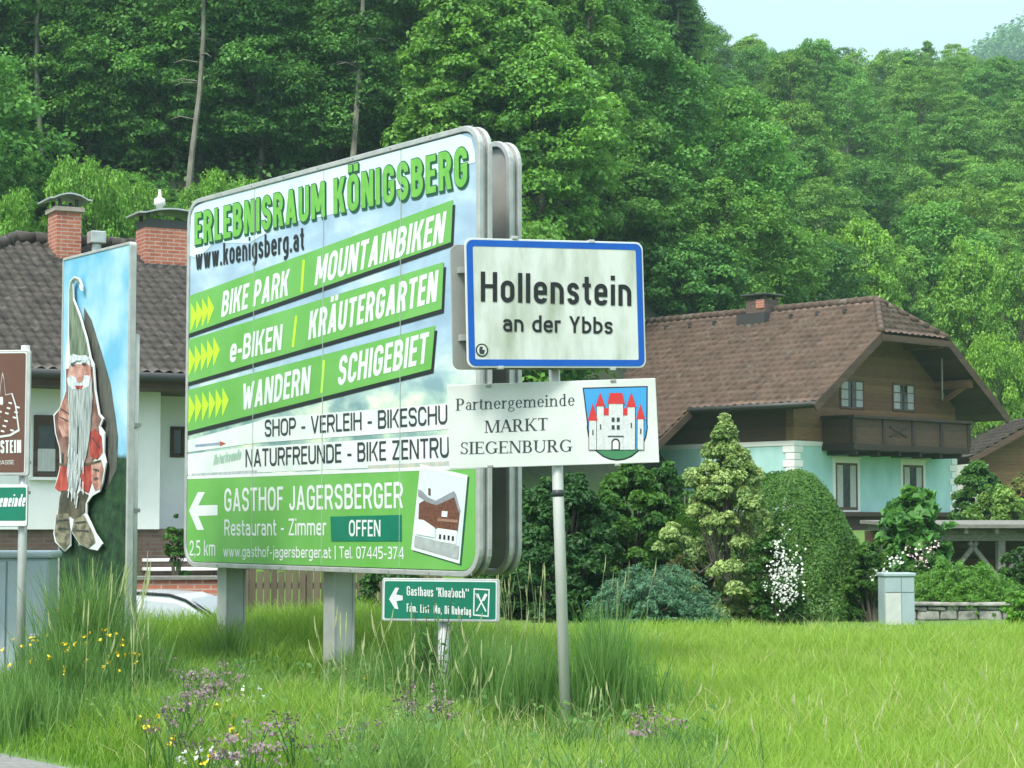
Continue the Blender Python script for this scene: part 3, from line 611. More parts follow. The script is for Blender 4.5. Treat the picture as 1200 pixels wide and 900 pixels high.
for px_ in (1108, 1172):
    xp = CB.pix(px_, 640, 0)[0]; MB().box(xp - 0.09, xp + 0.09, -0.09, 0.075, -1.0, zc - 0.42).build('post', M['wood_grey'], cpo, bevel=0.01)
    for s_ in (-1, 1): MB().beam((xp + s_ * 0.06, 0, zc - 1.25), (xp + s_ * 0.75, 0, zc - 0.44), 0.09, 0.1).build('brace', M['wood_grey'], cpo, bevel=0.01)
MB().box(x00, xr, 3.2, 3.3, -1.0, zc - 0.2).build('back_wall', M['wood_dark'], cpo)

# ------------------------------------------------------------------ the white house on the left
lo_ = P(100, 612, 35); LB = Fr((lo_.x, lo_.y, 0), R(28))
hl_ = thing('house', 'white house with dark grey tiled roof and two red brick chimneys behind the gnome board', 'house', LB.m)
fl = lambda px, py, y=0.0: LB.pix(px, py, y)
xc_ = fl(188, 500)[0]; xe = fl(262, 500)[0] + 0.6; xl = -8.0
MB().box(xl, xe, 0.06, 9.4, -1.3, 1.28).build('plinth', M['brick_dark'], hl_)
wl = MB(); wl.box(xl, xc_, 0, 1.1, 1.28, 4.2); wl.box(xl, xe, 1.0, 9.4, 1.285, 4.6); wl.build('wall', M['wall_white'], hl_)
LR, LZ, LE, LEZ = 5.0, 6.85, -0.75, 3.92; ls = (LZ - LEZ) / (LR - LE); lq = math.sqrt(1 + ls * ls)
xh = fl(18, 282, LR)[0]; xa0 = xl - 1.5
tiles('roof', (xa0, LR, LZ), (1, 0, 0), (0, -1 / lq, -ls / lq), xe + 0.7 - xa0, (LR - LE) * lq, M['tile_dark'], hl_, lambda a, s: (xa0 + a) > xh - s / lq - 0.03, 0.20, 0.28, 0.024, 0.05)
tiles('roof', (xh, LR + 0.001, LZ), (0, 1, 0), (-1 / lq, 0, -ls / lq), LR - LE, (LR - LE) * lq, M['tile_dark'], hl_, lambda a, s: a < s / lq + 0.03, 0.20, 0.28, 0.024, 0.05)
tiles('roof', (xh, LR, LZ), (0, -1, 0), (-1 / lq, 0, -ls / lq), LR - LE, (LR - LE) * lq, M['tile_dark'], hl_, lambda a, s: a < s / lq + 0.03, 0.20, 0.28, 0.024, 0.05)
tiles('roof', (xa0, LR, LZ), (1, 0, 0), (0, 1 / lq, -ls / lq), xe + 0.7 - xa0, (LR - LE) * lq, M['tile_dark'], hl_, lambda a, s: (xa0 + a) > xh - s / lq - 0.03, 0.20, 0.28, 0.024, 0.05)
rc = MB(); ridge_caps(rc, (xh, LR, LZ + 0.05), (xe + 0.7, LR, LZ + 0.05), 0.14); ridge_caps(rc, (xh - (LR - LE), LE, LEZ + 0.06), (xh, LR, LZ + 0.06), 0.13); rc.build('ridge_tiles', M['tile_dark'], hl_, smooth=True)
sf = MB(); sf.box(xl - 0.6, xe + 0.6, LE, 1.2, LEZ - 0.26, LEZ - 0.12); sf.build('soffit', M['wood_dark'], hl_)
MB().add([(xe + 0.1, LE, LEZ - 0.1), (xe + 0.1, LR, LZ - 0.1), (xe + 0.1, 2 * LR - LE, LEZ - 0.1)], [(0, 1, 2)]).build('gable_wall', M['wall_white'], hl_)
MB().tube([(xl - 0.6, LE - 0.1, LEZ - 0.06), (xe + 0.7, LE - 0.1, LEZ - 0.06)], 0.075, 8).build('gutter', M['gutter'], hl_, smooth=True)
a_, b_ = fl(38.5, 559), fl(70, 487); wi = window(hl_, M['wood_dark'], a_[0], b_[0], a_[1], b_[1], 0, mull=0, curtain=False, sill=M['wall_white'], depth=0.02)
zt_ = b_[1]; MB().box(a_[0] + 0.07, b_[0] - 0.07, -0.02, -0.012, a_[1] + 0.1, a_[1] + 0.48).build('half_curtain', M['curtain'], wi)
MB().box(a_[0], b_[0], -0.06, -0.036, zt_ - 0.17, zt_).build('shutter_box', M['wood_dark'], wi)
a_, b_ = fl(199, 536, 1.0), fl(217, 500, 1.0); window(hl_, M['wood_dark'], a_[0], b_[0], a_[1], b_[1], 1.0, mull=0, curtain=False, depth=0.02)
def arch_cap(mb, x, y, z, L, D, h=0.16):
    n = 10; lo2 = []; hi2 = []
    for k in range(n + 1):
        t_ = -1 + 2 * k / n; zz = z + h * (1 - t_ * t_) + (0.05 if abs(t_) > 0.9 else 0); lo2.append((x + t_ * L / 2, zz)); hi2.append((x + t_ * L / 2, zz + 0.03))
    mb.prism(lo2 + hi2[::-1], y - D / 2, y + D / 2)
def chimney(pxl, pxr, ytop, ybot, yy, dep, zcap, slab_):
    a, b = fl(pxl, ytop, yy), fl(pxr, ytop, yy); x0, x1, zt2 = a[0], b[0], a[1]
    c = MB().box(x0, x1, yy, yy + dep, LZ - 1.0, zt2).build('chimney', M['brick'], hl_, bevel=0.008)
    if slab_: MB().box(x0 - 0.05, x1 + 0.05, yy - 0.05, yy + dep + 0.05, zt2, zt2 + 0.09).build('slab', mat('concrete_slab', (0.42, 0.36, 0.31), (0.34, 0.29, 0.25), 6, 0.9), c, bevel=0.01)
    else: MB().box(x0 + 0.02, x1 - 0.02, yy + 0.02, yy + dep - 0.02, zt2, zt2 + 0.16).build('slab', M['gutter'], c)
    for x in (x0 + 0.08, x1 - 0.08):
        for y in (yy + 0.08, yy + dep - 0.08): MB().box(x - 0.03, x + 0.03, y - 0.03, y + 0.03, zt2 + 0.05, zcap + 0.09).build('cap_foot', M['gutter'], c)
    MB().box(x0 + 0.12, x1 - 0.12, yy + 0.1, yy + dep - 0.1, zt2 + 0.08, zcap - 0.02).build('flue', M['gutter'], c)
    ac_ = MB(); arch_cap(ac_, (x0 + x1) / 2, yy + dep / 2, zcap, (x1 - x0) + 0.34, dep + 0.25); ac_.build('cap', M['zinc'], c)
    MB().box(x0 - 0.1, x1 + 0.1, yy - 0.16, yy - 0.002, LZ - 0.85, LZ - 0.42).build('flashing', M['gutter'], c)
    return c, x0, x1
c1, x0, x1 = chimney(66.5, 96, 247, 297, 4.2, 0.62, fl(80, 238, 4.2)[1], True)
c2, x0, x1 = chimney(170.5, 236, 266, 306, 4.2, 0.62, fl(190, 255, 4.2)[1], False)
zf = fl(187, 247, 4.5)[1]; xf = fl(187, 247, 4.5)[0]
MB().tube([(xf, 4.5, zf - 0.1), (xf, 4.5, zf + 0.10), (xf, 4.5, zf + 0.12), (xf, 4.5, zf + 0.24), (xf, 4.5, zf + 0.27), (xf, 4.5, zf + 0.42)], [0.07, 0.07, 0.12, 0.10, 0.035, 0.02], 10).build('white_pot', M['wall_white'], c2, smooth=True)
xv, zv = fl(113, 292, 3.9)
vt = MB().tube([(xv, 3.9, zv - 0.25), (xv, 3.9, zv + 0.12)], 0.09, 12); vt.box(xv - 0.15, xv + 0.15, 3.75, 4.05, zv + 0.1, zv + 0.34); vt.build('vent_pipe', M['zinc'], hl_, bevel=0.02)
st_ = MB(); xs0 = fl(186, 640, -0.9)[0]
for k in range(7): st_.box(xs0 + 0.02, xs0 + 1.3, -1.1 + k * 0.28, -0.77 + k * 0.28, 0.10 + k * 0.155, 0.155 + k * 0.155)
st_.build('stairs', M['wall_white'], hl_, bevel=0.01)
sr_ = MB().box(xs0 + 0.08, xs0 + 1.24, -0.95, 1.0, -1.2, 0.08)
for k in range(7): sr_.box(xs0 + 0.06, xs0 + 1.26, -0.95 + k * 0.28, 1.0, 0.0 + k * 0.155, 0.10 + k * 0.155)
sr_.build('stair_base', M['brick_dark'], hl_)
rl = MB(); rl.beam((xs0 + 1.3, -1.1, 0.65), (xs0 + 1.3, 0.9, 1.75), 0.05, 0.06)
for k in range(5): rl.beam((xs0 + 1.3, -1.05 + k * 0.48, -0.1 + k * 0.26), (xs0 + 1.3, -1.05 + k * 0.48, 0.68 + k * 0.265), 0.04, 0.04, (0, 1, 0))
rl.build('handrail', M['wood_dark'], hl_)

# brick garden wall, paling fence behind the billboard posts
o_ = P(190, 612, 31.5); F2 = Fr((o_.x, o_.y, 0), R(8))
x1_, z1_ = F2.pix(262, 675)
gw = tag(MB().box(-1.5, x1_, 0, 0.3, -1.3, z1_ - 0.06).build('brick_wall', M['brick'], None), 'low red brick garden wall behind the left billboard post', 'wall'); gw.matrix_world = F2.m
MB().box(-1.55, x1_ + 0.05, -0.05, 0.35, z1_ - 0.06, z1_).build('coping', M['wood_grey'], gw, bevel=0.01)
o_ = P(285, 612, 33); F3 = Fr((o_.x, o_.y, 0), R(-2))
fe = thing('fence', 'brown vertical paling fence seen under the billboard', 'fence', F3.m)
M['paling'] = plankmat('weathered_paling', (0.07, 0.055, 0.032), (0.135, 0.11, 0.065), 0.115, 'X')
xq, zq = F3.pix(300, 668); pl = MB(); k = 0; xx = 0.0; xend = F3.pix(470, 668)[0] + 0.6
while xx < xend:
    pl.box(xx, xx + 0.095, -0.012, 0.012, -1.0, zq + 0.03 * math.sin(k * 2.3)); xx += 0.115; k += 1
pl.build('palings', M['paling'], fe)
MB().box(0, xend, 0.014, 0.06, zq - 0.3, zq - 0.2).box(0, xend, 0.014, 0.06, zq - 1.0, zq - 0.9).build('rail', M['wood_grey'], fe)
for k in range(4): MB().box(k * xend / 3 - 0.05, k * xend / 3 + 0.05, 0.062, 0.16, -1.1, zq - 0.05).build('post', M['wood_grey'], fe)

# ------------------------------------------------------------------ trees
PH = dict(round=11.5, round2=10.5, beech=12.5, airy=12.0, tall=15.5, tall2=17.0, cone=12.5, slim=20.0, bushy=5.2, spruce=22, spruce2=20)
HABIT = dict(round='rounded', round2='broad', beech='layered', airy='thin-crowned', tall='tall', tall2='high-crowned', cone='pointed', slim='slender', bushy='bushy')
def row(Y, p0, p1, step, kinds, labels, group, smin, smax, cols, jy=2.5, skip=()):
    p = p0 + rng.uniform(0, step)
    while p < p1:
        y = Y + rng.uniform(-jy, jy); x = (p - 600) / FPX * y
        if any(abs(p - q) < 62 for q in skip): p += step * 0.5; continue
        k = kinds[rng.integers(len(kinds))]; c = cols[rng.integers(len(cols))]; s_ = rng.uniform(smin, smax)
        top = float(height(x, y)) + PH[k] * s_; lim = np.interp(p, [814, 836, 868, 1130, 1190], [-60, 92, 46, 52, 66]) + rng.uniform(-9, 12); hp = PH[k] * 0.3 * s_ * FPX / y
        if p < 822 and p > 760 and p + hp > 838 and y > 80: p += step * 0.6; continue
        if p > 812:
            zl_ = EYE + y * math.tan(math.atan((450 - lim) / FPX) + PITCH)
            if top > zl_: s_ *= (zl_ - float(height(x, y))) / (top - float(height(x, y)))
            if s_ < 0.3: p += step * 0.7; continue
        con = k.startswith('spruce'); br = rng.uniform(0.82, 1.15)
        lum = (c[0] + 2 * c[1]) / 3 * br; tone = 'pale green' if lum > 1.28 else 'dark green' if lum < 1.0 else 'mid-green'
        tree(k, x, y, s_, labels[1] if con else labels[0].replace('green leafy', HABIT[k] + ' ' + tone).replace('leafy green', HABIT[k] + ' ' + tone), group, (c[0] * br, c[1] * br, c[2] * br), 'conifer_tree' if con else 'deciduous_tree')
        p += step * rng.uniform(0.75, 1.25)
def tree_px(kind, px, ytop, Y, wpx, label, group=None, col=(1, 1, 1), H0=None, **kw):
    x = (px - 600) / FPX * Y; zg = float(height(x, Y)) - 0.15; zt = P(px, ytop, Y).z
    cm = PROTO[kind][0]; co_ = np.empty(len(cm.vertices) * 3, np.float32); cm.vertices.foreach_get('co', co_); co_ = co_.reshape(-1, 3)
    Wp = np.percentile(np.abs(co_[:, 0]), 98) * 2; Hp = np.percentile(co_[:, 2], 99.5)
    return tree(kind, x, Y, wpx * Y / FPX / Wp, label, group, col, sz=(zt - zg) / Hp, **kw)
GL = 'trees of the steep wood behind the billboard'
dk = [(0.95, 1.15, 1.02), (1.0, 1.15, 0.95), (0.75, 0.95, 0.92), (1.15, 1.25, 0.95)]
dd = [(0.85, 1.05, 0.98), (1.0, 1.15, 0.98), (0.72, 0.92, 0.90)]  # darker leaf tints, putting the shade inside the wood into the colour
lt = [(1.15, 1.25, 0.95), (1.3, 1.35, 0.95)]
def lb(a): return ('green leafy tree in the %s' % a, 'dark spruce in the %s' % a)
TR = (38, 221, 411)
row(61, 90, 640, 46, ['bushy'], lb('lowest fringe of the steep wood'), GL + ', lowest fringe', 0.55, 0.8, lt, 2)
row(62, -330, -70, 60, ['bushy', 'round2', 'beech'], lb('wood edge beside the white house'), GL + ', left end', 0.7, 0.9, dk, 3)
row(75, -330, -80, 60, ['tall', 'beech', 'round'], lb('wood far left above the white house'), GL + ', far left', 0.75, 1.0, dk, 3)
row(90, -330, -80, 60, ['tall', 'spruce', 'beech'], lb('upper wood far left above the white house'), GL + ', upper far left', 0.8, 1.0, dk, 3)
row(56, 480, 640, 55, ['bushy', 'round2'], lb('bank hidden behind the billboard'), GL + ', hidden bank', 0.5, 0.7, lt, 1.5)
row(67, -60, 640, 36, ['bushy'], lb('undergrowth at the feet of the pale trunks'), GL + ', undergrowth', 0.45, 0.62, dk, 1.5, TR)
row(70, -60, 480, 25, ['bushy'], lb('low scrub at the feet of the pale trunks'), GL + ', low scrub', 0.36, 0.5, dk, 1.2)
row(71, 505, 650, 44, ['round2', 'round', 'cone'], lb('thicket low in the steep wood beside the pale trunks'), GL + ', thicket', 0.6, 0.8, lt, 1.5)
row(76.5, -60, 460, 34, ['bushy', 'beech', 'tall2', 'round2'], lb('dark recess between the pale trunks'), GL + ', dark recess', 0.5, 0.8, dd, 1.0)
row(78, 660, 880, 38, ['bushy', 'round2', 'cone'], lb('bank close behind the place-name sign'), GL + ', bank behind the sign', 0.6, 0.8, dk, 1.2)
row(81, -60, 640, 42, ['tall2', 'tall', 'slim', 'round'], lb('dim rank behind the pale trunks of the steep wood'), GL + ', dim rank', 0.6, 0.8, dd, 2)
row(84, 640, 880, 44, ['round2', 'round', 'cone'], lb('slope just above the bank behind the place-name sign'), GL + ', above the bank', 0.55, 0.72, dk, 1.2)
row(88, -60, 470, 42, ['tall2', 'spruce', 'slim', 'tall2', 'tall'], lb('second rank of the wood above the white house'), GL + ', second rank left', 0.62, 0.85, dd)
row(88, 490, 700, 44, ['tall', 'beech', 'cone', 'airy'], lb('second rank of the wood above the big billboard'), GL + ', second rank right', 0.6, 0.82, dk)
row(93, 640, 960, 46, ['beech', 'cone', 'round2', 'airy'], lb('foot of the hillside above the chalet ridge'), GL + ', above the ridge', 0.55, 0.75, dk, 2)
row(96, -60, 760, 44, ['tall', 'beech', 'round', 'spruce2', 'airy'], lb('middle ranks of the steep wood'), GL + ', middle', 0.6, 0.82, dk + dd)
row(104, -60, 775, 44, ['tall', 'beech', 'spruce', 'round2'], lb('upper part of the steep wood near the picture top'), GL + ', upper part', 0.6, 0.85, dk + dd)
row(113, -60, 760, 44, ['round', 'tall', 'round2', 'spruce'], lb('deepest, highest rank of the steep wood'), GL + ', highest rank', 0.65, 0.85, dk)
for px_, yt, Y, wp, k, lab in (
    (618, 20, 72, 120, 'tall', 'full leafy tree rising straight behind the grey rear billboard'),
    (690, -10, 84, 125, 'tall', 'tall leafy tree right above the blue-bordered place-name sign'),
    (540, -40, 78, 120, 'tall', 'large leafy tree above the top right corner of the billboard'),
    (665, 130, 80, 100, 'round2', 'lower leafy tree between the rear billboard and the place-name sign'),
    (752, 120, 83, 95, 'round', 'leafy tree at the right end of the steep wood above the chalet ridge'),
    (797, -60, 92, 78, 'spruce2', 'ragged dark conifer against the sky at the end of the steep wood'),
    (725, -30, 96, 95, 'tall', 'tall leafy tree left of the ragged conifer'),
    (470, -30, 80, 110, 'tall', 'leafy tree in front of the wood above the middle of the billboard'),
    (300, 60, 84, 110, 'tall2', 'dark leafy tree above the left end of the billboard'),
    (352, 120, 76, 85, 'round2', 'dark leafy tree just above the billboard left of the pale trunk'),
    (130, 70, 76, 105, 'round2', 'arching leafy tree between the two left pale trunks')):
    tree_px(k, px_, yt, Y, wp, lab, None, dk[int(px_) % 4] if not k.startswith('spruce') else (0.8, 0.95, 1.0), name='conifer_tree' if k.startswith('spruce') else 'deciduous_tree')
for px_, Y, s_, lab in ((38, 74, 0.95, 'slender pale-trunked tree at the left edge above the first chimney'), (221, 73, 1.05, 'slender pale-trunked tree left of the billboard above the second chimney'), (411, 74, 1.1, 'slender pale-trunked tree rising behind the middle of the billboard')):
    tree('slim', (px_ - 600) / FPX * Y, Y, s_ * 0.9, lab, None, (1.0, 1.15, 0.95), lean=(0, R((px_ % 7) * 0.7 - 1.2)))
for px_, yt, Y, wp, lab in ((100, 192, 58, 100, 'bright green bushy tree between the two brick chimneys'), (262, 205, 60, 100, 'bushy tree behind the second brick chimney at the billboard corner'), (5, 225, 57, 90, 'bushy green tree above the white house roof at the left edge'), (160, 215, 61, 80, 'small bushy tree left of the second brick chimney')):
    tree_px('round2', px_, yt, Y, wp, lab, None, (1.3, 1.35, 0.85), name='bushy_tree')
GR = 'trees covering the hillside behind the chalet'
br_c = [(1.3, 1.3, 1.05), (1.0, 1.15, 1.0), (1.5, 1.4, 1.0), (0.85, 1.05, 0.98), (1.15, 1.2, 1.05)]
Ys = [102, 109, 117, 125, 133, 142, 151, 160, 170, 180, 191, 203]
for i, Y in enumerate(Ys):
    zone = ['lowest rank of the hillside behind the chalet', 'lower slope of the hillside behind the chalet', 'middle slope of the hillside behind the chalet', 'upper slope of the hillside behind the chalet', 'skyline of the hillside behind the chalet'][min(4, i * 5 // len(Ys))]
    row(Y, 720 if i < 5 else 800, 1245, 4.3 * FPX / Y, ['round', 'round2', 'cone', 'tall', 'beech', 'airy', 'beech'], ('leafy green tree on the %s' % zone, 'dark conifer on the %s' % zone), GR + ', ' + zone.split(' of ')[0], 0.52, 0.74, br_c, 3)
for k_, px_, yt, Y, wp, c, lab in (
    ('cone', 838, 268, 90, 95, (1.8, 1.65, 0.9), 'pale green pointed tree behind the chalet chimney, taller of a pair'),
    ('cone', 808, 290, 86, 80, (2.1, 1.8, 0.85), 'bright yellow-green young tree right of the place-name sign'),
    ('round', 1012, 262, 96, 105, (1.75, 1.65, 1.1), 'rounded light green tree standing above the chalet ridge'),
    ('cone', 1072, 292, 98, 70, (1.5, 1.45, 1.2), 'pale grey-green tree right of the rounded light tree'),
    ('tall', 1140, 285, 92, 95, (1.55, 1.5, 1.0), 'light green tree behind the right slope of the chalet roof'),
    ('tall', 1200, 300, 88, 90, (1.4, 1.4, 1.0), 'light green tree at the right edge above the brown barn'),
    ('round2', 925, 322, 94, 90, (1.15, 1.25, 0.95), 'green tree right behind the chalet chimney, lower than its neighbours'),
    ('round2', 1172, 395, 86, 80, (1.7, 1.6, 0.9), 'low bushy tree between the chalet roof and the brown barn')):
    tree_px(k_, px_, yt, Y, wp, lab, None, c)
# low leafy undergrowth that covers the banks under the trees
u_ = np.random.default_rng(41); uc = []
while len(uc) < 2600:
    x = u_.uniform(-42, 14); y = u_.uniform(50, 100); f_ = 50 + 42 * float(sst(-4, 22, x))
    if y < f_ + 1.0 or (x > -1.5 and y < 77): continue
    uc.append(((x, y, float(height(x, y)) + 0.25), u_.uniform(0.45, 1.1)))
while len(uc) < 3500:
    x = u_.uniform(-1, 17); y = u_.uniform(76.5, 104); f_ = 50 + 42 * float(sst(-4, 22, x))
    if y > f_ + 1.0: uc.append(((x, y, float(height(x, y)) + 0.25), u_.uniform(0.45, 1.1)))
ug = link('undergrowth', crown_mesh('undergrowth', uc, 34, 0.26, 0.7), M['leaf']); ug['kind'] = 'stuff'; ug.color = (0.85, 1.0, 0.9, 1); tag(ug, 'low leafy undergrowth on the banks beneath the wood', 'undergrowth')
far_rng = np.random.default_rng(3); fc = []; 
for _ in range(420):
    x = far_rng.uniform(110, 260); y = far_rng.uniform(600, 720); z = float(far_h(np.array(x), np.array(y)))
    if z > 40: fc.append(((x, y, z + 4), far_rng.uniform(4.0, 7)))
fw_ = link('far_woods', crown_mesh('far_woods', fc, 130, 1.6, 1.1), M['leaf']); fw_['kind'] = 'stuff'; fw_.color = (0.8, 0.95, 1.0, 1); tag(fw_, 'hazy wooded ridge far off at the top right corner', 'woods')
bm = bmesh.new(); bmesh.ops.create_icosphere(bm, subdivisions=5, radius=1)
for v_ in bm.verts:
    p = v_.co.copy(); k = 1 + 0.35 * mnoise.noise(p * 1.6) + 0.16 * mnoise.noise(p * 4.1) + 0.09 * (abs(mnoise.noise(Vector((p.x * 9, p.y * 9, p.z * 3)))))
    v_.co = Vector((p.x * 2.6, p.y * 2.0, p.z * 2.3)) * k
me = bpy.data.meshes.new('rock_outcrop'); bm.to_mesh(me); bm.free()
ro3 = link('rock_outcrop', me, mat('limestone', (0.06, 0.06, 0.055), (0.17, 0.165, 0.155), 0.9, 0.95, detail=9, bump=1.0, bscale=3.5, stretch=(1, 1, 0.5))); p = P(66, 178, 77); ro3.location = (p.x, 78.2, float(height(p.x, 78.2)) + 0.6)
tag(ro3, 'bare grey rock face between trees at upper left', 'rock')

# ------------------------------------------------------------------ lettering
def fillet(pts, closed=False):
    """pts: (x, y[, r]); corners with r become arcs"""
    out = []; n = len(pts)
    for i, p in enumerate(pts):
        r = p[2] if len(p) > 2 else 0; P0 = Vector(p[:2])
        if r <= 0 or (not closed and i in (0, n - 1)): out.append(P0); continue
        A = Vector(pts[i - 1][:2]); B = Vector(pts[(i + 1) % n][:2]); u = (A - P0); v = (B - P0); lu, lv = u.length, v.length
        r_ = min(r, lu * 0.5 if (closed or i > 1) else lu, lv * 0.5 if (closed or i < n - 2) else lv); u.normalize(); v.normalize()
        a0, b0 = P0 + u * r_, P0 + v * r_
        for k in range(6):
            t_ = k / 5; out.append(a0 * (1 - t_) ** 2 * 1 + P0 * (2 * t_ * (1 - t_)) * 1 + b0 * t_ ** 2 if False else P0 + u * r_ * (1 - math.sin(t_ * math.pi / 2)) + v * r_ * (1 - math.cos(t_ * math.pi / 2)))
    return out
def stroke(pts, t_, closed=False):
    p = fillet(pts, closed); q = [p[0]]
    for v in p[1:]:
        if (v - q[-1]).length > 1e-4: q.append(v)
    if closed and (q[0] - q[-1]).length < 1e-4: q.pop()
    n = len(q); L, Rr = [], []
    for i in range(n):
        d0 = (q[i] - q[i - 1]).normalized() if (i > 0 or closed) else None; d1 = (q[(i + 1) % n] - q[i]).normalized() if (i < n - 1 or closed) else None
        d0 = d0 or d1; d1 = d1 or d0; n0 = Vector((-d0.y, d0.x)); n1_ = Vector((-d1.y, d1.x)); m_ = n0 + n1_
        m_ = m_ / max(0.5, m_.dot(n0)) if m_.length > 1e-6 else n0
        L.append(q[i] + m_ * t_ / 2); Rr.append(q[i] - m_ * t_ / 2)
    return [[L[i], L[(i + 1) % n], Rr[(i + 1) % n], Rr[i]] for i in range(n if closed else n - 1)]
SANS_W = dict(A=.62, B=.56, C=.54, D=.57, E=.46, F=.44, G=.57, H=.58, I=0, J=.42, K=.60, L=.44, M=.74, N=.60, O=.58, P=.54, Q=.58, R=.57, S=.54, T=.52, U=.57, V=.60, W=.86, X=.6, Y=.58, Z=.52,
    a=.47, b=.49, c=.43, d=.49, e=.48, f=.30, g=.49, h=.48, i=0, j=.16, k=.48, l=0, m=.76, n=.48, o=.49, p=.49, q=.49, r=.31, s=.43, t=.31, u=.48, v=.47, w=.70, x=.46, y=.47, z=.42)
SANS_W.update({'0': .5, '1': .28, '2': .5, '3': .5, '4': .54, '5': .5, '6': .5, '7': .48, '8': .5, '9': .5, '-': .30, '|': 0, '.': 0, ',': 0, '"': .2})
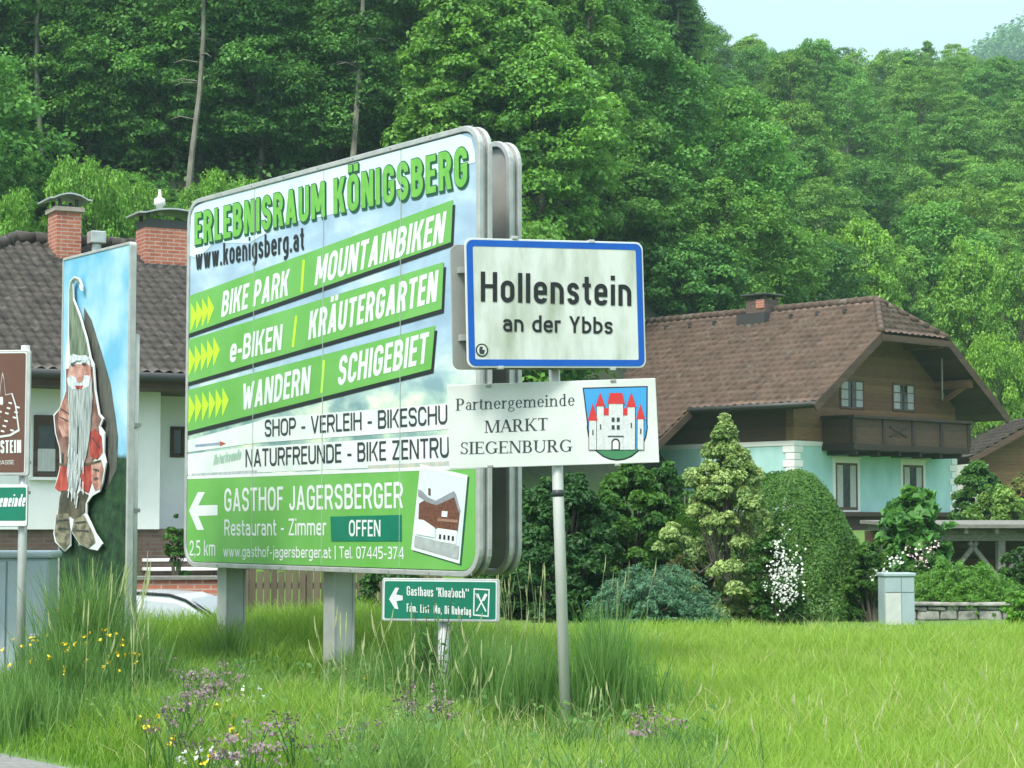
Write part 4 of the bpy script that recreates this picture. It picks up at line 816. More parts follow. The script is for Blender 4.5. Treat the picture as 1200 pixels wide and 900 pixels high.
def sans_glyph(ch, k, t):
    um = {'Ö': 'O', 'Ä': 'A', 'Ü': 'U'}.get(ch); ch = um or ch; W = SANS_W.get(ch, 0) * k; W = max(W, t if ch in 'Iil|.,' else 1.9 * t if ch not in 'jrft1-"' else t)
    l, r, b, T, X, c = t / 2, W - t / 2, t / 2, 1 - t / 2, 0.72, W / 2; xt = X - t / 2; f = min(0.26, max(0.08, W * 0.46)); ty = t * 0.86; b, T, xt = ty / 2, 1 - ty / 2, X - ty / 2
    S, Q = [], []
    o = lambda *p: S.extend(stroke(p, t)); cl = lambda *p: S.extend(stroke(p, t, True)); v = lambda x, y0, y1: S.append([Vector(p) for p in ((x - l, y0), (x + l, y0), (x + l, y1), (x - l, y1))])
    h = lambda x0, x1, y: S.append([Vector(p) for p in ((x0, y - ty / 2), (x1, y - ty / 2), (x1, y + ty / 2), (x0, y + ty / 2))])
    def dg(x0, y0, x1, y1, w_=1.08): S.append([Vector(p) for p in ((x0, y0), (x0 + t * w_, y0), (x1 + t * w_, y1), (x1, y1))])
    sq = lambda x, y, q=1.0: S.append([Vector(p) for p in ((x - t * .55 * q, y), (x + t * .55 * q, y), (x + t * .55 * q, y + t * 1.05), (x - t * .55 * q, y + t * 1.05))])
    if ch == 'A': dg(0, 0, c - t * .56, 1); dg(W - t * 1.08, 0, c - t * .52, 1); h(W * .22, W * .78, .27)
    elif ch == 'B': v(l, 0, 1); o((l, .53), (r - .02, .53, f * .8), (r - .02, T, f * .8), (l, T)); o((l, b), (r, b, f * .8), (r, .53, f * .8), (l, .53))
    elif ch == 'C': o((r, .68), (r, T, f), (l, T, f), (l, b, f), (r, b, f), (r, .32))
    elif ch == 'D': v(l, 0, 1); o((l, b), (r, b, f), (r, T, f), (l, T))
    elif ch == 'E': v(l, 0, 1); h(l, W, T); h(l, W * .92, .52); h(l, W, b)
    elif ch == 'F': v(l, 0, 1); h(l, W, T); h(l, W * .9, .5)
    elif ch == 'G': o((r, .70), (r, T, f), (l, T, f), (l, b, f), (r, b, f), (r, .48), (c, .48))
    elif ch == 'H': v(l, 0, 1); v(r, 0, 1); h(l, r, .52)
    elif ch == 'I': v(l, 0, 1)
    elif ch == 'J': o((r, 1), (r, b, f), (l, b, f), (l, .28))
    elif ch == 'K': v(l, 0, 1); dg(W * .22, .42, W - t * 1.15, 1, 1.15); dg(W - t * 1.1, 0, W * .34, .6, 1.1)
    elif ch == 'L': v(l, 0, 1); h(l, W, b)
    elif ch == 'M': v(l, 0, 1); v(r, 0, 1); nd = min(1.0, max(.55, (W - 2 * t) / t * .5 + .3)); dg(c - t * nd * .5, .18, t * .12, 1, nd); dg(c - t * nd * .5, .18, W - t * (nd + .12), 1, nd)
    elif ch == 'N': v(l, 0, 1); v(r, 0, 1); nd = min(1.1, max(.55, (W - 2 * t) / t + .5)); dg(W - t * (nd + .08), 0, t * .08, 1, nd)
    elif ch in 'O0Q': cl((l, b, f), (r, b, f), (r, T, f), (l, T, f))
    elif ch == 'P': v(l, 0, 1); o((l, .44), (r, .44, f), (r, T, f), (l, T))
    elif ch == 'R': v(l, 0, 1); o((l, .47), (r, .47, f), (r, T, f), (l, T)); dg(W - t * 1.05, 0, W * .42, .5)
    elif ch == 'S': o((r, .72), (r, T, f), (l, T, f), (l, .53, f), (r, .49, f), (r, b, f), (l, b, f), (l, .28))
    elif ch == 'T': h(0, W, T); v(c, 0, 1)
    elif ch == 'U': o((l, 1), (l, b, f), (r, b, f), (r, 1))
    elif ch == 'V': dg(c - t * .54, 0, 0, 1); dg(c - t * .54, 0, W - t * 1.08, 1)
    elif ch == 'W':
        for p, q in ((.26, 0), (.26, .5), (.74, .5), (.74, 1)): dg((W - t * 1.05) * p, 0, (W - t * 1.05) * q, 1 if q in (0, 1) else .85, 1.02)
    elif ch == 'X': dg(0, 0, W - t, 1); dg(W - t, 0, 0, 1)
    elif ch == 'Y': dg(c - t * .54, .42, 0, 1); dg(c - t * .54, .42, W - t * 1.08, 1); v(c, 0, .46)
    elif ch == 'Z': h(0, W, T); h(0, W, b); dg(0, ty * .6, W - t * 1.1, 1 - ty * .6)
    elif ch == 'a': o((l, xt - .12), (l, xt, f * .8), (r, xt, f), (r, 0)); o((r, .42), (l, .42, f * .8), (l, b, f * .8), (r, b))
    elif ch == 'b': v(l, 0, 1); o((l, b), (r, b, f), (r, xt, f), (l, xt))
    elif ch == 'c': o((r, .50), (r, xt, f), (l, xt, f), (l, b, f), (r, b, f), (r, .22))
    elif ch == 'd': v(r, 0, 1); o((r, b), (l, b, f), (l, xt, f), (r, xt))
    elif ch == 'e': o((r, .18), (r, b, f), (l, b, f), (l, xt, f), (r, xt, f), (r, .36), (l, .36))
    elif ch == 'f': o((W, T), (l + t * .4, T, .2), (l + t * .4, 0)); h(0, W, xt)
    elif ch == 'g': o((r, X), (r, -.26 + ty / 2, f), (l, -.26 + ty / 2)); o((r, b), (l, b, f), (l, xt, f), (r, xt))
    elif ch == 'h': v(l, 0, 1); o((l, xt), (r, xt, f), (r, 0))
    elif ch == 'i': v(l, 0, X); sq(l, .86, .92)
    elif ch == 'j': o((r, X), (r, -.26 + ty / 2, .15), (r - .16, -.26 + ty / 2)); sq(r, .86, .92)
    elif ch == 'k': v(l, 0, 1); dg(W * .2, .28, W - t * 1.12, X, 1.12); dg(W - t * 1.08, 0, W * .32, .44)
    elif ch == 'l': v(l, 0, 1)
    elif ch == 'm': v(l, 0, X); o((l, xt), (c, xt, f * .6), (c, 0)); o((c, xt), (r, xt, f * .6), (r, 0))
    elif ch == 'n': v(l, 0, X); o((l, xt), (r, xt, f), (r, 0))
    elif ch == 'o': cl((l, b, f), (r, b, f), (r, xt, f), (l, xt, f))
    elif ch == 'p': v(l, -.26, X); o((l, b), (r, b, f), (r, xt, f), (l, xt))
    elif ch == 'q': v(r, -.26, X); o((r, b), (l, b, f), (l, xt, f), (r, xt))
    elif ch == 'r': v(l, 0, X); o((l, xt - .06), (l + .02, xt, .06), (W, xt))
    elif ch == 's': o((r, .52), (r, xt, f * .7), (l, xt, f * .7), (l, .39, f * .7), (r, .35, f * .7), (r, b, f * .7), (l, b, f * .7), (l, .2))
    elif ch == 't': o((l + t * .5, .95), (l + t * .5, b, .16), (W, b)); h(0, W, xt)
    elif ch == 'u': v(r, 0, X); o((l, X), (l, b, f), (r, b))
    elif ch == 'v': dg(c - t * .54, 0, 0, X); dg(c - t * .54, 0, W - t * 1.08, X)
    elif ch == 'w':
        for p, q in ((.26, 0), (.26, .5), (.74, .5), (.74, 1)): dg((W - t) * p, 0, (W - t) * q, X, 1.0)
    elif ch == 'x': dg(0, 0, W - t, X); dg(W - t, 0, 0, X)
    elif ch == 'y': dg(c - t * .54, 0, 0, X); dg(W * .18, -.26, W - t * 1.08, X)
    elif ch == 'z': h(0, W, xt); h(0, W, b); dg(0, ty, W - t * 1.1, X - ty)
    elif ch == '1': v(r, 0, 1); dg(0, .74, r - t * .7, 1)
    elif ch == '2': o((l, .70), (l, T, f), (r, T, f), (r, .5, f), (l, .14, .05), (l, b)); h(l - t / 2, W, b)
    elif ch == '3': o((l, T), (r, T, f), (r, .53, f), (W * .3, .53)); o((W * .3, .53), (r, .53, f), (r, b, f), (l, b))
    elif ch == '4': v(r - t * .4, 0, 1); h(0, W, .28); dg(0, .28, r - t * 1.1, 1, .9)
    elif ch == '5': o((r, T), (l, T), (l, .58), (r, .58, f), (r, b, f), (l, b))
    elif ch == '6': o((r, T), (l, T, f), (l, b, f), (r, b, f), (r, .57, f), (l, .57))
    elif ch == '7': h(0, W, T); dg(W * .15, 0, W - t * 1.08, 1)
    elif ch == '8': cl((l, b, f), (r, b, f), (r, .53, f), (l, .53, f)); cl((l, .53, f), (r, .53, f), (r, T, f), (l, T, f))
    elif ch == '9': o((l, b), (r, b, f), (r, T, f), (l, T, f), (l, .43, f), (r, .43))
    elif ch == '-': h(0, W, .38)
    elif ch == '|': v(l, -.12, 1.08)
    elif ch == '.': sq(l, 0, .92)
    elif ch == ',': sq(l, 0, .92); dg(-t * .25, -.16, l - t * .1, 0, .5)
    elif ch == '"': v(l, .7, 1); v(l + t * 1.9, .7, 1)
    if um:
        off = max(t * .75, W * .22); sq(c - off, 1.08); sq(c + off, 1.08)
    return S, W
def lettering(fr, s, bl, br, tl, y, m, name, parent, t=0.15, shear=0.0, fit=None, shift=(0, 0), gap=None, grow=0.0, step=0.00006):
    """the line s in a narrow single-weight sans, its baseline from pixel bl to br and its capital height up to tl, set on the board plane;
    t is the stroke over the capital height; grow fattens every stroke outwards (for an edge behind the letters)"""
    A, B, C = [Vector(fr.pix(q[0] + shift[0], q[1] + shift[1])) for q in (bl, br, tl)]
    Hh = (C - A).length; Wt = (B - A).length / Hh; gap = 0.09 + 0.25 * t if gap is None else gap; f = fit or s
    sw = sum(SANS_W.get({'Ö': 'O', 'Ä': 'A', 'Ü': 'U'}.get(c, c), 0) + (0.34 if c == ' ' else 0) for c in f); fixed = gap * (len(f) - 1) + sum(t for c in f if c in 'Iil|.,')
    lo_k, hi_k = 0.1, 4.0
    def adv(k):
        x = 0; out = []
        for c in s:
            if c == ' ': x += max(.26, 0.34 * k); out.append(None); continue
            g_, w_ = sans_glyph(c, k, t); out.append((x, g_)); x += w_ + gap
        return out
    def width(k):
        x = 0
        for c in f: x += (max(.26, 0.34 * k) if c == ' ' else sans_glyph(c, k, t)[1] + gap)
        return x - gap
    for _ in range(26):
        k = (lo_k + hi_k) / 2
        if width(k) > Wt: hi_k = k
        else: lo_k = k
    mb = MB(); ux = (B - A).normalized() * Hh; uz = C - A; i = 0
    for it in adv(k):
        if not it: continue
        x, g_ = it
        polys = g_
        for p in polys:
            if grow:
                c_ = sum(p, Vector((0, 0))) / len(p); q = []
                n = len(p)
                for j in range(n):
                    e0 = (p[j] - p[j - 1]); e1 = (p[(j + 1) % n] - p[j])
                    if e0.length < 1e-5 or e1.length < 1e-5: q.append(p[j]); continue
                    e0 = e0.normalized(); e1 = e1.normalized(); sg_n = 1 if sum(p[a_].cross(p[(a_ + 1) % n]) if False else p[a_].x * p[(a_ + 1) % n].y - p[(a_ + 1) % n].x * p[a_].y for a_ in range(n)) > 0 else -1
                    m0 = Vector((e0.y, -e0.x)) * sg_n; m1 = Vector((e1.y, -e1.x)) * sg_n; mm = m0 + m1; mm = mm / max(0.6, mm.dot(m0)) if mm.length > 1e-5 else m0
                    q.append(p[j] + mm * grow)
                p = q
            pts = [A + ux * (x + v.x + shear * v.y) + uz * v.y for v in p]
            mb.sheet([tuple(v) for v in pts], y - step * (i % 9)); i += 1
    return mb.build(name, m, parent)
# a book serif drawn from stems, hairlines and bowls
def serif_glyph(ch):
    T, H, S = 0.15, 0.055, 0.045; q = []
    def vs(x, z0, z1, w=T, a=1, b=1):
        q.append([(x - w / 2, z0), (x + w / 2, z0), (x + w / 2, z1), (x - w / 2, z1)])
        if a: q.append([(x - w / 2 - 0.10, z0), (x + w / 2 + 0.10, z0), (x + w / 2 + 0.10, z0 + S), (x - w / 2 - 0.10, z0 + S)])
        if b == 1: q.append([(x - w / 2 - 0.10, z1 - S), (x + w / 2 + 0.10, z1 - S), (x + w / 2 + 0.10, z1), (x - w / 2 - 0.10, z1)])
        if b == 2: q.append([(x - w / 2 - 0.11, z1 - 0.09), (x, z1 - 0.06), (x, z1 + 0.01), (x - w / 2, z1)])
    def hb(x0, x1, z, w=H): q.append([(x0, z - w / 2), (x1, z - w / 2), (x1, z + w / 2), (x0, z + w / 2)])
    def dg(x0, z0, x1, z1, w):  q.append([(x0 - w / 2, z0), (x0 + w / 2, z0), (x1 + w / 2, z1), (x1 - w / 2, z1)])
    def arc(cx, cz, rx, rz_, a0, a1, wt=T, wn=H):
        n = max(4, int(abs(a1 - a0) / 12))
        for k in range(n):
            p = []
            for a, o_ in ((a0 + (a1 - a0) * k / n, 1), (a0 + (a1 - a0) * (k + 1) / n, 1), (a0 + (a1 - a0) * (k + 1) / n, 0), (a0 + (a1 - a0) * k / n, 0)):
                ra, rb_ = (rx, rz_) if o_ else (rx - wt, rz_ - wn); p.append((cx + ra * math.cos(R(a)), cz + rb_ * math.sin(R(a))))
            q.append(p)
    X = 0.68
    if ch == 'P': vs(0.17, 0, 1); hb(0.2, 0.42, 0.975); hb(0.2, 0.42, 0.475); arc(0.40, 0.725, 0.27, 0.275, -90, 90); wd = 0.72
    elif ch == 'R': vs(0.17, 0, 1); hb(0.2, 0.42, 0.975); hb(0.2, 0.42, 0.495); arc(0.40, 0.735, 0.26, 0.265, -90, 90); dg(0.70, 0, 0.40, 0.5, 0.17); hb(0.60, 0.86, 0.022, S); wd = 0.86
    elif ch == 'B': vs(0.17, 0, 1); hb(0.2, 0.42, 0.975); hb(0.2, 0.44, 0.52); hb(0.2, 0.44, 0.025); arc(0.40, 0.755, 0.24, 0.245, -90, 90); arc(0.42, 0.27, 0.29, 0.27, -90, 90); wd = 0.78
    elif ch == 'M': vs(0.14, 0, 1, 0.06); vs(0.98, 0, 1, T); dg(0.52, 0, 0.2, 1, 0.15); dg(0.54, 0, 0.94, 1, 0.06); wd = 1.14
    elif ch == 'A': dg(0.06, 0, 0.40, 1, 0.06); dg(0.72, 0, 0.40, 1, 0.17); hb(0.18, 0.58, 0.34); hb(-0.06, 0.20, 0.022, S); hb(0.56, 0.88, 0.022, S); wd = 0.82
    elif ch == 'K': vs(0.17, 0, 1); dg(0.28, 0.42, 0.70, 1, 0.07); dg(0.76, 0, 0.38, 0.55, 0.17); hb(0.56, 0.86, 0.978, S); hb(0.62, 0.92, 0.022, S); wd = 0.90
    elif ch == 'T': vs(0.38, 0, 1, T, 1, 0); hb(0.04, 0.72, 0.972); dg(0.07, 0.80, 0.055, 1, 0.04); dg(0.69, 0.80, 0.705, 1, 0.04); wd = 0.76
    elif ch == 'S':
        arc(0.31, 0.755, 0.235, 0.245, 20, 250, 0.10, 0.055); arc(0.31, 0.265, 0.255, 0.265, -160, 72, 0.11, 0.055); q.append([(0.14, 0.66), (0.27, 0.58), (0.48, 0.36), (0.40, 0.50)]); q.append([(0.235, 0.565), (0.255, 0.51), (0.41, 0.47), (0.36, 0.53)])
        dg(0.525, 0.70, 0.525, 1.0, 0.035); dg(0.075, 0.0, 0.075, 0.30, 0.035); wd = 0.62
    elif ch == 'I': vs(0.17, 0, 1); wd = 0.36
    elif ch == 'E': vs(0.17, 0, 1); hb(0.2, 0.64, 0.972); hb(0.2, 0.54, 0.52); hb(0.2, 0.68, 0.028); dg(0.63, 0.78, 0.64, 1, 0.04); dg(0.52, 0.42, 0.52, 0.62, 0.04); dg(0.66, 0.22, 0.685, 0, 0.04); wd = 0.72
    elif ch == 'G': arc(0.48, 0.5, 0.44, 0.51, 40, 318, T, H); vs(0.76, 0.06, 0.42, T, 0, 1); dg(0.79, 0.72, 0.79, 1.0, 0.035); wd = 0.94
    elif ch == 'N': vs(0.14, 0, 1, 0.06, 1, 1); vs(0.78, 0, 1, 0.06, 0, 1); dg(0.76, 0, 0.16, 1, 0.17); wd = 0.92
    elif ch == 'U': vs(0.18, 0.3, 1, T, 0, 1); vs(0.78, 0.3, 1, 0.06, 0, 1); arc(0.455, 0.31, 0.35, 0.325, 180, 360, 0.11, 0.06); wd = 0.94
    elif ch == 'a': vs(0.42, 0.04, 0.45, 0.12, 0, 0); arc(0.29, 0.47, 0.19, 0.21, 0, 165, 0.11, 0.05); arc(0.26, 0.2, 0.2, 0.2, 60, 330, 0.11, 0.045); dg(0.43, 0.02, 0.52, 0.06, 0.10); wd = 0.55
    elif ch == 'r': vs(0.15, 0, X, 0.12, 1, 2); arc(0.36, 0.44, 0.2, 0.23, 55, 160, 0.10, 0.09); wd = 0.47
    elif ch == 't': vs(0.2, 0.12, 0.86, 0.12, 0, 0); hb(0.02, 0.38, X - 0.03); arc(0.30, 0.16, 0.16, 0.17, 180, 310, 0.10, 0.05); wd = 0.41
    elif ch == 'n': vs(0.15, 0, X, 0.12, 1, 2); vs(0.55, 0, 0.45, 0.12, 1, 0); arc(0.38, 0.43, 0.23, 0.25, 0, 155, 0.12, 0.07); wd = 0.72
    elif ch == 'm':
        vs(0.15, 0, X, 0.12, 1, 2)
        for x in (0.53, 0.91): vs(x, 0, 0.45, 0.12, 1, 0); arc(x - 0.16, 0.43, 0.22, 0.25, 0, 155, 0.12, 0.07)
        wd = 1.07
    elif ch == 'e': arc(0.31, 0.34, 0.26, 0.355, 0, 325, 0.12, 0.05); hb(0.1, 0.56, 0.36, 0.045); wd = 0.61
    elif ch == 'g': arc(0.28, 0.45, 0.21, 0.235, 0, 360, 0.10, 0.05); arc(0.30, -0.11, 0.26, 0.17, 0, 360, 0.07, 0.05); dg(0.14, 0.02, 0.16, 0.24, 0.07); dg(0.40, 0.02, 0.14, 0.07, 0.10); hb(0.40, 0.58, 0.64, 0.05); wd = 0.58
    elif ch == 'i': vs(0.15, 0, X, 0.12, 1, 2); q.append(disc(0.14, 0.9, 0.085, 12)); wd = 0.33
    elif ch == 'd': vs(0.48, 0, 1.02, 0.12, 0, 2); arc(0.31, 0.34, 0.25, 0.355, 30, 330, 0.12, 0.05); hb(0.5, 0.64, 0.03, 0.05); wd = 0.68
    else: wd = 0.3
    return q, wd
def serif_line(fr, s, bl, br, tl, y, m, name, parent):
    x = 0; pol = []
    for ch in s:
        q, wd = serif_glyph(ch); pol += [[(a + x, b) for a, b in p] for p in q]; x += wd + 0.03
    xs_ = [a for p in pol for a, b in p]; x0, x1 = min(xs_), max(xs_)
    A, B, C = [Vector(fr.pix(*q)) for q in (bl, br, tl)]; mb = MB()
    for i, p in enumerate(pol):
        mb.sheet([tuple(A + (B - A) * ((a - x0) / (x1 - x0)) + (C - A) * b) for a, b in p], y - 0.00012 * (i % 9))
    return mb.build(name, m, parent)
def ppoly(fr, pts, y, m, name, parent, th=0.0):
    q = fr.pts(pts); mb = MB()
    mb.prism(q, y, y + th) if th else mb.sheet(q, y)
    return mb.build(name, m, parent)
def strip(fr, a, b, wpx, y, m, name, parent):
    (ax, ay), (bx, by) = a, b; d = math.hypot(bx - ax, by - ay); nx, ny = -(by - ay) / d * wpx / 2, (bx - ax) / d * wpx / 2
    return ppoly(fr, [(ax + nx, ay + ny), (bx + nx, by + ny), (bx - nx, by - ny), (ax - nx, ay - ny)], y, m, name, parent)

# ------------------------------------------------------------------ the big billboard
BF = Fr(((562 - 600) / FPX * 16.0, 16.0, 0), math.atan2(-0.807, 0.59))
bd = thing('billboard', 'large double-faced grey-framed billboard with green banners and a green inn panel', 'billboard', BF.m)
bx0 = BF.pix(217.5, 450)[0]; bx1 = 0.0; bz1 = (BF.pix(242, 229.7)[1] + BF.pix(537, 149.5)[1]) / 2; bz0 = (BF.pix(216.7, 663.3)[1] + BF.pix(533, 676.7)[1]) / 2
# printed landscape: hazy blue ranges over pale green slopes, bleached by the sun
pm = bpy.data.materials.new('landscape_print'); pm.use_nodes = True; t = pm.node_tree; b = t.nodes['Principled BSDF']; b.inputs['Roughness'].default_value = 0.4
g = N(t, 'ShaderNodeTexCoord'); sx = N(t, 'ShaderNodeSeparateXYZ'); t.links.new(g.outputs['Object'], sx.inputs[0])
n1 = N(t, 'ShaderNodeTexNoise'); n1.inputs['Scale'].default_value = 1.6; n1.inputs['Detail'].default_value = 9; n1.inputs['Roughness'].default_value = 0.55; n1.inputs['Distortion'].default_value = 0.3
mp2 = N(t, 'ShaderNodeMapping'); mp2.inputs['Scale'].default_value = (0.9, 1, 1.7); t.links.new(g.outputs['Object'], mp2.inputs[0]); t.links.new(mp2.outputs[0], n1.inputs['Vector'])
r1 = N(t, 'ShaderNodeValToRGB'); e = r1.color_ramp.elements; e[0].position = 0.34; e[0].color = (0.27, 0.39, 0.51, 1); e[1].position = 0.68; e[1].color = (0.52, 0.65, 0.72, 1)
k_ = e.new(0.52); k_.color = (0.36, 0.50, 0.63, 1)
t.links.new(n1.outputs['Fac'], r1.inputs['Fac'])
r2 = N(t, 'ShaderNodeValToRGB'); e = r2.color_ramp.elements; e[0].position = 0.40; e[0].color = (0.17, 0.30, 0.30, 1); e[1].position = 0.60; e[1].color = (0.72, 0.82, 0.58, 1); k_ = e.new(0.5); k_.color = (0.38, 0.52, 0.45, 1)
t.links.new(n1.outputs['Fac'], r2.inputs['Fac'])
za = BF.pix(480, 400)[1]; zb3 = BF.pix(480, 480)[1]
mr = N(t, 'ShaderNodeMapRange'); mr.inputs['From Min'].default_value = za; mr.inputs['From Max'].default_value = zb3; t.links.new(sx.outputs['Z'], mr.inputs['Value'])
xm_ = N(t, 'ShaderNodeMix', data_type='RGBA'); t.links.new(mr.outputs[0], xm_.inputs['Factor']); t.links.new(r1.outputs[0], xm_.inputs['A']); t.links.new(r2.outputs[0], xm_.inputs['B']); t.links.new(xm_.outputs['Result'], b.inputs['Base Color'])
M['skyprint'] = mat('pale_sky_print', (0.64, 0.76, 0.80), (0.54, 0.71, 0.80), 1.1, 0.4)
M['palestrip'] = mat('bleached_white_print', (0.70, 0.75, 0.72), (0.58, 0.66, 0.64), 3.2, 0.45, lo=0.45, hi=0.7)
fo_ = rrect(bx0, bx1, bz0, bz1, 0.22); fi_ = rrect(bx0 + 0.045, bx1 - 0.055, bz0 + 0.05, bz1 - 0.05, 0.18)
front = MB().prism(rrect(bx0 + 0.05, bx1 - 0.06, bz0 + 0.055, bz1 - 0.055, 0.17), 0.012, 0.03).build('front_panel', pm, bd)
def frame_side(y0, y1, xo0, xo1, nm):
    o2 = rrect(xo0, xo1, bz0, bz1, 0.22); i2 = rrect(xo0 + 0.045, xo1 - 0.05, bz0 + 0.045, bz1 - 0.045, 0.18); g_ = rrect(xo0 + 0.03, xo1 - 0.03, bz0 + 0.03, bz1 - 0.03, 0.2)
    a = MB(); ym = (y0 + y1) / 2
    a.ringprism(o2, i2, y0, y0 + 0.042).ringprism(g_, i2, y0 + 0.042, y1 - 0.042).ringprism(o2, i2, y1 - 0.042, y1)
    return a.build(nm, M['framegrey'], bd, bevel=0.010)
frame_side(-0.004, 0.125, bx0, bx1, 'frame')
MB().prism(rrect(bx0 + 0.06, bx1 - 0.065, bz0 + 0.06, bz1 - 0.06, 0.16), 0.09, 0.10).build('front_backing', M['galvdark'], bd)
rx0_, rx1_ = bx0 - 0.40, bx1 - 0.40
frame_side(0.58, 0.71, rx0_, rx1_, 'frame')
MB().prism(rrect(rx0_ + 0.05, rx1_ - 0.055, bz0 + 0.05, bz1 - 0.05, 0.17), 0.625, 0.655).build('rear_panel', M['galvdark'], bd)
for pxl in (271.5, 397.5):
    xp = BF.pix(pxl, 700, 0.3)[0]
    MB().box(xp - 0.09, xp + 0.09, 0.19, 0.215, -0.3, bz1 - 0.3).box(xp - 0.09, xp + 0.09, 0.385, 0.41, -0.3, bz1 - 0.3).box(xp - 0.07, xp + 0.085, 0.215, 0.385, -0.3, bz1 - 0.3).build('post', M['galv'], bd, bevel=0.006)
for z_ in (bz0 + 0.5, (bz0 + bz1) / 2, bz1 - 0.6):
    MB().box(bx0 + 0.5, bx1 - 1.3, 0.104, 0.186, z_ - 0.05, z_ + 0.05).box(bx0 + 0.5, bx1 - 1.3, 0.414, 0.577, z_ - 0.05, z_ + 0.05).build('crossbar', M['galv'], bd)
Y0 = 0.011                                          # print layers lie a few millimetres proud of the panel
lay = lambda k: Y0 - 0.0018 * k
ppoly(BF, [(221, 300), (223, 245), (240, 236), (538, 157), (551, 162), (555, 176), (556, 190), (500, 206), (432, 237), (384, 252), (330, 262), (290, 285), (250, 284), (232, 302)], lay(1), M['skyprint'], 'sky_band', front)
ppoly(BF, [(219, 516), (300, 494), (312, 489.5), (557, 470), (557, 500.5), (300, 519), (219, 530)], lay(1), M['palestrip'], 'white_strip', front)
ppoly(BF, [(219, 532), (290, 524), (557, 507), (557, 543), (219, 557)], lay(1), M['palestrip'], 'white_strip', front)
ppoly(BF, [(430, 545.5), (557, 538.5), (557, 547), (430, 551.5)], lay(2), mat('print_strip', (0.35, 0.42, 0.40), (0.55, 0.5, 0.4), 12, 0.5), 'print_strip', front)
ppoly(BF, [(228, 521), (259, 518), (259, 521), (228, 524)], lay(2), mat('faded_navy_print', (0.2, 0.27, 0.4), (0.3, 0.36, 0.45), 20, 0.5), 'printed_line', front)
ppoly(BF, [(257, 517), (264, 519.5), (257, 522.5)], lay(3), M['rust'], 'printed_arrow', front)
ppoly(BF, [(224, 555), (300, 551), (300, 555), (224, 558)], lay(2), mat('faded_strip_print', (0.3, 0.36, 0.40), (0.5, 0.52, 0.52), 25, 0.5), 'printed_line', front)
lettering(BF, 'Naturfreunde', (249, 545), (281, 538), (249, 533), lay(3), mat('pale_green_print', (0.35, 0.55, 0.42), rough=0.5), 'faint_lettering', front, shear=0.3)
ttl = ((227.6, 287.2), (547.2, 216.8), (227.6, 250.2))
lettering(BF, 'ERLEBNISRAUM KÖNIGSBERG', *ttl, lay(2), M['dgreen'], 'title_shadow', front, t=0.2, grow=0.03, shift=(1.0, 2.0))
lettering(BF, 'ERLEBNISRAUM KÖNIGSBERG', *ttl, lay(3), M['dgreen'], 'title_edge', front, t=0.2, grow=0.026)
lettering(BF, 'ERLEBNISRAUM KÖNIGSBERG', *ttl, lay(4), M['tgreen'], 'title', front, t=0.2)
lettering(BF, 'www.koenigsberg.at', (228.5, 316.3), (355.2, 292.8), (228.5, 291.2), lay(3), M['black'], 'web_address', front, t=0.16)
BN = (((219, 347.5), (530, 234), (527.7, 283.6), (218.5, 392)), ((218.5, 398.5), (519.2, 307), (516.7, 362), (218.4, 448.5)), ((218, 457.5), (509, 381.5), (504.5, 432.5), (217.8, 506)))
for i, q in enumerate(BN):
    bn_ = ppoly(BF, q, lay(3), M['bgreen'], 'banner', front)
    q2 = [(q[0][0], q[0][1] + 6), (q[1][0] + 2.4, q[1][1] + 5.5), (q[2][0] + 2.4, q[2][1] + 4.6), (q[3][0], q[3][1] + 4.6)]
    ppoly(BF, q2, lay(2), M['black'], 'banner_edge', front)
    nch = (4, 5, 6)[i]; pa_ = ((223.3, 372), (221, 424.2), (221, 480))[i]; pb_ = ((248, 361.5), (255, 410), (266, 470))[i]
    mb = MB()
    for k in range(nch):
        f0 = k / (nch - 0.3); ax, ay = pa_[0] + (pb_[0] - pa_[0]) * f0, pa_[1] + (pb_[1] - pa_[1]) * f0
        mb.sheet(BF.pts([(ax, ay - 17), (ax + 7.2, ay - 2.6), (ax - 0.4, ay + 17)]), lay(4) - 0.0005 * (k % 2))
    mb.build('chevrons', M['yellow'], bn_)
    dv = (((353, 342), (355.5, 304.5)), ((342.8, 406.5), (346.8, 370)), ((376.4, 460), (379.2, 422)))[i]
    strip(BF, dv[0], dv[1], 2.6, lay(4), M['yellow'], 'divider', bn_)
for i, (s_, bl_, br_, tl_) in enumerate((('BIKE PARK', (258.5, 371.6), (336.8, 346.2), (260.5, 342)), ('MOUNTAINBIKEN', (368, 334.6), (518.6, 284), (371, 301.2)),
    ('e-BIKEN', (268.4, 425), (329, 409.8), (269.8, 396)), ('KRÄUTERGARTEN', (360.5, 398.4), (510.5, 353), (362.5, 365)),
    ('WANDERN', (282.5, 481), (361.8, 461), (284, 450)), ('SCHIGEBIET', (395, 452), (499.6, 425), (397, 418)))):
    lettering(BF, s_, bl_, br_, tl_, lay(4), M['white'], 'banner_words', front, t=0.19, shear=0.05, gap=0.10)
lettering(BF, 'SHOP - VERLEIH - BIKESCHULE', (309.5, 511.8), (523.4, 496.6), (309.5, 492.2), lay(3), M['darktext'], 'strip_words', front, t=0.15, fit='SHOP - VERLEIH - BIKESCHU')
lettering(BF, 'NATURFREUNDE - BIKE ZENTRUM', (287, 547.2), (525.5, 535.8), (287, 526.8), lay(3), M['darktext'], 'strip_words', front, t=0.15, fit='NATURFREUNDE - BIKE ZENTRU')
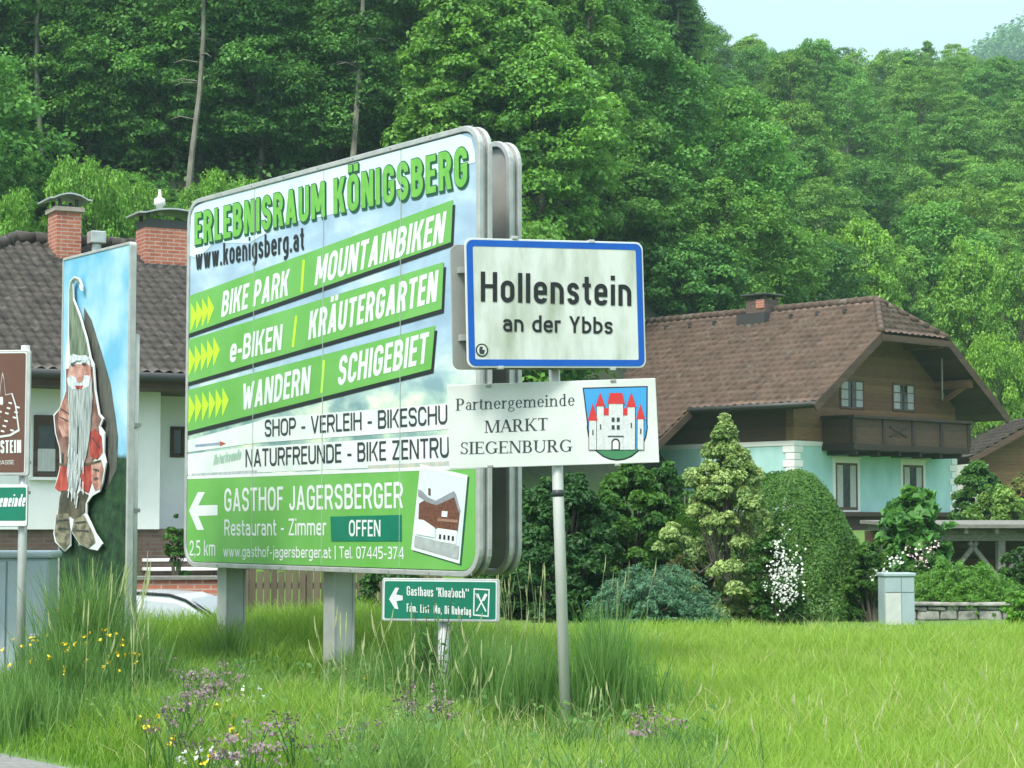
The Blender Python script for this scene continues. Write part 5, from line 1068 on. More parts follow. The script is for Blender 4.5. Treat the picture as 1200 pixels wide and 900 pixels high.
# the inn's panel at the foot
gz = BF.pix(217, 561.3)[1]; gz = (gz + BF.pix(556, 549.6)[1]) / 2
inn_poly = [p for p in rrect(bx0 + 0.047, bx1 - 0.057, bz0 + 0.052, gz + 1.0, 0.18) if p[1] < gz - 0.05] ; inn_poly = [(bx1 - 0.057, gz), (bx0 + 0.047, gz)] + inn_poly
inn = MB().prism(inn_poly, lay(2), Y0).build('inn_panel', M['bgreen'], bd)
MB().box(bx0 + 0.047, bx1 - 0.057, lay(3), Y0, gz, gz + 0.028).build('white_rule', M['white'], bd)
zp = lambda x, y: (200 + x / 3, 540 + y / 3)
ppoly(BF, [zp(62, 175), zp(94, 110), zp(119, 110), zp(95, 157), zp(163, 155), zp(163, 192), zp(95, 194), zp(116, 243), zp(91, 243)], lay(3), M['white'], 'arrow', inn)
def zl(s_, bl_, br_, tl_, nm, parent=inn, m=None, k=3, **kw): return lettering(BF, s_, zp(*bl_), zp(*br_), zp(*tl_), lay(k), m or M['white'], nm, parent, **kw)
zl('2,5 km', (65, 333), (155, 334), (65, 280), 'distance', t=0.13)
zl('GASTHOF JAGERSBERGER', (187, 178), (815, 166), (187, 98), 'inn_name', t=0.15)
zl('Restaurant - Zimmer', (187, 263), (545, 262), (187, 207), 'inn_words', t=0.145)
zl('www.gasthof-jagersberger.at | Tel. 07445-374', (183, 337), (817, 346), (183, 299), 'inn_contact', t=0.15)
op = ppoly(BF, [zp(560, 196), zp(810, 190), zp(811, 283), zp(563, 283)], lay(4), M['teal'], 'open_plate', inn, 0.003)
zl('OFFEN', (626, 265), (737, 266), (626, 208), 'open_word', op, None, 5, t=0.16)
ph = ppoly(BF, [zp(876, 12), zp(1042, 51), zp(1014, 362), zp(844, 312)], lay(4), M['white'], 'photo_card', inn, 0.004)
MB().sheet(BF.pts([zp(880, 16), zp(1048, 57), zp(1020, 369), zp(850, 318)]), lay(3)).build('card_edge', M['dgreen'], inn)
ppoly(BF, [zp(883, 24), zp(1035, 60), zp(1010, 347), zp(855, 302)], lay(5), mat('photo_sky_print', (0.60, 0.70, 0.74), rough=0.4), 'photo_sky', ph)
ppoly(BF, [zp(858, 262), zp(1014, 300), zp(1010, 347), zp(855, 302)], lay(6), mat('photo_road_print', (0.42, 0.46, 0.46), (0.3, 0.33, 0.33), 9, 0.5), 'photo_ground', ph)
TB = mat('photo_timber_print', (0.085, 0.030, 0.020), (0.19, 0.08, 0.05), 40, 0.5)
ppoly(BF, [zp(873, 150), zp(898, 135), zp(930, 150), zp(968, 140), zp(1000, 122), zp(1017, 180), zp(1009, 250), zp(932, 238), zp(870, 222)], lay(6), TB, 'photo_house', ph)
ppoly(BF, [zp(870, 100), zp(882, 104), zp(905, 128), zp(932, 140), zp(996, 106), zp(1003, 116), zp(1020, 178), zp(1014, 184), zp(998, 128), zp(936, 156), zp(902, 146), zp(870, 124)], lay(7), mat('photo_roof_print', (0.20, 0.21, 0.24), (0.30, 0.31, 0.34), 30, 0.5), 'photo_roof', ph)
ppoly(BF, [zp(906, 96), zp(914, 97), zp(914, 122), zp(906, 120)], lay(7), TB, 'photo_chimney', ph)
ppoly(BF, [zp(938, 236), zp(1008, 246), zp(1004, 294), zp(934, 282)], lay(7), M['white'], 'photo_wall', ph)
ppoly(BF, [zp(940, 202), zp(1012, 208), zp(1011, 218), zp(939, 212)], lay(8), mat('photo_balcony_print', (0.30, 0.17, 0.12), rough=0.5), 'photo_balcony', ph)
ppoly(BF, [zp(955, 176), zp(975, 178), zp(973, 198), zp(953, 196)], lay(8), M['palestrip'], 'photo_gable_window', ph)
mb = MB()
for k in range(4): x = 945 + k * 15; mb.sheet(BF.pts([zp(x, 258 + k * 2), zp(x + 7, 259 + k * 2), zp(x + 6, 276 + k * 2), zp(x - 1, 274 + k * 2)]), lay(8))
mb.build('photo_windows', M['black'], ph)
ppoly(BF, [zp(868, 205), zp(890, 208), zp(930, 235), zp(930, 270), zp(864, 258)], lay(8), M['palestrip'], 'photo_snow', ph)
sm_ = MB()
for q in (0.27, 0.52, 0.77): x = bx0 + (bx1 - bx0) * q; sm_.box(x - 0.0014, x + 0.0014, lay(6), Y0, bz0 + 0.06, bz1 - 0.06)
sm_.build('panel_seams', mat('seam_grey', (0.42, 0.50, 0.46), rough=0.6), front)
rv = MB()                                            # rivets along the frame
for k in range(9):
    x = bx0 + 0.1 + (bx1 - bx0 - 0.2) * k / 8; rv.prism(disc(x, bz0 + 0.022, 0.009, 8), -0.009, -0.004); rv.prism(disc(x, bz1 - 0.022, 0.009, 8), -0.009, -0.004)
rv.build('rivets', M['galvdark'], bd)

# ------------------------------------------------------------------ place-name sign on its leaning pole
TY = 13.4
ROLL = R(-1.75)
TF = Fr(P(657, 700, TY) * Vector((1, 1, 0)) if False else Vector(((663 - 600) / FPX * TY, TY, 0)), 0, ROLL)
tw = thing('town_sign', 'blue-bordered white place-name sign with white partner-town plate on a leaning grey pole', 'road sign', TF.m)
zpt = TF.pix(650, 290, 0.06)[1]
MB().tube([(0, 0.06, -0.4), (0, 0.06, zpt)], 0.037, 16).build('pole', mat('worn_galvanised_pole', (0.48, 0.49, 0.47), (0.62, 0.62, 0.60), 5, 0.5, metal=0.25, stretch=(1, 1, 0.3)), tw, smooth=True)
ps = MB().tube([(0, 0.06, TF.pix(652, 574)[1]), (0, 0.06, TF.pix(652, 582)[1])], 0.0385, 16); ps.build('pole_band', M['darktext'], tw, smooth=True)
# partner plate
PF = TF
def quadfit(fr, tl, tr, bl, br_): return [fr.pix(*q) for q in (tl, tr, br_, bl)]
pq = quadfit(TF, (524, 451.3), (768, 443), (526.7, 549.7), (772.7, 542))
M['partner_white'] = mat('white_plate', (0.66, 0.68, 0.67), (0.55, 0.58, 0.555), 2.5, 0.4)
pp = MB().prism(pq, -0.004, 0.004).build('partner_plate', M['partner_white'], tw, bevel=0.004)
serif_line(TF, 'Partnergemeinde', (534, 481.2), (673.3, 475.2), (534, 467.4), -0.0055, M['darktext'], 'partner_word', pp)
serif_line(TF, 'MARKT', (567.7, 507.4), (641.7, 504), (567.7, 493), -0.0055, M['darktext'], 'partner_word', pp)
serif_line(TF, 'SIEGENBURG', (540, 532.4), (670.7, 529.2), (540, 518.2), -0.0055, M['darktext'], 'partner_word', pp)
z8 = lambda x, y: (500 + x / 3, 260 + y / 3)
def shield(sh):
    l = [(548 + sh, 583 + sh), (777 - sh, 577 + sh)]; cx, cyy = 664, 700
    for k in range(15):
        a = R(-10 + 200 * k / 14); ww = 108 - sh; l.append((cx + 6 + ww * math.cos(a) * (1 if k < 7 else 1), cyy + 10 + (130 - sh) * max(0, math.sin(a)) ** 0.9 if math.sin(a) > 0 else cyy + 10))
    return [z8(*q) for q in l]
crest = ppoly(TF, shield(0), -0.0052, M['black'], 'coat_of_arms', pp)
M['crestblue'] = mat('crest_blue', (0.05, 0.30, 0.62), rough=0.4); M['crestgreen'] = mat('crest_green', (0.05, 0.20, 0.09), rough=0.4); M['crestred'] = mat('crest_red', (0.55, 0.035, 0.035), rough=0.4)
ppoly(TF, shield(4.5), -0.0066, M['crestblue'], 'blue_field', crest)
hl2 = [q for q in shield(5) if q[1] > z8(0, 797)[1]]; ppoly(TF, [(hl2[0][0] + 1, z8(0, 799)[1])] + hl2 + [(hl2[-1][0] - 1, z8(0, 801)[1])], -0.0082, M['crestgreen'], 'green_hill', crest)
tow = MB(); towe = MB(); rof = MB()
for x0, x1, zt, rt in ((571, 596, 695, 638), (598, 622, 645, 600), (640, 690, 640, 0), (706, 732, 648, 600), (741, 762, 690, 640)):
    towe.sheet([TF.pix(*z8(*q)) for q in ((x0 - 2, 803), (x1 + 2, 803), (x1 + 2, zt - 2), (x0 - 2, zt - 2))], -0.0095 - 0.0004 * (x0 % 3)); tow.sheet([TF.pix(*z8(*q)) for q in ((x0, 801), (x1, 801), (x1, zt), (x0, zt))], -0.0115 - 0.0004 * (x0 % 3))
    if rt: rof.sheet([TF.pix(*z8(*q)) for q in ((x0 - 5, zt + 4), ((x0 + x1) / 2, rt), (x1 + 5, zt + 4))], -0.0130 - 0.0004 * (x0 % 3))
towe.sheet([TF.pix(*z8(*q)) for q in ((600, 803), (732, 803), (732, 676), (600, 676))], -0.0090); tow.sheet([TF.pix(*z8(*q)) for q in ((603, 801), (729, 801), (729, 680), (603, 680))], -0.0100)
rof.sheet([TF.pix(*z8(*q)) for q in ((636, 640), (643, 602), (687, 602), (696, 640))], -0.0140); rof.sheet([TF.pix(*z8(*q)) for q in ((622, 680), (622, 655), (640, 655), (640, 680))], -0.0125); rof.sheet([TF.pix(*z8(*q)) for q in ((690, 680), (690, 655), (706, 655), (706, 680))], -0.0125)
towe.build('tower_outline', M['black'], crest); tow.build('white_towers', mat('crest_pale_grey', (0.52, 0.54, 0.55), (0.62, 0.64, 0.64), 60, 0.45), crest); rof.build('red_roofs', M['crestred'], crest)
dt = MB()
for x, z in ((655, 695), (673, 695), (655, 722), (673, 722)): dt.sheet([TF.pix(*z8(*q)) for q in ((x - 5, z + 8), (x + 5, z + 8), (x + 5, z - 7), (x - 5, z - 7))], -0.0150)
dt.sheet([TF.pix(*z8(664 + 15 * math.cos(R(a)), (775 - 14 * math.sin(R(a))) if a <= 180 else 799)) for a in (0, 30, 60, 90, 120, 150, 180)] + [TF.pix(*z8(649, 800)), TF.pix(*z8(679, 800))], -0.0150)
for x, z in ((611, 720), (719, 715), (752, 735), (584, 740)): dt.sheet([TF.pix(*z8(*q)) for q in ((x - 2, z + 10), (x + 2, z + 10), (x + 2, z - 8), (x - 2, z - 8))], -0.0150)
dt.sheet([TF.pix(*z8(*q)) for q in ((636, 756), (692, 756), (692, 752), (636, 752))], -0.0150)
dt.build('castle_windows', M['darktext'], crest)
gate = MB().sheet([TF.pix(*z8(664 + 10 * math.cos(R(a)), 777 - 9 * math.sin(R(a)))) for a in (0, 30, 60, 90, 120, 150, 180)] + [TF.pix(*z8(654, 799)), TF.pix(*z8(674, 799))], -0.0165); gate.build('gate', M['palestrip'], crest)
for q in ((718.5, 446), (572.5, 452.5), (723.5, 544.5), (574.5, 546.5)):
    x, z = TF.pix(*q); MB().box(x - 0.018, x + 0.018, -0.012, 0.02, z - 0.009, z + 0.009).build('clip', M['galvdark'], pp, bevel=0.003)
# place-name plate: turned about 22 degrees, its right end further away
oT = P(650, 355, TY)
NF = Fr(P(545.7, 430, TY - 0.30), R(21), R(-1.45))
nq = quadfit(NF, (544, 277.3), (752.7, 285.3), (547.3, 430), (757.3, 432.3))
nx0 = (nq[0][0] + nq[3][0]) / 2; nx1 = (nq[1][0] + nq[2][0]) / 2; nz1 = (nq[0][1] + nq[1][1]) / 2; nz0 = (nq[2][1] + nq[3][1]) / 2
inv = TF.m.inverted()
def sub(o): o.matrix_local = inv @ NF.m; return o
M['signwhite'] = mat('weather_stained_white', (0.64, 0.67, 0.63), (0.36, 0.40, 0.31), 2.4, 0.45, detail=9, lo=0.43, hi=0.70, stretch=(2.2, 1, 0.6))
M['signblue'] = mat('sign_blue', (0.004, 0.085, 0.42), (0.006, 0.10, 0.48), 4, 0.35)
pl_ = sub(MB().prism(rrect(nx0, nx1, nz0, nz1, 0.05), -0.004, 0.006).build('name_plate', M['partner_white'], tw, bevel=0.003))
fw = 0.042
MB().ringprism(rrect(nx0 + 0.012, nx1 - 0.012, nz0 + 0.012, nz1 - 0.012, 0.045), rrect(nx0 + 0.012 + fw, nx1 - 0.012 - fw, nz0 + 0.012 + fw, nz1 - 0.012 - fw, 0.012), -0.007, -0.004).build('blue_border', M['signblue'], pl_)
MB().sheet(rrect(nx0 + 0.012 + fw, nx1 - 0.012 - fw, nz0 + 0.012 + fw, nz1 - 0.012 - fw, 0.012), -0.0055).build('white_field', M['signwhite'], pl_)
lettering(NF, 'Hollenstein', (562.9, 353.3), (739.2, 358.7), (562.9, 318.3), -0.009, M['black'], 'place_name', pl_, t=0.155)
lettering(NF, 'an der Ybbs', (589, 388.3), (717.3, 391.3), (589, 368.5), -0.009, M['black'], 'place_name', pl_, t=0.16)
cxs, czs = NF.pix(564.3, 410.5); stk = MB().sheet(disc(cxs, czs, 0.043), -0.008).build('round_sticker', M['black'], pl_)
MB().sheet(disc(cxs, czs, 0.034), -0.0095).build('sticker_face', M['signwhite'], stk)
MB().sheet([(cxs - 0.018, czs - 0.024), (cxs + 0.012, czs - 0.026), (cxs + 0.02, czs), (cxs + 0.002, czs + 0.004), (cxs + 0.006, czs + 0.022), (cxs - 0.014, czs + 0.024), (cxs - 0.02, czs + 0.004)], -0.0108).build('sticker_figure', M['darktext'], stk)
for q in ((603, 278.8), (693, 283.2), (586.5, 431), (718, 432.5)):
    x, z = NF.pix(*q); MB().box(x - 0.02, x + 0.02, -0.012, 0.03, z - 0.009, z + 0.012).build('clip', M['galv'], pl_, bevel=0.003)
# the plate for drivers leaving the village, seen only as a grey edge and back
rf = [NF.pix(*q, 0.10) for q in ((529, 345), (529, 434))]
RFm = MB().prism(rrect(rf[0][0], nx1 - 0.10, nz0 - 0.005, nz1 - 0.03, 0.05), 0.10, 0.112).build('rear_plate', M['galvdark'], tw, bevel=0.003); sub(RFm)
bk = MB()
for z in (nz0 + 0.2, nz1 - 0.2): bk.box(nx0 + 0.05, nx1 - 0.05, 0.012, 0.045, z - 0.02, z + 0.02); bk.box(nx0 - 0.02, nx1 - 0.15, 0.06, 0.098, z - 0.02, z + 0.02)
sub(bk.build('bracket', M['galv'], tw))
zb4 = (pq[0][1] + pq[3][1]) / 2; MB().box(pq[0][0] + 0.1, pq[1][0] - 0.1, 0.006, 0.024, zb4 + 0.12, zb4 + 0.15).box(pq[0][0] + 0.1, pq[1][0] - 0.1, 0.006, 0.024, zb4 - 0.15, zb4 - 0.12).build('bracket', M['galv'], tw)

# ------------------------------------------------------------------ small teal inn sign
SY = 15.0
SF = Fr(((519 - 600) / FPX * SY, SY, 0), 0, R(0.6)); sg_ = thing('direction_sign', 'small dark green inn signboard with crossed cutlery on a short grey post', 'sign', SF.m)
s0, s1 = SF.pix(448, 676.7), SF.pix(585.5, 732)
z1_ = (SF.pix(448.3, 676.7)[1] + SF.pix(586, 679.3)[1]) / 2; z0_ = (SF.pix(448.3, 725.5)[1] + SF.pix(583.3, 731.7)[1]) / 2
sp_ = MB().prism(rrect(s0[0], s1[0], z0_, z1_, 0.02), 0, 0.03).build('signboard', M['framegrey'], sg_, bevel=0.004)
MB().sheet(rrect(s0[0] + 0.010, s1[0] - 0.022, z0_ + 0.012, z1_ - 0.012, 0.012), -0.003).build('white_edge', M['white'], sp_)
MB().sheet(rrect(s0[0] + 0.019, s1[0] - 0.032, z0_ + 0.022, z1_ - 0.022, 0.01), -0.006).build('green_field', M['teal'], sp_)
lettering(SF, 'Gasthaus "Kloaboch"', (476.7, 697.8), (547, 700.8), (476.7, 686.8), -0.009, M['white'], 'sign_word', sp_, t=0.12, gap=0.08)
lettering(SF, 'Fam. List  Mo, Di Ruhetag', (476.7, 717.0), (552, 721.2), (476.7, 707.2), -0.009, M['white'], 'sign_word', sp_, t=0.12, gap=0.08)
ppoly(SF, [zp(768, 486), zp(790, 446), zp(803, 447), zp(793, 470), zp(816, 474), zp(816, 490), zp(794, 493), zp(801, 522), zp(788, 519)], -0.009, M['white'], 'arrow', sp_)
bxp = [zp(1065, 448), zp(1122, 451), zp(1118, 549), zp(1063, 544)]
ib = MB(); q = SF.pts(bxp); cxm = (sum(p[0] for p in q) / 4, sum(p[1] for p in q) / 4); qi = [(cxm[0] + (p[0] - cxm[0]) * 0.84, cxm[1] + (p[1] - cxm[1]) * 0.90) for p in q]; ib.ringprism(q, qi, -0.009, -0.0065); ib.build('icon_box', M['white'], sp_)
ic = MB(); w_ = 0.045
def bar(a, b, wd, y):
    a, b = Vector(a), Vector(b); d = (b - a).normalized(); n = Vector((-d.y, d.x)) * wd / 2; ic.sheet([tuple(a + n), tuple(b + n), tuple(b - n), tuple(a - n)], y)
c0 = Vector(cxm)
bar(c0 + Vector((-0.035, -0.065)), c0 + Vector((0.03, 0.06)), 0.010, -0.009); bar(c0 + Vector((0.035, -0.065)), c0 + Vector((-0.03, 0.06)), 0.010, -0.0095)
bar(c0 + Vector((0.012, 0.015)), c0 + Vector((0.036, 0.062)), 0.022, -0.010)
for dx in (-0.009, 0, 0.009): bar(c0 + Vector((-0.018 + dx, 0.03)), c0 + Vector((-0.034 + dx, 0.066)), 0.0045, -0.0105)
ic.build('cutlery_icon', M['white'], sp_)
MB().tube([(0, 0.075, -0.35), (0, 0.075, z1_ - 0.03)], 0.042, 12).build('post', M['galv'], sg_, smooth=True)
MB().box(-0.25, 0.25, 0.03, 0.05, z0_ + 0.1, z0_ + 0.13).build('bracket', M['galvdark'], sg_)

# ------------------------------------------------------------------ gnome board
GY = 17.0
GF = Fr(((151 - 600) / FPX * GY, GY, 0), math.atan2(-0.807, 0.59))
gb = thing('gnome_board', 'tall sky-blue painted board with a bearded gnome cut-out in a pointed hat', 'sign board', GF.m)
gx0 = GF.pix(73, 420)[0]; gz1 = (GF.pix(74, 302)[1] + GF.pix(149, 288)[1]) / 2; gz0 = 0.35
pr = bpy.data.materials.new('gnome_board_print'); pr.use_nodes = True; t = pr.node_tree; b = t.nodes['Principled BSDF']; b.inputs['Roughness'].default_value = 0.5; b.inputs['Specular IOR Level'].default_value = 0.15
g = N(t, 'ShaderNodeTexCoord'); sx = N(t, 'ShaderNodeSeparateXYZ'); t.links.new(g.outputs['Object'], sx.inputs[0]); n1 = N(t, 'ShaderNodeTexNoise'); n1.inputs['Scale'].default_value = 1.5; n1.inputs['Detail'].default_value = 7; t.links.new(g.outputs['Object'], n1.inputs['Vector'])
r1 = N(t, 'ShaderNodeValToRGB'); e = r1.color_ramp.elements; e[0].position = 0.42; e[0].color = (0.15, 0.42, 0.60, 1); e[1].position = 0.66; e[1].color = (0.48, 0.67, 0.72, 1); t.links.new(n1.outputs['Fac'], r1.inputs['Fac'])
r2 = N(t, 'ShaderNodeValToRGB'); e = r2.color_ramp.elements; e[0].position = 0.35; e[0].color = (0.006, 0.016, 0.015, 1); e[1].position = 0.7; e[1].color = (0.045, 0.11, 0.04, 1); n9 = N(t, 'ShaderNodeTexNoise'); n9.inputs['Scale'].default_value = 9; n9.inputs['Detail'].default_value = 8; n9.inputs['Roughness'].default_value = 0.7; t.links.new(g.outputs['Object'], n9.inputs['Vector']); t.links.new(n9.outputs['Fac'], r2.inputs['Fac'])
zsp = GF.pix(140, 535)[1]; ad = N(t, 'ShaderNodeMath', operation='MULTIPLY_ADD'); ad.inputs[1].default_value = 0.25; t.links.new(n1.outputs['Fac'], ad.inputs[0]); t.links.new(sx.outputs['Z'], ad.inputs[2])
gt_ = N(t, 'ShaderNodeMapRange'); gt_.inputs['From Min'].default_value = zsp + 0.10; gt_.inputs['From Max'].default_value = zsp + 0.14; t.links.new(ad.outputs[0], gt_.inputs['Value'])
xm_ = N(t, 'ShaderNodeMix', data_type='RGBA'); t.links.new(gt_.outputs[0], xm_.inputs['Factor']); t.links.new(r2.outputs[0], xm_.inputs['A']); t.links.new(r1.outputs[0], xm_.inputs['B']); t.links.new(xm_.outputs['Result'], b.inputs['Base Color'])
gp_ = MB().prism(rrect(gx0, -0.02, gz0, gz1, 0.03), 0.0, 0.03).build('panel', pr, gb)
MB().ringprism(rrect(gx0 - 0.012, -0.0, gz0 - 0.012, gz1 + 0.012, 0.035), rrect(gx0 + 0.012, -0.03, gz0 + 0.012, gz1 - 0.012, 0.02), -0.008, 0.05).build('frame', M['framegrey'], gb, bevel=0.004)
zA = lambda l: [(x / 4, 200 + y / 4) for x, y in l]; zB = lambda l: [(x / 4, 425 + y / 4) for x, y in l]
ppoly(GF, zA([(395, 640), (430, 700), (480, 860), (520, 1000), (555, 1250), (548, 1400), (500, 1500), (440, 1450), (400, 1000)]), -0.003, mat('dark_shadow_print', (0.055, 0.06, 0.05), (0.12, 0.12, 0.10), 8, 0.5, stretch=(3, 1, 0.6)), 'printed_shadow', gp_)  # shadow shape beside the gnome, printed dark on the board with a trunk-like outline
out = zA([(345, 560), (350, 520), (368, 497), (392, 505), (408, 540), (408, 566), (398, 560), (390, 528), (372, 514), (364, 530), (366, 600), (398, 680), (430, 790), (448, 880)]) + \
      zB([(462, 10), (470, 130), (488, 240), (508, 262), (492, 300), (512, 330), (510, 425), (520, 470), (505, 560), (490, 605), (455, 625), (430, 660), (428, 710), (470, 800), (503, 848), (480, 880), (440, 872), (395, 850), (362, 800), (352, 770), (352, 860), (325, 885), (280, 840), (272, 800), (285, 720), (305, 650), (300, 605), (276, 590), (290, 540), (305, 480), (300, 400), (280, 330), (272, 245), (300, 215), (318, 165), (330, 130), (326, 20)]) + zA([(330, 870), (340, 780), (343, 660)])
gn = ppoly(GF, out, -0.045, M['white'], 'gnome_figure', gb, 0.012)
def cen(l, f=0.94):
    return l
CL = {k: mat(k, v[0], v[1], v[2], 0.5, detail=9, lo=0.4, hi=0.62, stretch=v[3]) for k, v in {
 'gnome_hat_paint': ((0.075, 0.11, 0.07), (0.21, 0.26, 0.18), 9, (2.5, 1, 0.5)), 'gnome_skin_paint': ((0.30, 0.12, 0.09), (0.55, 0.33, 0.27), 13, (1, 1, 1)), 'gnome_hair_paint': ((0.66, 0.70, 0.70), (0.36, 0.43, 0.46), 16, (2, 1, 1)),
 'gnome_beard_paint': ((0.18, 0.21, 0.21), (0.48, 0.53, 0.52), 14, (4, 1, 0.4)), 'gnome_coat_paint': ((0.12, 0.045, 0.035), (0.29, 0.17, 0.14), 9, (1, 1, 0.6)), 'gnome_red_paint': ((0.25, 0.025, 0.02), (0.50, 0.09, 0.065), 9, (1.5, 1, 0.7)),
 'gnome_trouser_paint': ((0.045, 0.04, 0.028), (0.13, 0.11, 0.07), 12, (1, 1, 0.6)), 'gnome_boot_paint': ((0.08, 0.075, 0.05), (0.27, 0.25, 0.17), 12, (1, 1, 1.6))}.items()}
G = lambda pts, m, nm, k: ppoly(GF, pts, -0.046 - 0.0018 * k, CL[m], nm, gn)
G(zA([(348, 562), (353, 524), (370, 503), (390, 510), (402, 540), (386, 522), (372, 512), (362, 532), (364, 604), (394, 684), (426, 792), (442, 872), (352, 872), (347, 760)]), 'gnome_hat_paint', 'hat', 1)
G(zB([(332, 30), (458, 20), (466, 132), (484, 242), (500, 264), (486, 300), (500, 420), (440, 480), (380, 490), (312, 480), (305, 400), (286, 330), (278, 250), (304, 218), (322, 168), (334, 132)]), 'gnome_coat_paint', 'coat', 1)
G(zB([(320, 175), (350, 165), (375, 200), (372, 290), (350, 345), (318, 350), (298, 300), (300, 230)]), 'gnome_skin_paint', 'arm', 2)
G(zB([(445, 330), (470, 310), (500, 345), (506, 420), (480, 455), (448, 440)]), 'gnome_red_paint', 'sleeve', 2)
G(zB([(310, 480), (352, 490), (350, 570), (335, 602), (300, 603), (280, 588), (296, 540)]), 'gnome_red_paint', 'coat_tail', 2)
G(zB([(410, 478), (450, 468), (455, 560), (440, 612), (415, 600), (398, 575)]), 'gnome_red_paint', 'coat_tail', 2)
G(zB([(452, 470), (500, 462), (510, 500), (496, 590), (470, 600), (455, 560)]), 'gnome_skin_paint', 'satchel', 2)
G(zB([(310, 600), (350, 600), (372, 640), (400, 600), (440, 620), (424, 660), (424, 700), (380, 740), (352, 720), (295, 715)]), 'gnome_trouser_paint', 'trousers', 2)
G(zB([(290, 712), (346, 706), (352, 770), (350, 850), (325, 880), (290, 838), (280, 800)]), 'gnome_boot_paint', 'boot', 3)
G(zB([(362, 790), (372, 735), (420, 715), (462, 800), (472, 840), (440, 868), (398, 846)]), 'gnome_boot_paint', 'boot', 3)
G(zB([(352, 20), (362, 10), (452, 5), (455, 90), (430, 140), (392, 150), (352, 120), (342, 70)]), 'gnome_skin_paint', 'face', 4)
G(zB([(345, 95), (362, 118), (440, 112), (458, 70), (462, 160), (450, 330), (432, 440), (405, 520), (388, 590), (372, 640), (352, 600), (340, 520), (348, 430), (352, 250), (346, 170)]), 'gnome_beard_paint', 'beard', 5)
G(zB([(340, 75), (365, 60), (395, 78), (425, 60), (452, 62), (446, 110), (420, 128), (396, 118), (370, 128), (348, 108)]), 'gnome_hair_paint', 'moustache', 6)
G(zA([(352, 872), (372, 860), (400, 868), (430, 866), (448, 880), (452, 920), (436, 905), (420, 890), (380, 892), (362, 905), (350, 930)]), 'gnome_hair_paint', 'hair', 6)
G([(103.5 + 5.2 * math.cos(a_k * math.pi / 7) * 0.9 - 4 + 1.2, 441.0 + 8 * math.sin(a_k * math.pi / 7)) for a_k in range(14)], 'gnome_skin_paint', 'nose', 7)
G([(90, 424), (95.5, 422.5), (95.5, 424.3), (90, 426)], 'gnome_hair_paint', 'eyebrow', 7); G([(102.5, 422.5), (108.5, 423.5), (108.5, 425.5), (102.5, 424.5)], 'gnome_hair_paint', 'eyebrow', 7)
G([(95, 452.5), (105, 452), (103, 456), (97, 456)], 'gnome_red_paint', 'mouth', 7)
G(zB([(300, 470), (350, 478), (440, 470), (500, 455), (500, 466), (440, 482), (350, 490), (300, 482)]), 'gnome_trouser_paint', 'belt', 3)
for q in ((306, 300), (312, 262), (330, 335)): G(zB([(q[0], q[1]), (q[0] + 26, q[1] + 4), (q[0] + 28, q[1] + 16), (q[0] + 4, q[1] + 13)]), 'gnome_skin_paint', 'finger', 3)
ey = MB()
for (x, z) in ((92.8, 428), (105.5, 427)): ey.sheet(GF.pts([(x + 2.4 * math.cos(R(a)), z + 1.3 * math.sin(R(a))) for a in range(0, 360, 40)]), -0.0605)
ey.build('eyes', M['darktext'], gn)
wisp = MB()
for k in range(16):
    x = 88 + (k % 6) * 3.2; z = 520 + k * 4.0; wisp.sheet(GF.pts([(x, z), (x + 1.4, z + 1), (x - 0.6 + (k % 3), z + 16), (x - 1.6 + (k % 3), z + 15)]), -0.0585 - 0.0003 * (k % 4))
wisp.build('beard_wisps', CL['gnome_hair_paint'], gn)
dt = MB()                                           # painted creases and shading strokes of the drawing
for a, b, wd in (((322, 420), (318, 470), 5), ((395, 300), (392, 430), 5), ((300, 740), (345, 735), 6), ((300, 775), (345, 780), 5), ((380, 750), (430, 745), 6), ((385, 785), (445, 790), 5), ((460, 350), (495, 400), 5), ((310, 215), (350, 240), 4), ((308, 255), (350, 275), 4), ((465, 500), (492, 505), 6), ((468, 545), (488, 540), 6)):
    p = zB([a, b]); (ax, ay), (bx_, by) = p; d = math.hypot(bx_ - ax, by - ay); n_ = (-(by - ay) / d * wd / 8, (bx_ - ax) / d * wd / 8)
    dt.sheet(GF.pts([(ax + n_[0], ay + n_[1]), (bx_ + n_[0], by + n_[1]), (bx_ - n_[0], by - n_[1]), (ax - n_[0], ay - n_[1])]), -0.0575)
dt.build('drawn_creases', M['darktext'], gn)
zpo = GF.pix(158, 392, 0.09)
xpo = GF.pix(157.5, 500, 0.09)[0]
MB().tube([(xpo, 0.09, -0.4), (xpo, 0.09, zpo[1])], 0.036, 12).build('post', M['galv'], gb, smooth=True)
MB().tube([(gx0 + 0.25, 0.09, -0.4), (gx0 + 0.25, 0.09, gz1 - 0.5)], 0.036, 12).build('post', M['galv'], gb, smooth=True)
for z in (GF.pix(157, 497)[1], GF.pix(157, 598)[1]): MB().box(gx0 + 0.15, xpo + 0.05, 0.045, 0.06, z - 0.02, z + 0.02).box(xpo - 0.045, xpo + 0.045, 0.05, 0.132, z - 0.016, z + 0.016).build('clamp', M['galvdark'], gb)
so2 = MB()
for xx in (gx0 + 0.2, gx0 + 0.5): so2.box(xx - 0.03, xx + 0.03, -0.034, -0.001, 1.2, 1.26).box(xx - 0.03, xx + 0.03, -0.034, -0.001, 2.2, 2.26)
so2.build('spacer', M['galvdark'], gb)

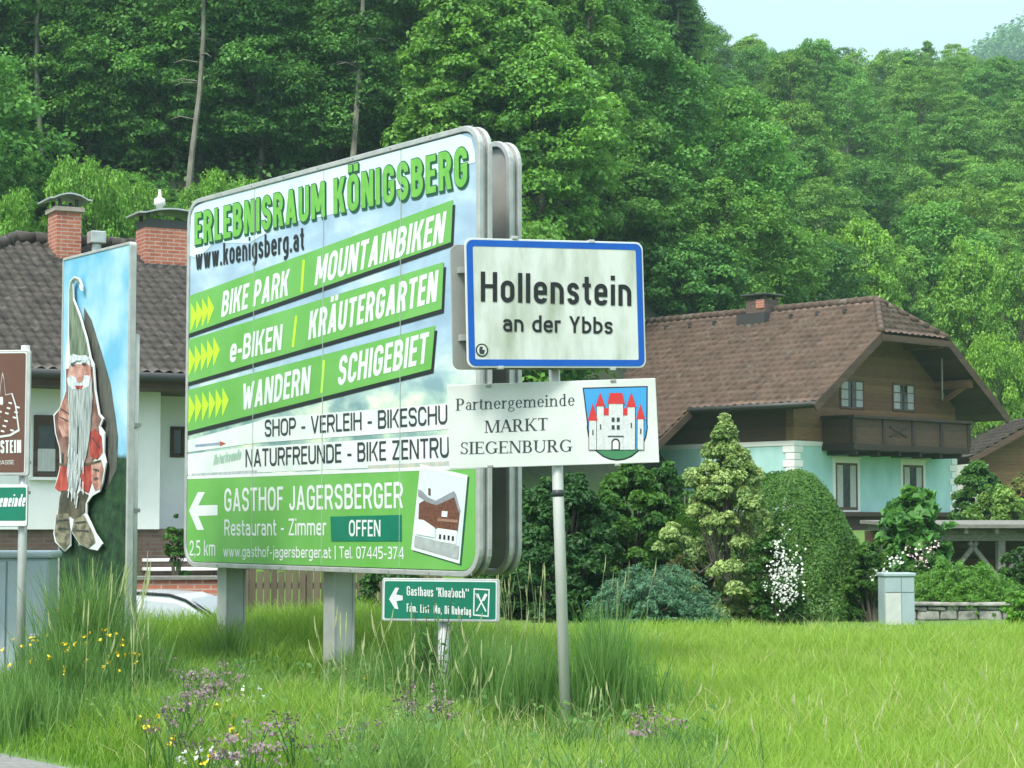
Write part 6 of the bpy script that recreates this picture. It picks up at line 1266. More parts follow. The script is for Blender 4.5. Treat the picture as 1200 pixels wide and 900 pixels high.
# ------------------------------------------------------------------ brown tourist sign with a green strip under it
WF = Fr(((27 - 600) / FPX * 15.5, 15.5, 0), R(-6)); bs = thing('tourist_sign', 'brown tourist sign with a rock drawing above a green strip, cut by the left edge', 'sign', WF.m)
M['brown_sign'] = mat('brown_sign_print', (0.115, 0.052, 0.036), (0.13, 0.062, 0.044), 4, 0.4)
a1 = WF.pix(37, 410); a2 = WF.pix(33.5, 557.5); xL = a1[0] - 1.25
bp1 = MB().prism(rrect(xL, a1[0] - 0.008, a2[1], a1[1], 0.02), 0, 0.03).build('brown_plate', M['framegrey'], bs, bevel=0.004)
MB().sheet(rrect(xL + 0.012, a1[0] - 0.035, a2[1] + 0.016, a1[1] - 0.016, 0.015), -0.003).build('white_edge', M['white'], bp1)
MB().sheet(rrect(xL + 0.02, a1[0] - 0.043, a2[1] + 0.025, a1[1] - 0.024, 0.012), -0.006).build('brown_field', M['brown_sign'], bp1)
lettering(WF, 'HOLLENSTEIN', (-32, 532.0), (25.3, 530.6), (-32, 517), -0.009, M['palestrip'], 'place_word', bp1, t=0.14, gap=0.08)
lettering(WF, 'EISENSTRASSE', (-26, 544.8), (17, 544), (-26, 540), -0.009, M['palestrip'], 'small_word', bp1, t=0.11, gap=0.1)
rko = [zB([q])[0] for q in ((-60, 190), (-20, 150), (0, 150), (6, 90), (14, 45), (20, 70), (28, 150), (60, 143), (78, 200), (94, 320), (50, 345), (0, 352), (-60, 350))]
ro_ = ppoly(WF, rko, -0.0085, M['palestrip'], 'rock_drawing', bp1)
cxk = sum(q[0] for q in rko) / len(rko); czk = sum(q[1] for q in rko) / len(rko)
ppoly(WF, [(cxk + (x - cxk) * 0.9, czk + (z - czk) * 0.93) for x, z in rko], -0.011, M['brown_sign'], 'rock_fill', ro_)
sk = MB()
for k in range(16):
    x = -8 + (k * 7 % 30); z = 470 + (k * 11 % 38); sk.sheet(WF.pts([(x, z), (x + 4, z + 1.0), (x + 3.4, z + 3), (x - 0.6, z + 1.6)]), -0.013 - 0.0002 * (k % 3))
sk.sheet(WF.pts([(-3, 466), (4, 465), (4.5, 473), (-3, 474)]), -0.0138); sk.build('rock_marks', M['palestrip'], ro_)
b1, b2 = WF.pix(32.5, 568), WF.pix(31.5, 617)
gp2 = MB().prism(rrect(xL, b1[0], b2[1], b1[1], 0.015), 0, 0.025).build('green_plate', M['framegrey'], bs, bevel=0.004)
MB().sheet(rrect(xL + 0.006, b1[0] - 0.003, b2[1] + 0.005, b1[1] - 0.004, 0.012), -0.002).build('white_edge', M['white'], gp2)
MB().sheet(rrect(xL + 0.02, b1[0] - 0.012, b2[1] + 0.045, b1[1] - 0.02, 0.01), -0.005).build('green_field', M['teal'], gp2)
lettering(WF, 'Marktgemeinde', (-26, 594.5), (29, 593.5), (-26, 580), -0.008, M['white'], 'strip_word', gp2, t=0.13, gap=0.07, shear=0.2)
xp = WF.pix(26.5, 620, 0.07)[0]; MB().tube([(xp, 0.07, -0.4), (xp, 0.07, WF.pix(26, 404)[1])], 0.034, 12).build('post', M['galv'], bs, smooth=True)
xp2 = xL + 0.2; MB().tube([(xp2, 0.07, -0.4), (xp2, 0.07, WF.pix(26, 404)[1])], 0.034, 12).build('post', M['galv'], bs, smooth=True)
for z in (a2[1] + 0.1, a1[1] - 0.1, b1[1] - 0.06): MB().box(xL + 0.1, b1[0] + 0.01, 0.03, 0.042, z - 0.012, z + 0.012).build('bracket', M['galvdark'], bs)

# ------------------------------------------------------------------ utility cabinets
M['cab'] = mat('grey_cabinet_plastic', (0.30, 0.38, 0.41), (0.36, 0.44, 0.46), 3, 0.5, bump=0.08, bscale=200)
KF = Fr(((59 - 600) / FPX * 16.2, 16.2, 0), R(2)); kb = thing('utility_cabinet', 'large blue-grey utility cabinet in the tall grass at the left edge', 'cabinet', KF.m)
kz = KF.pix(40, 650)[1]; kx = KF.pix(8, 700)[0]
MB().box(kx - 0.62, 0, 0, 0.4, -0.1, kz - 0.03).build('body', M['cab'], kb, bevel=0.012)
MB().box(kx - 0.65, 0.03, -0.03, 0.43, kz - 0.03, kz + 0.03).build('lid', M['cab'], kb, bevel=0.02)
for x0, x1 in ((kx - 0.61, kx - 0.008), (kx + 0.008, -0.012)): d_ = MB().box(x0, x1, -0.016, -0.001, 0.12, kz - 0.05).build('door', M['cab'], kb, bevel=0.005)
xh_, zh_ = KF.pix(45, 745); hd = MB().box(xh_ - 0.06, xh_ + 0.02, -0.045, -0.017, zh_ - 0.016, zh_ + 0.016).build('handle', M['galv'], d_, bevel=0.006)
K2 = Fr(((1054 - 600) / FPX * 28, 28, 0), R(8)); k2 = thing('utility_cabinet', 'narrow pale grey utility cabinet in front of the low stone wall', 'cabinet', K2.m)
z2 = K2.pix(1054, 673)[1]; xa_, xb_ = K2.pix(1037, 700)[0], K2.pix(1072, 700)[0]
MB().box(xa_, xb_, 0, 0.3, -0.1, z2 - 0.03).build('body', M['cab'], k2, bevel=0.01); MB().box(xa_ - 0.015, xb_ + 0.015, -0.03, 0.32, z2 - 0.03, z2 + 0.02).build('lid', M['cab'], k2, bevel=0.012)
MB().box(xa_ + 0.01, -0.004, -0.014, -0.001, 0.45, z2 - 0.04).box(0.004, xb_ - 0.01, -0.014, -0.001, 0.45, z2 - 0.04).build('door', M['cab'], k2, bevel=0.004)
MB().box(xa_ + 0.01, -0.004, -0.012, -0.001, 0.0, 0.44).build('base_panel', mat('pale_concrete', (0.55, 0.57, 0.55), (0.47, 0.49, 0.47), 6, 0.8), k2); MB().box(0.004, xb_ - 0.01, -0.012, -0.001, 0.0, 0.44).build('base_panel', M['cab'], k2)

# low stone wall on the right
o_ = P(1060, 612, 29.5); S3 = Fr((o_.x, o_.y, 0), R(-3)); zw = S3.pix(1130, 706)[1]; rs = random.Random(5)
M['stone'] = mat('pale_quarry_stone', (0.16, 0.16, 0.145), (0.40, 0.39, 0.36), 7, 0.9, detail=9, bump=0.8, bscale=16)
sw_ = thing('stone_wall', 'low pale dry-stone wall below the yellow-green juniper at the right edge', 'wall', S3.m)
mb = MB(); z = -0.4; xr_ = S3.pix(1260, 700)[0]
MB().box(0, xr_, 0.06, 0.4, -0.5, zw - 0.05).build('core', mat('wall_mortar', (0.12, 0.12, 0.11), rough=0.95), sw_)
while z < zw - 0.07:
    hgt = min(rs.uniform(0.10, 0.17), zw - 0.05 - z); x = 0.0
    while x < xr_:
        wd = rs.uniform(0.16, 0.42); d_ = rs.uniform(0, 0.035); q_ = [rs.uniform(-0.015, 0.015) for _ in range(4)]
        mb.prism([(x + 0.008, z + 0.006 + q_[0]), (x + wd - 0.008, z + 0.006 + q_[1]), (x + wd - 0.012, z + hgt - 0.006 + q_[2]), (x + 0.012, z + hgt - 0.006 + q_[3])], d_, 0.3); x += wd
    z += hgt
mb.build('stones', M['stone'], sw_, bevel=0.018)
MB().box(-0.02, xr_, -0.03, 0.42, zw - 0.05, zw).build('coping', M['stone'], sw_, bevel=0.015)

# ------------------------------------------------------------------ parked car behind the meadow
cw = P(192, 695, 28.5); CY = Fr((cw.x, cw.y, 0), R(-9)); zg_ = float(height(cw.x - 1.5, cw.y)); zt_ = cw.z
car = thing('parked_car', 'white hatchback parked behind the tall grass left of the billboard', 'car', CY.m)
M['carpaint'] = mat('white_car_paint', (0.70, 0.71, 0.76), rough=0.25, coat=0.6); M['rubber'] = mat('tyre_rubber', (0.02, 0.02, 0.02), rough=0.9)
hh = zt_ - zg_
def prof(l): return [(x, zg_ + z * hh) for x, z in l]
low = [(-3.1, 0.16), (1.02, 0.16), (1.10, 0.28), (1.08, 0.44), (1.0, 0.55), (0.92, 0.60), (-3.0, 0.62), (-3.16, 0.5), (-3.18, 0.28)]
MB().prism(prof(low), 0, 1.72).build('body', M['carpaint'], car, bevel=0.06, seg=3)
M['carglass'] = mat('sky_reflection_car_glass', (0.50, 0.52, 0.60), rough=0.12, spec=0.8)  # pale lavender base colour stands in for sky reflected in the windows
up_ = [(0.85, 0.60), (0.52, 0.80), (0.28, 0.92), (0.05, 0.975), (-0.5, 1.0), (-1.2, 0.985), (-1.7, 0.93), (-2.25, 0.70), (-2.4, 0.61)]
MB().prism(prof(up_), 0.10, 1.62).build('cabin', M['carpaint'], car, bevel=0.05, seg=3)
wn_ = [(0.62, 0.64), (0.40, 0.80), (0.16, 0.885), (-0.35, 0.92), (-0.35, 0.64)]; wn2 = [(-0.42, 0.64), (-0.42, 0.92), (-1.2, 0.91), (-1.6, 0.86), (-2.0, 0.66)]
for q_ in (wn_, wn2):
    for y_ in (0.088, 1.622): MB().prism(prof(q_), y_, y_ + 0.01).build('side_window', M['carglass'], car)
ws = [(0.875, 0.625), (0.545, 0.815), (0.30, 0.935)]
mb = MB()
for (xa2, za2), (xb2, zb2) in zip(ws[:-1], ws[1:]):
    mb.add([(xa2 + 0.012, 0.2, zg_ + za2 * hh), (xa2 + 0.012, 1.52, zg_ + za2 * hh), (xb2 + 0.012, 1.48, zg_ + zb2 * hh), (xb2 + 0.012, 0.24, zg_ + zb2 * hh)], [(0, 1, 2, 3)])
mb.build('rear_window', M['carglass'], car)
MB().tube([(x, 0.1, zg_ + z * hh) for x, z in up_], 0.022, 6).build('window_seal', M['black'], car)
for x in (0.35, -2.35):
    for y in (0.02, 1.52): tyre = MB().tube([(x, y, zg_ + 0.31), (x, y + 0.18, zg_ + 0.31)], 0.31, 24).build('wheel', M['rubber'], car, bevel=0.02); MB().tube([(x, y - 0.004 if y < 1 else y + 0.17, zg_ + 0.31), (x, y + 0.05 if y < 1 else y + 0.186, zg_ + 0.31)], 0.20, 16).build('rim', M['zinc'], tyre)
for y in (0.12, 1.38): MB().box(0.98, 1.09, y, y + 0.24, zg_ + 0.42 * hh, zg_ + 0.52 * hh).build('tail_light', M['rust'], car, bevel=0.02)

# ------------------------------------------------------------------ garden shrubs
def cone_clumps(rx, ry, H, n, shape, rmin, rmax, seed):
    g_ = np.random.default_rng(seed); out = []
    while len(out) < n:
        z = g_.uniform(0.02, 1); a = g_.uniform(0, 2 * math.pi)
        if shape == 'dome': p = math.sqrt(max(0.02, 1 - z ** 2.4))
        elif shape == 'spire': p = (0.84 + z * 0.64 if z < 0.25 else 1 - ((z - 0.25) / 0.75) ** 1.5) * (1 + 0.24 * math.sin(z * 17 + a * 2)) + 0.04
        elif shape == 'ball': p = math.sqrt(max(0.03, 1 - (2 * z - 0.95) ** 2))
        else: p = 1
        p *= 1 + 0.16 * math.sin(a * 3 + z * 6 + seed) + 0.1 * math.sin(a * 7 - z * 11 + seed)
        q = g_.uniform(0.35, 1) ** 0.4; r = g_.uniform(rmin, rmax)
        if g_.uniform() < (0.30 if shape == 'spire' else 0.16): q *= g_.uniform(1.04, 1.22); r *= g_.uniform(0.35, 0.6)
        if z > 0.9 and g_.uniform() < 0.5: z *= g_.uniform(1.0, 1.07); r *= 0.5
        out.append(((rx * p * q * math.cos(a), ry * p * q * math.sin(a), z * H - r * 0.4), r))
    return out
def shrub(name, label, pl, pr, ytop, ybase, Y, n, per, size, m, shape='dome', col=(1, 1, 1), rr=(0.1, 0.2), group=None, deep=0.9, flat=0.8, cat='shrub', trunk=None, seed=1, zbase=None):
    c = P((pl + pr) / 2, ybase, Y); zt = P((pl + pr) / 2, ytop, Y).z; zg = min(float(height(c.x, Y)), c.z) if zbase is None else zbase
    W = (pr - pl) * Y / FPX; H = zt - zg
    o = thing(name, label, cat, Vector((c.x, Y, zg)), group)
    cl_ = cone_clumps(W / 2 * 0.93, W / 2 * deep, H, n, shape, rr[0] * W, rr[1] * W, seed)
    f = link('foliage', crown_mesh('foliage', cl_, per, size, flat, 1.1), M[m], o); f.color = (*col, 1)
    mb = MB()
    if trunk: mb.tube([(0, 0, -0.2), (0.02, 0, H * 0.5), (0, 0, H * 0.92)], [trunk, trunk * 0.7, 0.01], 8)
    for cc, r in cl_[::5]:
        cc = Vector(cc); mb.tube([(cc.x * 0.15, cc.y * 0.15, -0.15 if not trunk else max(0.1, cc.z - 0.4)), (cc.x * 0.5, cc.y * 0.5, cc.z * 0.55), tuple(cc)], [0.022, 0.015, 0.005], 5, False)
    mb.build('stem', M['bark'], o); return o
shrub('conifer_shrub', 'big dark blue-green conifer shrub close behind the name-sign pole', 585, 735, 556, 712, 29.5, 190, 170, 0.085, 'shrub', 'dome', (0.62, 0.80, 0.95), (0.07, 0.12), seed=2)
shrub('leafy_shrub', 'mid-green leafy shrub between the sign pole and the variegated tree', 680, 800, 548, 690, 31.5, 150, 170, 0.12, 'shrub', 'dome', (0.95, 1.1, 0.85), (0.08, 0.13), seed=3)
shrub('leafy_shrub', 'dark green tall shrub behind the variegated tree against the chalet wall', 735, 835, 550, 700, 34, 110, 160, 0.11, 'shrub', 'dome', (0.75, 0.95, 0.8), (0.09, 0.14), seed=4)
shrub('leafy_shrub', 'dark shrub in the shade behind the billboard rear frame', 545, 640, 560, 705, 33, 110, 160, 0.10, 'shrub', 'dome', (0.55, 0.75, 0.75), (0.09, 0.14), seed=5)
shrub('dry_shrub', 'low brownish twiggy shrub behind the blue-green juniper', 762, 842, 655, 712, 29.3, 70, 140, 0.06, 'varieg', 'dome', (0.62, 0.45, 0.42), (0.08, 0.14), seed=6)
shrub('variegated_tree', 'small pale variegated tree with a pointed crown in front of the chalet', 783, 920, 500, 716, 28.6, 235, 150, 0.07, 'varieg', 'spire', (1.35, 1.32, 1.25), (0.04, 0.105), flat=0.95, cat='tree', trunk=0.06, seed=7)
shrub('shrub', 'green shrub with a few white flowers between thuja hedge and narrow cabinet', 995, 1052, 632, 722, 29.2, 90, 130, 0.07, 'shrub', 'dome', (1, 1.1, 0.9), (0.1, 0.16), seed=8)
shrub('fruit_shrub', 'large-leaved dark green shrub below the right ground-floor window of the chalet', 1028, 1114, 574, 690, 33, 90, 22, 0.24, 'leaf', 'ball', (0.75, 0.95, 1.0), (0.12, 0.18), flat=0.7, trunk=0.05, seed=9)
shrub('garden_shrub', 'rounded mid-green shrub beside the right corner of the chalet', 1112, 1178, 543, 612, 55, 110, 140, 0.14, 'shrub', 'dome', (1.0, 1.15, 1.0), (0.1, 0.16), seed=10)
shrub('garden_shrub', 'pale yellow-green shrub above the carport roof', 1122, 1215, 572, 614, 53, 110, 130, 0.12, 'varieg', 'dome', (0.85, 1.05, 0.6), (0.08, 0.14), seed=11)
shrub('garden_shrub', 'reddish-tipped shrub at the right edge below the barn wall', 1172, 1225, 560, 612, 54, 80, 120, 0.12, 'varieg', 'dome', (0.9, 0.75, 0.6), (0.1, 0.16), seed=12)
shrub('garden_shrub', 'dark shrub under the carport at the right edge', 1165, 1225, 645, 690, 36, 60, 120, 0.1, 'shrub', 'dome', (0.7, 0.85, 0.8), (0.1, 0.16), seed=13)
shrub('garden_shrub', 'small clipped bush at the foot of the white house stairs', 190, 222, 607, 640, 33.6, 40, 110, 0.06, 'shrub', 'dome', (0.9, 1.05, 0.8), (0.12, 0.2), seed=14, zbase=0.4)
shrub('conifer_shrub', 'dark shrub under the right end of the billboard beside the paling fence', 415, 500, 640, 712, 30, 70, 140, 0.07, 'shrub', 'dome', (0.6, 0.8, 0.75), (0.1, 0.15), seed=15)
shrub('fern', 'yellow-green fern at the right edge in front of the stone wall', 1176, 1222, 694, 735, 26.5, 30, 60, 0.09, 'thuja', 'dome', (1.7, 1.7, 1.3), (0.14, 0.22), seed=16, flat=0.5, cat='fern')
# clipped thuja hedge running away from the viewer: a smooth hull of upright scale-leaf sprays
hc = P(937, 720, 30.0); hY = 30.0
hd_ = thing('hedge', 'tall rounded dark green thuja hedge in front of the chalet', 'hedge', Vector((hc.x, hY, float(height(hc.x, hY)))))
hw = 76 * hY / FPX; hh_ = P(930, 551, hY).z - float(height(hc.x, hY)); n = 64000
a = rng.uniform(0, 2 * math.pi, n); z = rng.uniform(0, 1, n) ** 0.85; pr_ = np.clip(1 - z ** 2.7, 0.0, 1) ** 0.5
bulge = 1 + 0.05 * np.sin(a * 4 + z * 5) + 0.04 * np.sin(a * 9 - z * 14) + rng.normal(size=n) * 0.03
ex = np.cos(a) * pr_ * hw * bulge; ey_ = np.sin(a) * pr_ * bulge
ey2 = np.where(ey_ > 0, ey_ * 4.5, ey_ * hw); ex2 = ex - np.where(ey_ > 0, ey_ * 1.7, 0)
c = np.stack([ex2, ey2, z * hh_ * (1 + 0.02 * np.sin(ex2 * 6) + rng.normal(size=n) * 0.012) * (1 - 0.26 * np.clip((ex2 + 0.2) / (hw + 0.2), 0, 1) ** 1.6)], 1)
nr = np.stack([np.cos(a), np.sin(a), 0.25 + z * 0.6], 1) + rng.normal(size=(n, 3)) * 0.55
fd = np.sin(a * 31 + np.sin(z * 9) * 1.5) * 0.16 + np.sin(z * 27 + a * 13) * 0.12 + np.sin(a * 57 - z * 19) * 0.14
c[:, :2] += nr[:, :2] * (fd * 0.045)[:, None]
v, f = leaves(c, nr, rng.uniform(0.03, 0.07, n), 0.45); hf = link('foliage', np_mesh('foliage', v, f, np.clip(0.48 + fd * 0.55 + rng.normal(size=n) * 0.2, 0, 1)), M['thuja'], hd_)
mb = MB()
for k in range(5): mb.tube([(-k * 0.34, k * 0.9, -0.2), (-k * 0.34, k * 0.9, hh_ * 0.85)], [0.05, 0.015], 6)
mb.build('stem', M['bark'], hd_)
# spreading junipers: arching fronds
def juniper(label, pl, pr, ytop, ybase, Y, n, m, col, seed, tiltx=0.0, zb=None, size=0.06):
    g_ = np.random.default_rng(seed); c0 = P((pl + pr) / 2, ybase, Y); zg = float(height(c0.x, Y)) if zb is None else zb; W = (pr - pl) * Y / FPX / 2; H = P(0, ytop, Y).z - zg
    o = thing('juniper', label, 'shrub', Vector((c0.x, Y, zg))); cs, ns, ts = [], [], []; mb = MB()
    for k in range(n):
        a = g_.uniform(0, 2 * math.pi); L = W * g_.uniform(0.35, 1.05); zt = H * g_.uniform(0.25, 1.0) * (1 - 0.55 * (L / W) ** 2); m_ = 60
        s_ = g_.uniform(0.1, 1, m_) ** 0.7; ax, ay = math.cos(a), math.sin(a) * 0.75
        wd = g_.normal(size=m_) * 0.055 * (1.25 - s_); x = ax * L * s_ + tiltx * s_ - math.sin(a) * wd; y = ay * L * s_ + math.cos(a) * wd; z = zt * np.sin(np.minimum(s_ * 1.9, 2.25)) + g_.normal(size=m_) * 0.018 - 0.1 * s_
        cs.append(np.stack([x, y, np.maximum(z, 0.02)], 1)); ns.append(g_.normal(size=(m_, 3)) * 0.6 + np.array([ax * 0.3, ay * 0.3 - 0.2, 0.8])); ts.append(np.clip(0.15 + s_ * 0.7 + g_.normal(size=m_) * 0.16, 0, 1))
        if k % 6 == 0: mb.tube([(0, 0, -0.05), (ax * L * 0.4, ay * L * 0.4, zt * 0.65), (ax * L * 0.8, ay * L * 0.8, zt * 0.85)], [0.02, 0.012, 0.005], 4, False)
    c = np.concatenate(cs); v, f = leaves(c, np.concatenate(ns), size * rng.uniform(0.6, 1.4, len(c)), 0.24)
    q = link('foliage', np_mesh('foliage', v, f, np.concatenate(ts)), M[m], o); q.color = (*col, 1); mb.build('stem', M['bark'], o)
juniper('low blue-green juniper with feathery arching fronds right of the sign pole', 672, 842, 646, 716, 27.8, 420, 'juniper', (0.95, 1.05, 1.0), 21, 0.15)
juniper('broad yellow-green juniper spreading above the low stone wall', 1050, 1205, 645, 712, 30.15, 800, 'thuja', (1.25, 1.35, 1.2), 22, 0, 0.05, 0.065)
# bush hung with white blossom
wbx = shrub('blossom_bush', 'white-flowering bush hanging between variegated tree and thuja hedge', 872, 938, 624, 716, 28.0, 70, 90, 0.06, 'shrub', 'dome', (0.75, 0.9, 0.8), (0.1, 0.17), seed=31)
def blossoms(o, box, Y, n, size, m, name='blossom', seed=1, clump=14, spread=0.1):
    g_ = np.random.default_rng(seed); px_ = g_.uniform(box[0], box[2], n // clump + 1); py_ = g_.uniform(box[1], box[3], n // clump + 1)
    c = np.array([tuple(P(a, b, Y - 0.15) - o.location) for a, b in zip(px_, py_)]); c = np.repeat(c, clump, 0)[:n]; c = c + g_.normal(size=c.shape) * spread * np.array([0.7, 0.7, 1.0])
    v, f = leaves(c, g_.normal(size=c.shape) + np.array([0, -1.2, 0.6]), size * g_.uniform(0.6, 1.3, len(c)), 0.9); return link(name, np_mesh(name, v, f), M[m], o)
blossoms(wbx, (904, 636, 934, 702), 27.6, 400, 0.036, 'blossom_white', seed=2, clump=14, spread=0.10)
blossoms(bpy.data.objects['shrub'], (1022, 648, 1052, 676), 28.9, 40, 0.042, 'blossom_white', seed=4, clump=9, spread=0.06)
M['blossom_pink'] = mat('pale_pink_blossom', (0.62, 0.42, 0.44), (0.7, 0.6, 0.55), 20, 0.7)
pk = shrub('flowering_shrub', 'shrub with pale pink blossom beside the large-leaved shrub', 1058, 1106, 636, 690, 31.6, 45, 90, 0.06, 'shrub', 'dome', (1, 1.1, 0.9), (0.12, 0.2), seed=32)
blossoms(pk, (1064, 640, 1102, 658), 31.2, 50, 0.045, 'blossom_pink', seed=5, clump=8, spread=0.08)

# ------------------------------------------------------------------ the meadow
def blades(name, x, y, h, w_, lean, m, tint, kind='stuff', z=None, **props):
    n = len(x); z0 = height(x, y) if z is None else z; a = rng.uniform(0, 2 * math.pi, n); la = rng.uniform(0, 2 * math.pi, n); l = h * lean * rng.uniform(0.2, 1.2, n)
    ca, sa = np.cos(a) * w_ / 2, np.sin(a) * w_ / 2; v = np.empty((n, 6, 3))
    for i, (t_, q, k) in enumerate(((0, 1.0, 0.0), (0.55, 0.85, 0.30), (1.0, 0.12, 1.0))):
        cx, cy_, cz = x + np.cos(la) * l * k, y + np.sin(la) * l * k, z0 + h * t_ * (1 - 0.18 * lean * k)
        v[:, 2 * i] = np.stack([cx - ca * q, cy_ - sa * q, cz], 1); v[:, 2 * i + 1] = np.stack([cx + ca * q, cy_ + sa * q, cz], 1)
    b_ = np.arange(n) * 6; f = np.concatenate([np.stack([b_, b_ + 1, b_ + 3, b_ + 2], 1), np.stack([b_ + 2, b_ + 3, b_ + 5, b_ + 4], 1)])
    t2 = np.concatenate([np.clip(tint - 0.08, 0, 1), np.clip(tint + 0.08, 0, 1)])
    o = link(name, np_mesh(name, v.reshape(-1, 3), f, t2), m); o['kind'] = kind
    for k, vv in props.items(): o[k] = vv
    return o
def field(n, y0, y1, e):
    u = rng.uniform(0, 1, n); p = 1 + e; y = (y0 ** p + u * (y1 ** p - y0 ** p)) ** (1 / p); hw_ = y * 0.25 + 1.8; x = rng.uniform(-1, 1, n) * hw_
    k = road_dist(x, y) > 0.10 + rng.uniform(-0.12, 0.25, n); return x[k], y[k]
x, y = field(340000, 7.4, 24.4, -0.25)
rd = road_dist(x, y); pat = nz2(x, y, 1.1) * 0.5 + nz2(x, y, 3.1, 2.0) * 0.5; left = sst(0.6, -1.8, x - (y - 13) * -0.02)
bare = lambda cx, cy, rr, k: 1 - k * np.exp(-((x - cx) ** 2 + ((y - cy) * 0.6) ** 2) / rr ** 2)
h = (0.25 + (0.05 + 0.06 * left) * pat + 0.24 * left * sst(17.5, 20, y)) * bare(0.33, 12.6, 0.55, 0.85) * bare(-1.5, 17.0, 0.55, 0.7) * bare(-0.5, 14.5, 0.35, 0.6) * rng.uniform(0.55, 1.25, len(x)) * (0.35 + 0.65 * sst(0.0, 0.9, rd))
tint = np.clip(0.56 + (0.10 + 0.12 * left) * pat + 0.20 * sst(-1, 2, x) - 0.16 * left + 0.16 * nz2(x, y, 6.0, 5.0) + rng.normal(size=len(x)) * 0.27, 0, 1)
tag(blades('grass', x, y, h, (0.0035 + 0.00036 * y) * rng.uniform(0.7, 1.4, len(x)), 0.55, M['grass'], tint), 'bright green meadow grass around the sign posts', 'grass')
x, y = field(15000, 7.6, 24, -0.5); k = (nz2(x, y, 1.4, 4.0) > -0.1); x, y = x[k], y[k]
M['drygrass'] = leafmat('dry_blade', (0.30, 0.33, 0.12), (0.52, 0.50, 0.25), 0.3, objcol=False)
tag(blades('dry_grass', x, y, rng.uniform(0.18, 0.42, len(x)) * (0.4 + 0.6 * sst(0, 0.8, road_dist(x, y))), rng.uniform(0.003, 0.007, len(x)), 0.8, M['drygrass'], rng.uniform(0, 1, len(x))), 'dry straw-coloured blades scattered through the meadow', 'grass')
x, y = field(9000, 7.6, 18, -0.6); k = (x < 1.2) & (nz2(x, y, 2.0, 1.0) > 0.0); x, y = x[k], y[k]; n_ = len(x)
c = np.stack([x, y, height(x, y) + rng.uniform(0.05, 0.30, n_) * (0.3 + 0.7 * sst(0, 0.8, road_dist(x, y)))], 1); v, f = leaves(c, rng.normal(size=(n_, 3)) * 0.5 + np.array([0, -0.3, 0.9]), rng.uniform(0.03, 0.085, n_), 0.55)
wl_ = link('weed_leaves', np_mesh('weed_leaves', v, f, rng.uniform(0, 0.8, n_)), M['tallgrass']); wl_['kind'] = 'stuff'; tag(wl_, 'broad weed leaves among the verge grass on the left', 'weeds')
# taller tufts round the posts and cabinet
def tuft(px_, Y, n, r, h0, tl, lab, mt='tallgrass', lean=0.32, col=(1, 1, 1)):
    cx = (px_ - 600) / FPX * Y; d = np.abs(rng.normal(size=n)) * r; a = rng.uniform(0, 6.28, n); x = cx + np.cos(a) * d; y = Y + np.sin(a) * d * 0.8
    o = blades('tall_grass', x, y, h0 * rng.uniform(0.45, 1.1, n) * np.exp(-(d / r) ** 2 * 0.25), rng.uniform(0.005, 0.011, n), lean, M[mt], np.clip(tl + rng.normal(size=n) * 0.22, 0, 1)); o.color = (*col, 1); tag(o, lab, 'grass'); return o
tuft(103, 15.2, 1900, 0.36, 1.15, 0.45, 'tall dense grass between utility cabinet and gnome board')
tuft(80, 14.0, 1100, 0.35, 0.75, 0.4, 'tall grass in front of the utility cabinet corner')
tuft(712, 13.9, 950, 0.36, 0.9, 0.5, 'tall dark grass right of the name-sign pole', col=(0.85, 1, 0.95))
tuft(632, 14.0, 600, 0.26, 0.7, 0.4, 'tall grass left of the foot of the name-sign pole')
tuft(512, 15.5, 1000, 0.28, 0.85, 0.35, 'tall dark grass round the post of the small inn sign', col=(0.75, 0.9, 0.85))
tuft(704, 13.55, 420, 0.18, 0.85, 0.45, 'thin tall stalks just beside the name-sign pole', lean=0.25)
tuft(610, 13.6, 420, 0.2, 0.7, 0.4, 'thin tall grass on the other side of the name-sign pole', lean=0.25)
tuft(560, 14.2, 800, 0.3, 0.7, 0.4, 'tall grass hiding the foot of the small inn sign')
tuft(582, 14.6, 800, 0.34, 0.66, 0.4, 'tall grass between the inn sign and the name-sign pole')
tuft(425, 17.9, 600, 0.30, 0.4, 0.6, 'grass tuft at the foot of the right billboard post')
tuft(270, 18.3, 700, 0.40, 0.62, 0.55, 'grass tuft at the foot of the left billboard post')
tuft(160, 16.3, 500, 0.22, 0.75, 0.5, 'grass tuft at the post of the gnome board')
tuft(150, 15.0, 900, 0.4, 0.7, 0.4, 'tall weeds below the right edge of the gnome board')
tuft(40, 13.2, 900, 0.45, 0.5, 0.5, 'grass on the verge below the utility cabinet')
tuft(475, 15.6, 400, 0.5, 0.62, 0.7, 'loose pale grass under the small inn sign', lean=0.5)
cx_, cy_ = field(260, 8.2, 16.5, -0.2); k = (cx_ < 1.0) & (np.hypot(cx_ - 0.33, cy_ - 12.7) > 0.9); cx_, cy_ = cx_[k], cy_[k]; rep_ = rng.integers(50, 150, len(cx_)); ix = np.repeat(np.arange(len(cx_)), rep_); rad_ = rng.uniform(0.06, 0.16, len(cx_))
x = cx_[ix] + rng.normal(size=len(ix)) * rad_[ix]; y = cy_[ix] + rng.normal(size=len(ix)) * rad_[ix]; hh3 = rng.uniform(0.28, 0.52, len(cx_)); tt3 = rng.uniform(0.0, 0.8, len(cx_))
tag(blades('tall_grass', x, y, hh3[ix] * rng.uniform(0.5, 1.1, len(ix)), rng.uniform(0.004, 0.010, len(ix)), 0.5, M['tallgrass'], np.clip(tt3[ix] + rng.normal(size=len(ix)) * 0.2, 0, 1)), 'ragged tall grass clumps over the wild verge at lower left', 'grass')
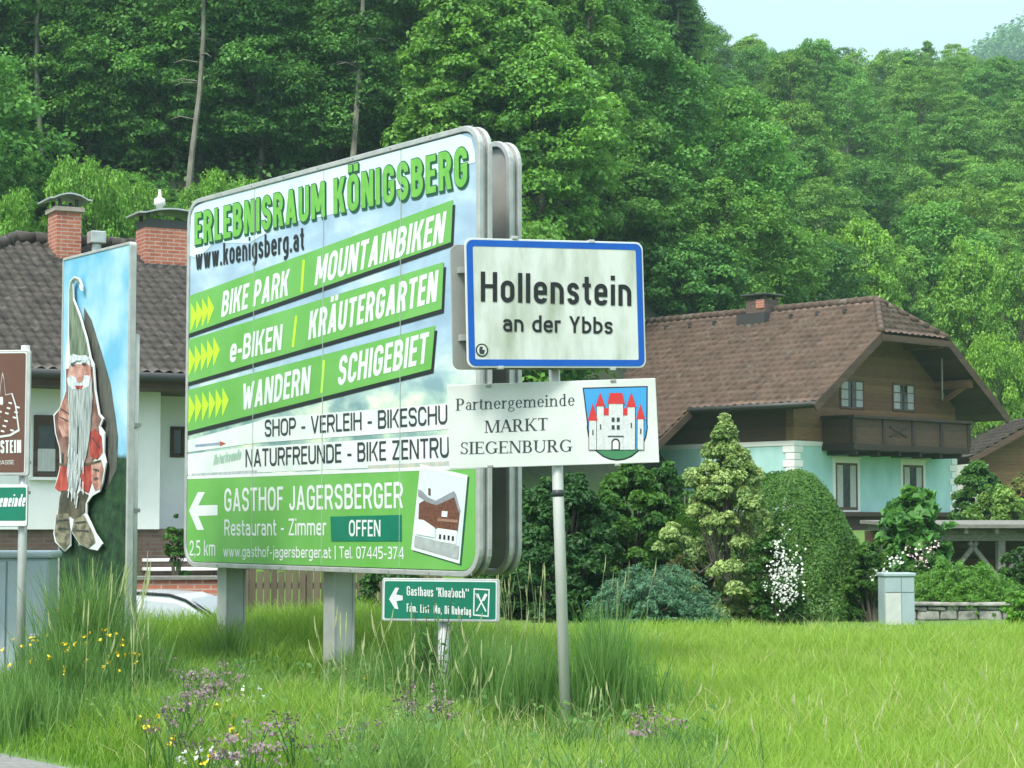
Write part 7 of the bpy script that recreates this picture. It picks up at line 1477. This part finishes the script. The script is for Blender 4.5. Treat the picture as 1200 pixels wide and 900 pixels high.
# seeding stalks standing out of the meadow
def stalks(pts, name, lab, m1, cat='grass stalks'):
    mb = MB()
    for px_, Y, hh2, ln in pts:
        x = (px_ - 600) / FPX * Y; z = float(height(x, Y)); mb.tube([(x, Y, z), (x + ln * 0.3, Y, z + hh2 * 0.6), (x + ln, Y, z + hh2)], [0.003, 0.002, 0.0015], 4, False); mb.tube([(x + ln * 0.85, Y, z + hh2 * 0.86), (x + ln, Y, z + hh2 * 0.95), (x + ln * 1.1, Y, z + hh2 * 1.08)], [0.003, 0.0065, 0.002], 5, False)
    o = mb.build(name, m1); o['kind'] = 'stuff'; return tag(o, lab, cat)
M['straw'] = mat('dry_grass_stalk', (0.25, 0.33, 0.12), (0.40, 0.42, 0.22), 20, 0.8)
rq = random.Random(11)
stalks([(rq.choice([rq.uniform(580, 600), rq.uniform(612, 640), rq.uniform(680, 760)]), rq.uniform(18, 25), rq.uniform(0.6, 1.0), rq.uniform(-0.1, 0.14)) for _ in range(34)], 'seed_stalks', 'pale seeding grass stalks in front of the dark conifer shrub', M['straw'])
stalks([(rq.uniform(60, 185), rq.uniform(13.5, 16.5), rq.uniform(0.6, 1.1), rq.uniform(-0.15, 0.15)) for _ in range(36)], 'seed_stalks', 'pale seeding grass stalks near the gnome board', M['straw'])
stalks([(rq.uniform(380, 620), rq.uniform(12.5, 15.5), rq.uniform(0.4, 0.8), rq.uniform(-0.18, 0.18)) for _ in range(40)], 'seed_stalks', 'pale seeding grass stalks around the small inn sign', M['straw'])
stalks([(rq.uniform(520, 1180), rq.uniform(9, 14), rq.uniform(0.28, 0.45), rq.uniform(-0.12, 0.12)) for _ in range(34)], 'seed_stalks', 'thin seeding grass stalks across the near meadow', M['straw'])
# dark bare weed stems beside the inn sign post
wd_ = thing('weed', 'dark branching weed stems left of the small inn sign post', 'weed', Vector(((515 - 600) / FPX * 14.6, 14.6, 0))); mb = MB(); lf = []
for k in range(7):
    a = -0.9 + k * 0.25; h2 = rq.uniform(0.65, 1.0); p = [(0, 0, 0), (a * 0.10, rq.uniform(-0.05, 0.05), h2 * 0.5), (a * 0.30, rq.uniform(-0.1, 0.1), h2)]
    mb.tube(p, [0.006, 0.005, 0.002], 5, False)
    for j in range(8): t_ = 0.35 + j * 0.08; lf.append((a * 0.3 * t_ ** 1.5, 0, h2 * t_))
mb.build('stem', mat('dark_weed_stem', (0.05, 0.08, 0.035), (0.10, 0.12, 0.05), 9, 0.8), wd_)
c = np.array(lf) + rng.normal(size=(len(lf), 3)) * 0.02; v, f = leaves(c, rng.normal(size=c.shape), np.full(len(c), 0.07), 0.3); link('leaf', np_mesh('leaf', v, f, np.full(len(c), 0.3)), M['tallgrass'], wd_, kind='stuff')
# flowering weeds
def flower_proto(m, nst, hh2, spread, size, per, ball):
    mb = MB(); cs = []
    for k in range(nst):
        a = rq.uniform(0, 6.28); d = rq.uniform(0.1, 1) * spread; h2 = hh2 * rq.uniform(0.6, 1.1); mb.tube([(0, 0, 0), (math.cos(a) * d * 0.4, math.sin(a) * d * 0.4, h2 * 0.6), (math.cos(a) * d, math.sin(a) * d, h2)], [0.004, 0.003, 0.002], 4, False)
        for j in range(per): cs.append((math.cos(a) * d + rq.gauss(0, ball), math.sin(a) * d + rq.gauss(0, ball), h2 + rq.gauss(0, ball * 0.8)))
    s_ = bpy.data.meshes.new('stem'); s_.from_pydata(mb.V, [], mb.F); s_.update(); s_.materials.append(M['tallgrass'])
    c = np.array(cs); v, f = leaves(c, rng.normal(size=c.shape) * 0.6 + np.array([0, -0.7, 0.7]), size * rng.uniform(0.7, 1.3, len(c)), 0.85); b_ = np_mesh('blossom', v, f); b_.materials.append(M[m]); return s_, b_
FP = {'y': [flower_proto('blossom_yellow', 6, 0.62, 0.20, 0.021, 5, 0.009) for _ in range(3)], 'p': [flower_proto('blossom_purple', 8, 0.36, 0.15, 0.018, 12, 0.018) for _ in range(3)], 'w': [flower_proto('blossom_white', 5, 0.26, 0.10, 0.022, 4, 0.008) for _ in range(2)], 'ys': [flower_proto('blossom_yellow', 2, 0.30, 0.08, 0.022, 5, 0.009) for _ in range(2)]}
def flower(kind, px_, py_, lab, grp, hs, name):
    """a plant whose blossom stands at pixel (px, py), hs metres above the ground"""
    d = ray(px_, py_); k = (hs - EYE) / d.z; x, y = d.x * k, d.y * k; st__, bl_ = FP[kind][rq.randrange(len(FP[kind]))]
    o = thing(name, lab, 'flower', Matrix.Translation((x, y, float(height(x, y)))) @ Matrix.Rotation(rq.uniform(0, 6.28), 4, 'Z') @ Matrix.Scale(rq.uniform(0.85, 1.15), 4), grp)
    for nm, me in (('stem', st__), ('blossom', bl_)): q = bpy.data.objects.new(nm, me); COL.objects.link(q); q.parent = o
for px_, py_ in ((42, 740), (60, 722), (78, 735), (97, 722), (108, 716), (112, 728), (120, 745), (132, 748), (146, 755), (92, 744), (30, 745), (70, 752)):
    flower('y', px_, py_, 'yellow-flowered weed on tall stems between cabinet and gnome board', 'yellow flowers by the cabinet', 0.62, 'yellow_flower')
for px_, py_ in ((173, 850), (180, 848), (199, 852), (270, 838), (276, 846), (232, 880), (415, 770), (462, 768), (470, 775), (440, 790)):
    flower('ys', px_, py_, 'short yellow flower scattered in the near meadow', 'short yellow flowers in the meadow', 0.28, 'yellow_flower')
for px_, py_ in ((188, 768), (195, 778), (215, 800), (228, 795), (242, 790), (262, 786), (270, 788), (225, 818), (238, 810), (210, 826), (200, 838), (288, 862), (292, 855), (300, 872), (246, 865), (345, 845), (380, 852), (420, 842), (255, 800)):
    flower('p', px_, py_, 'faded purple flower head clump in the meadow left of the billboard posts', 'faded purple flowers, left', 0.36, 'purple_flower')
for px_, py_ in ((488, 818), (500, 822), (512, 820), (478, 815), (520, 815), (755, 830), (765, 825), (772, 842)):
    flower('p', px_, py_, 'faded purple flower head clump at the feet of the two small sign poles', 'faded purple flowers, middle', 0.36, 'purple_flower')
for px_, py_ in ((268, 816), (276, 818), (290, 820), (300, 815), (283, 813), (225, 870), (262, 872), (470, 832), (480, 830), (490, 836), (420, 858), (240, 878), (700, 890)):
    flower('w', px_, py_, 'tiny white daisy tuft in the near meadow', 'white daisies', 0.25, 'daisy')
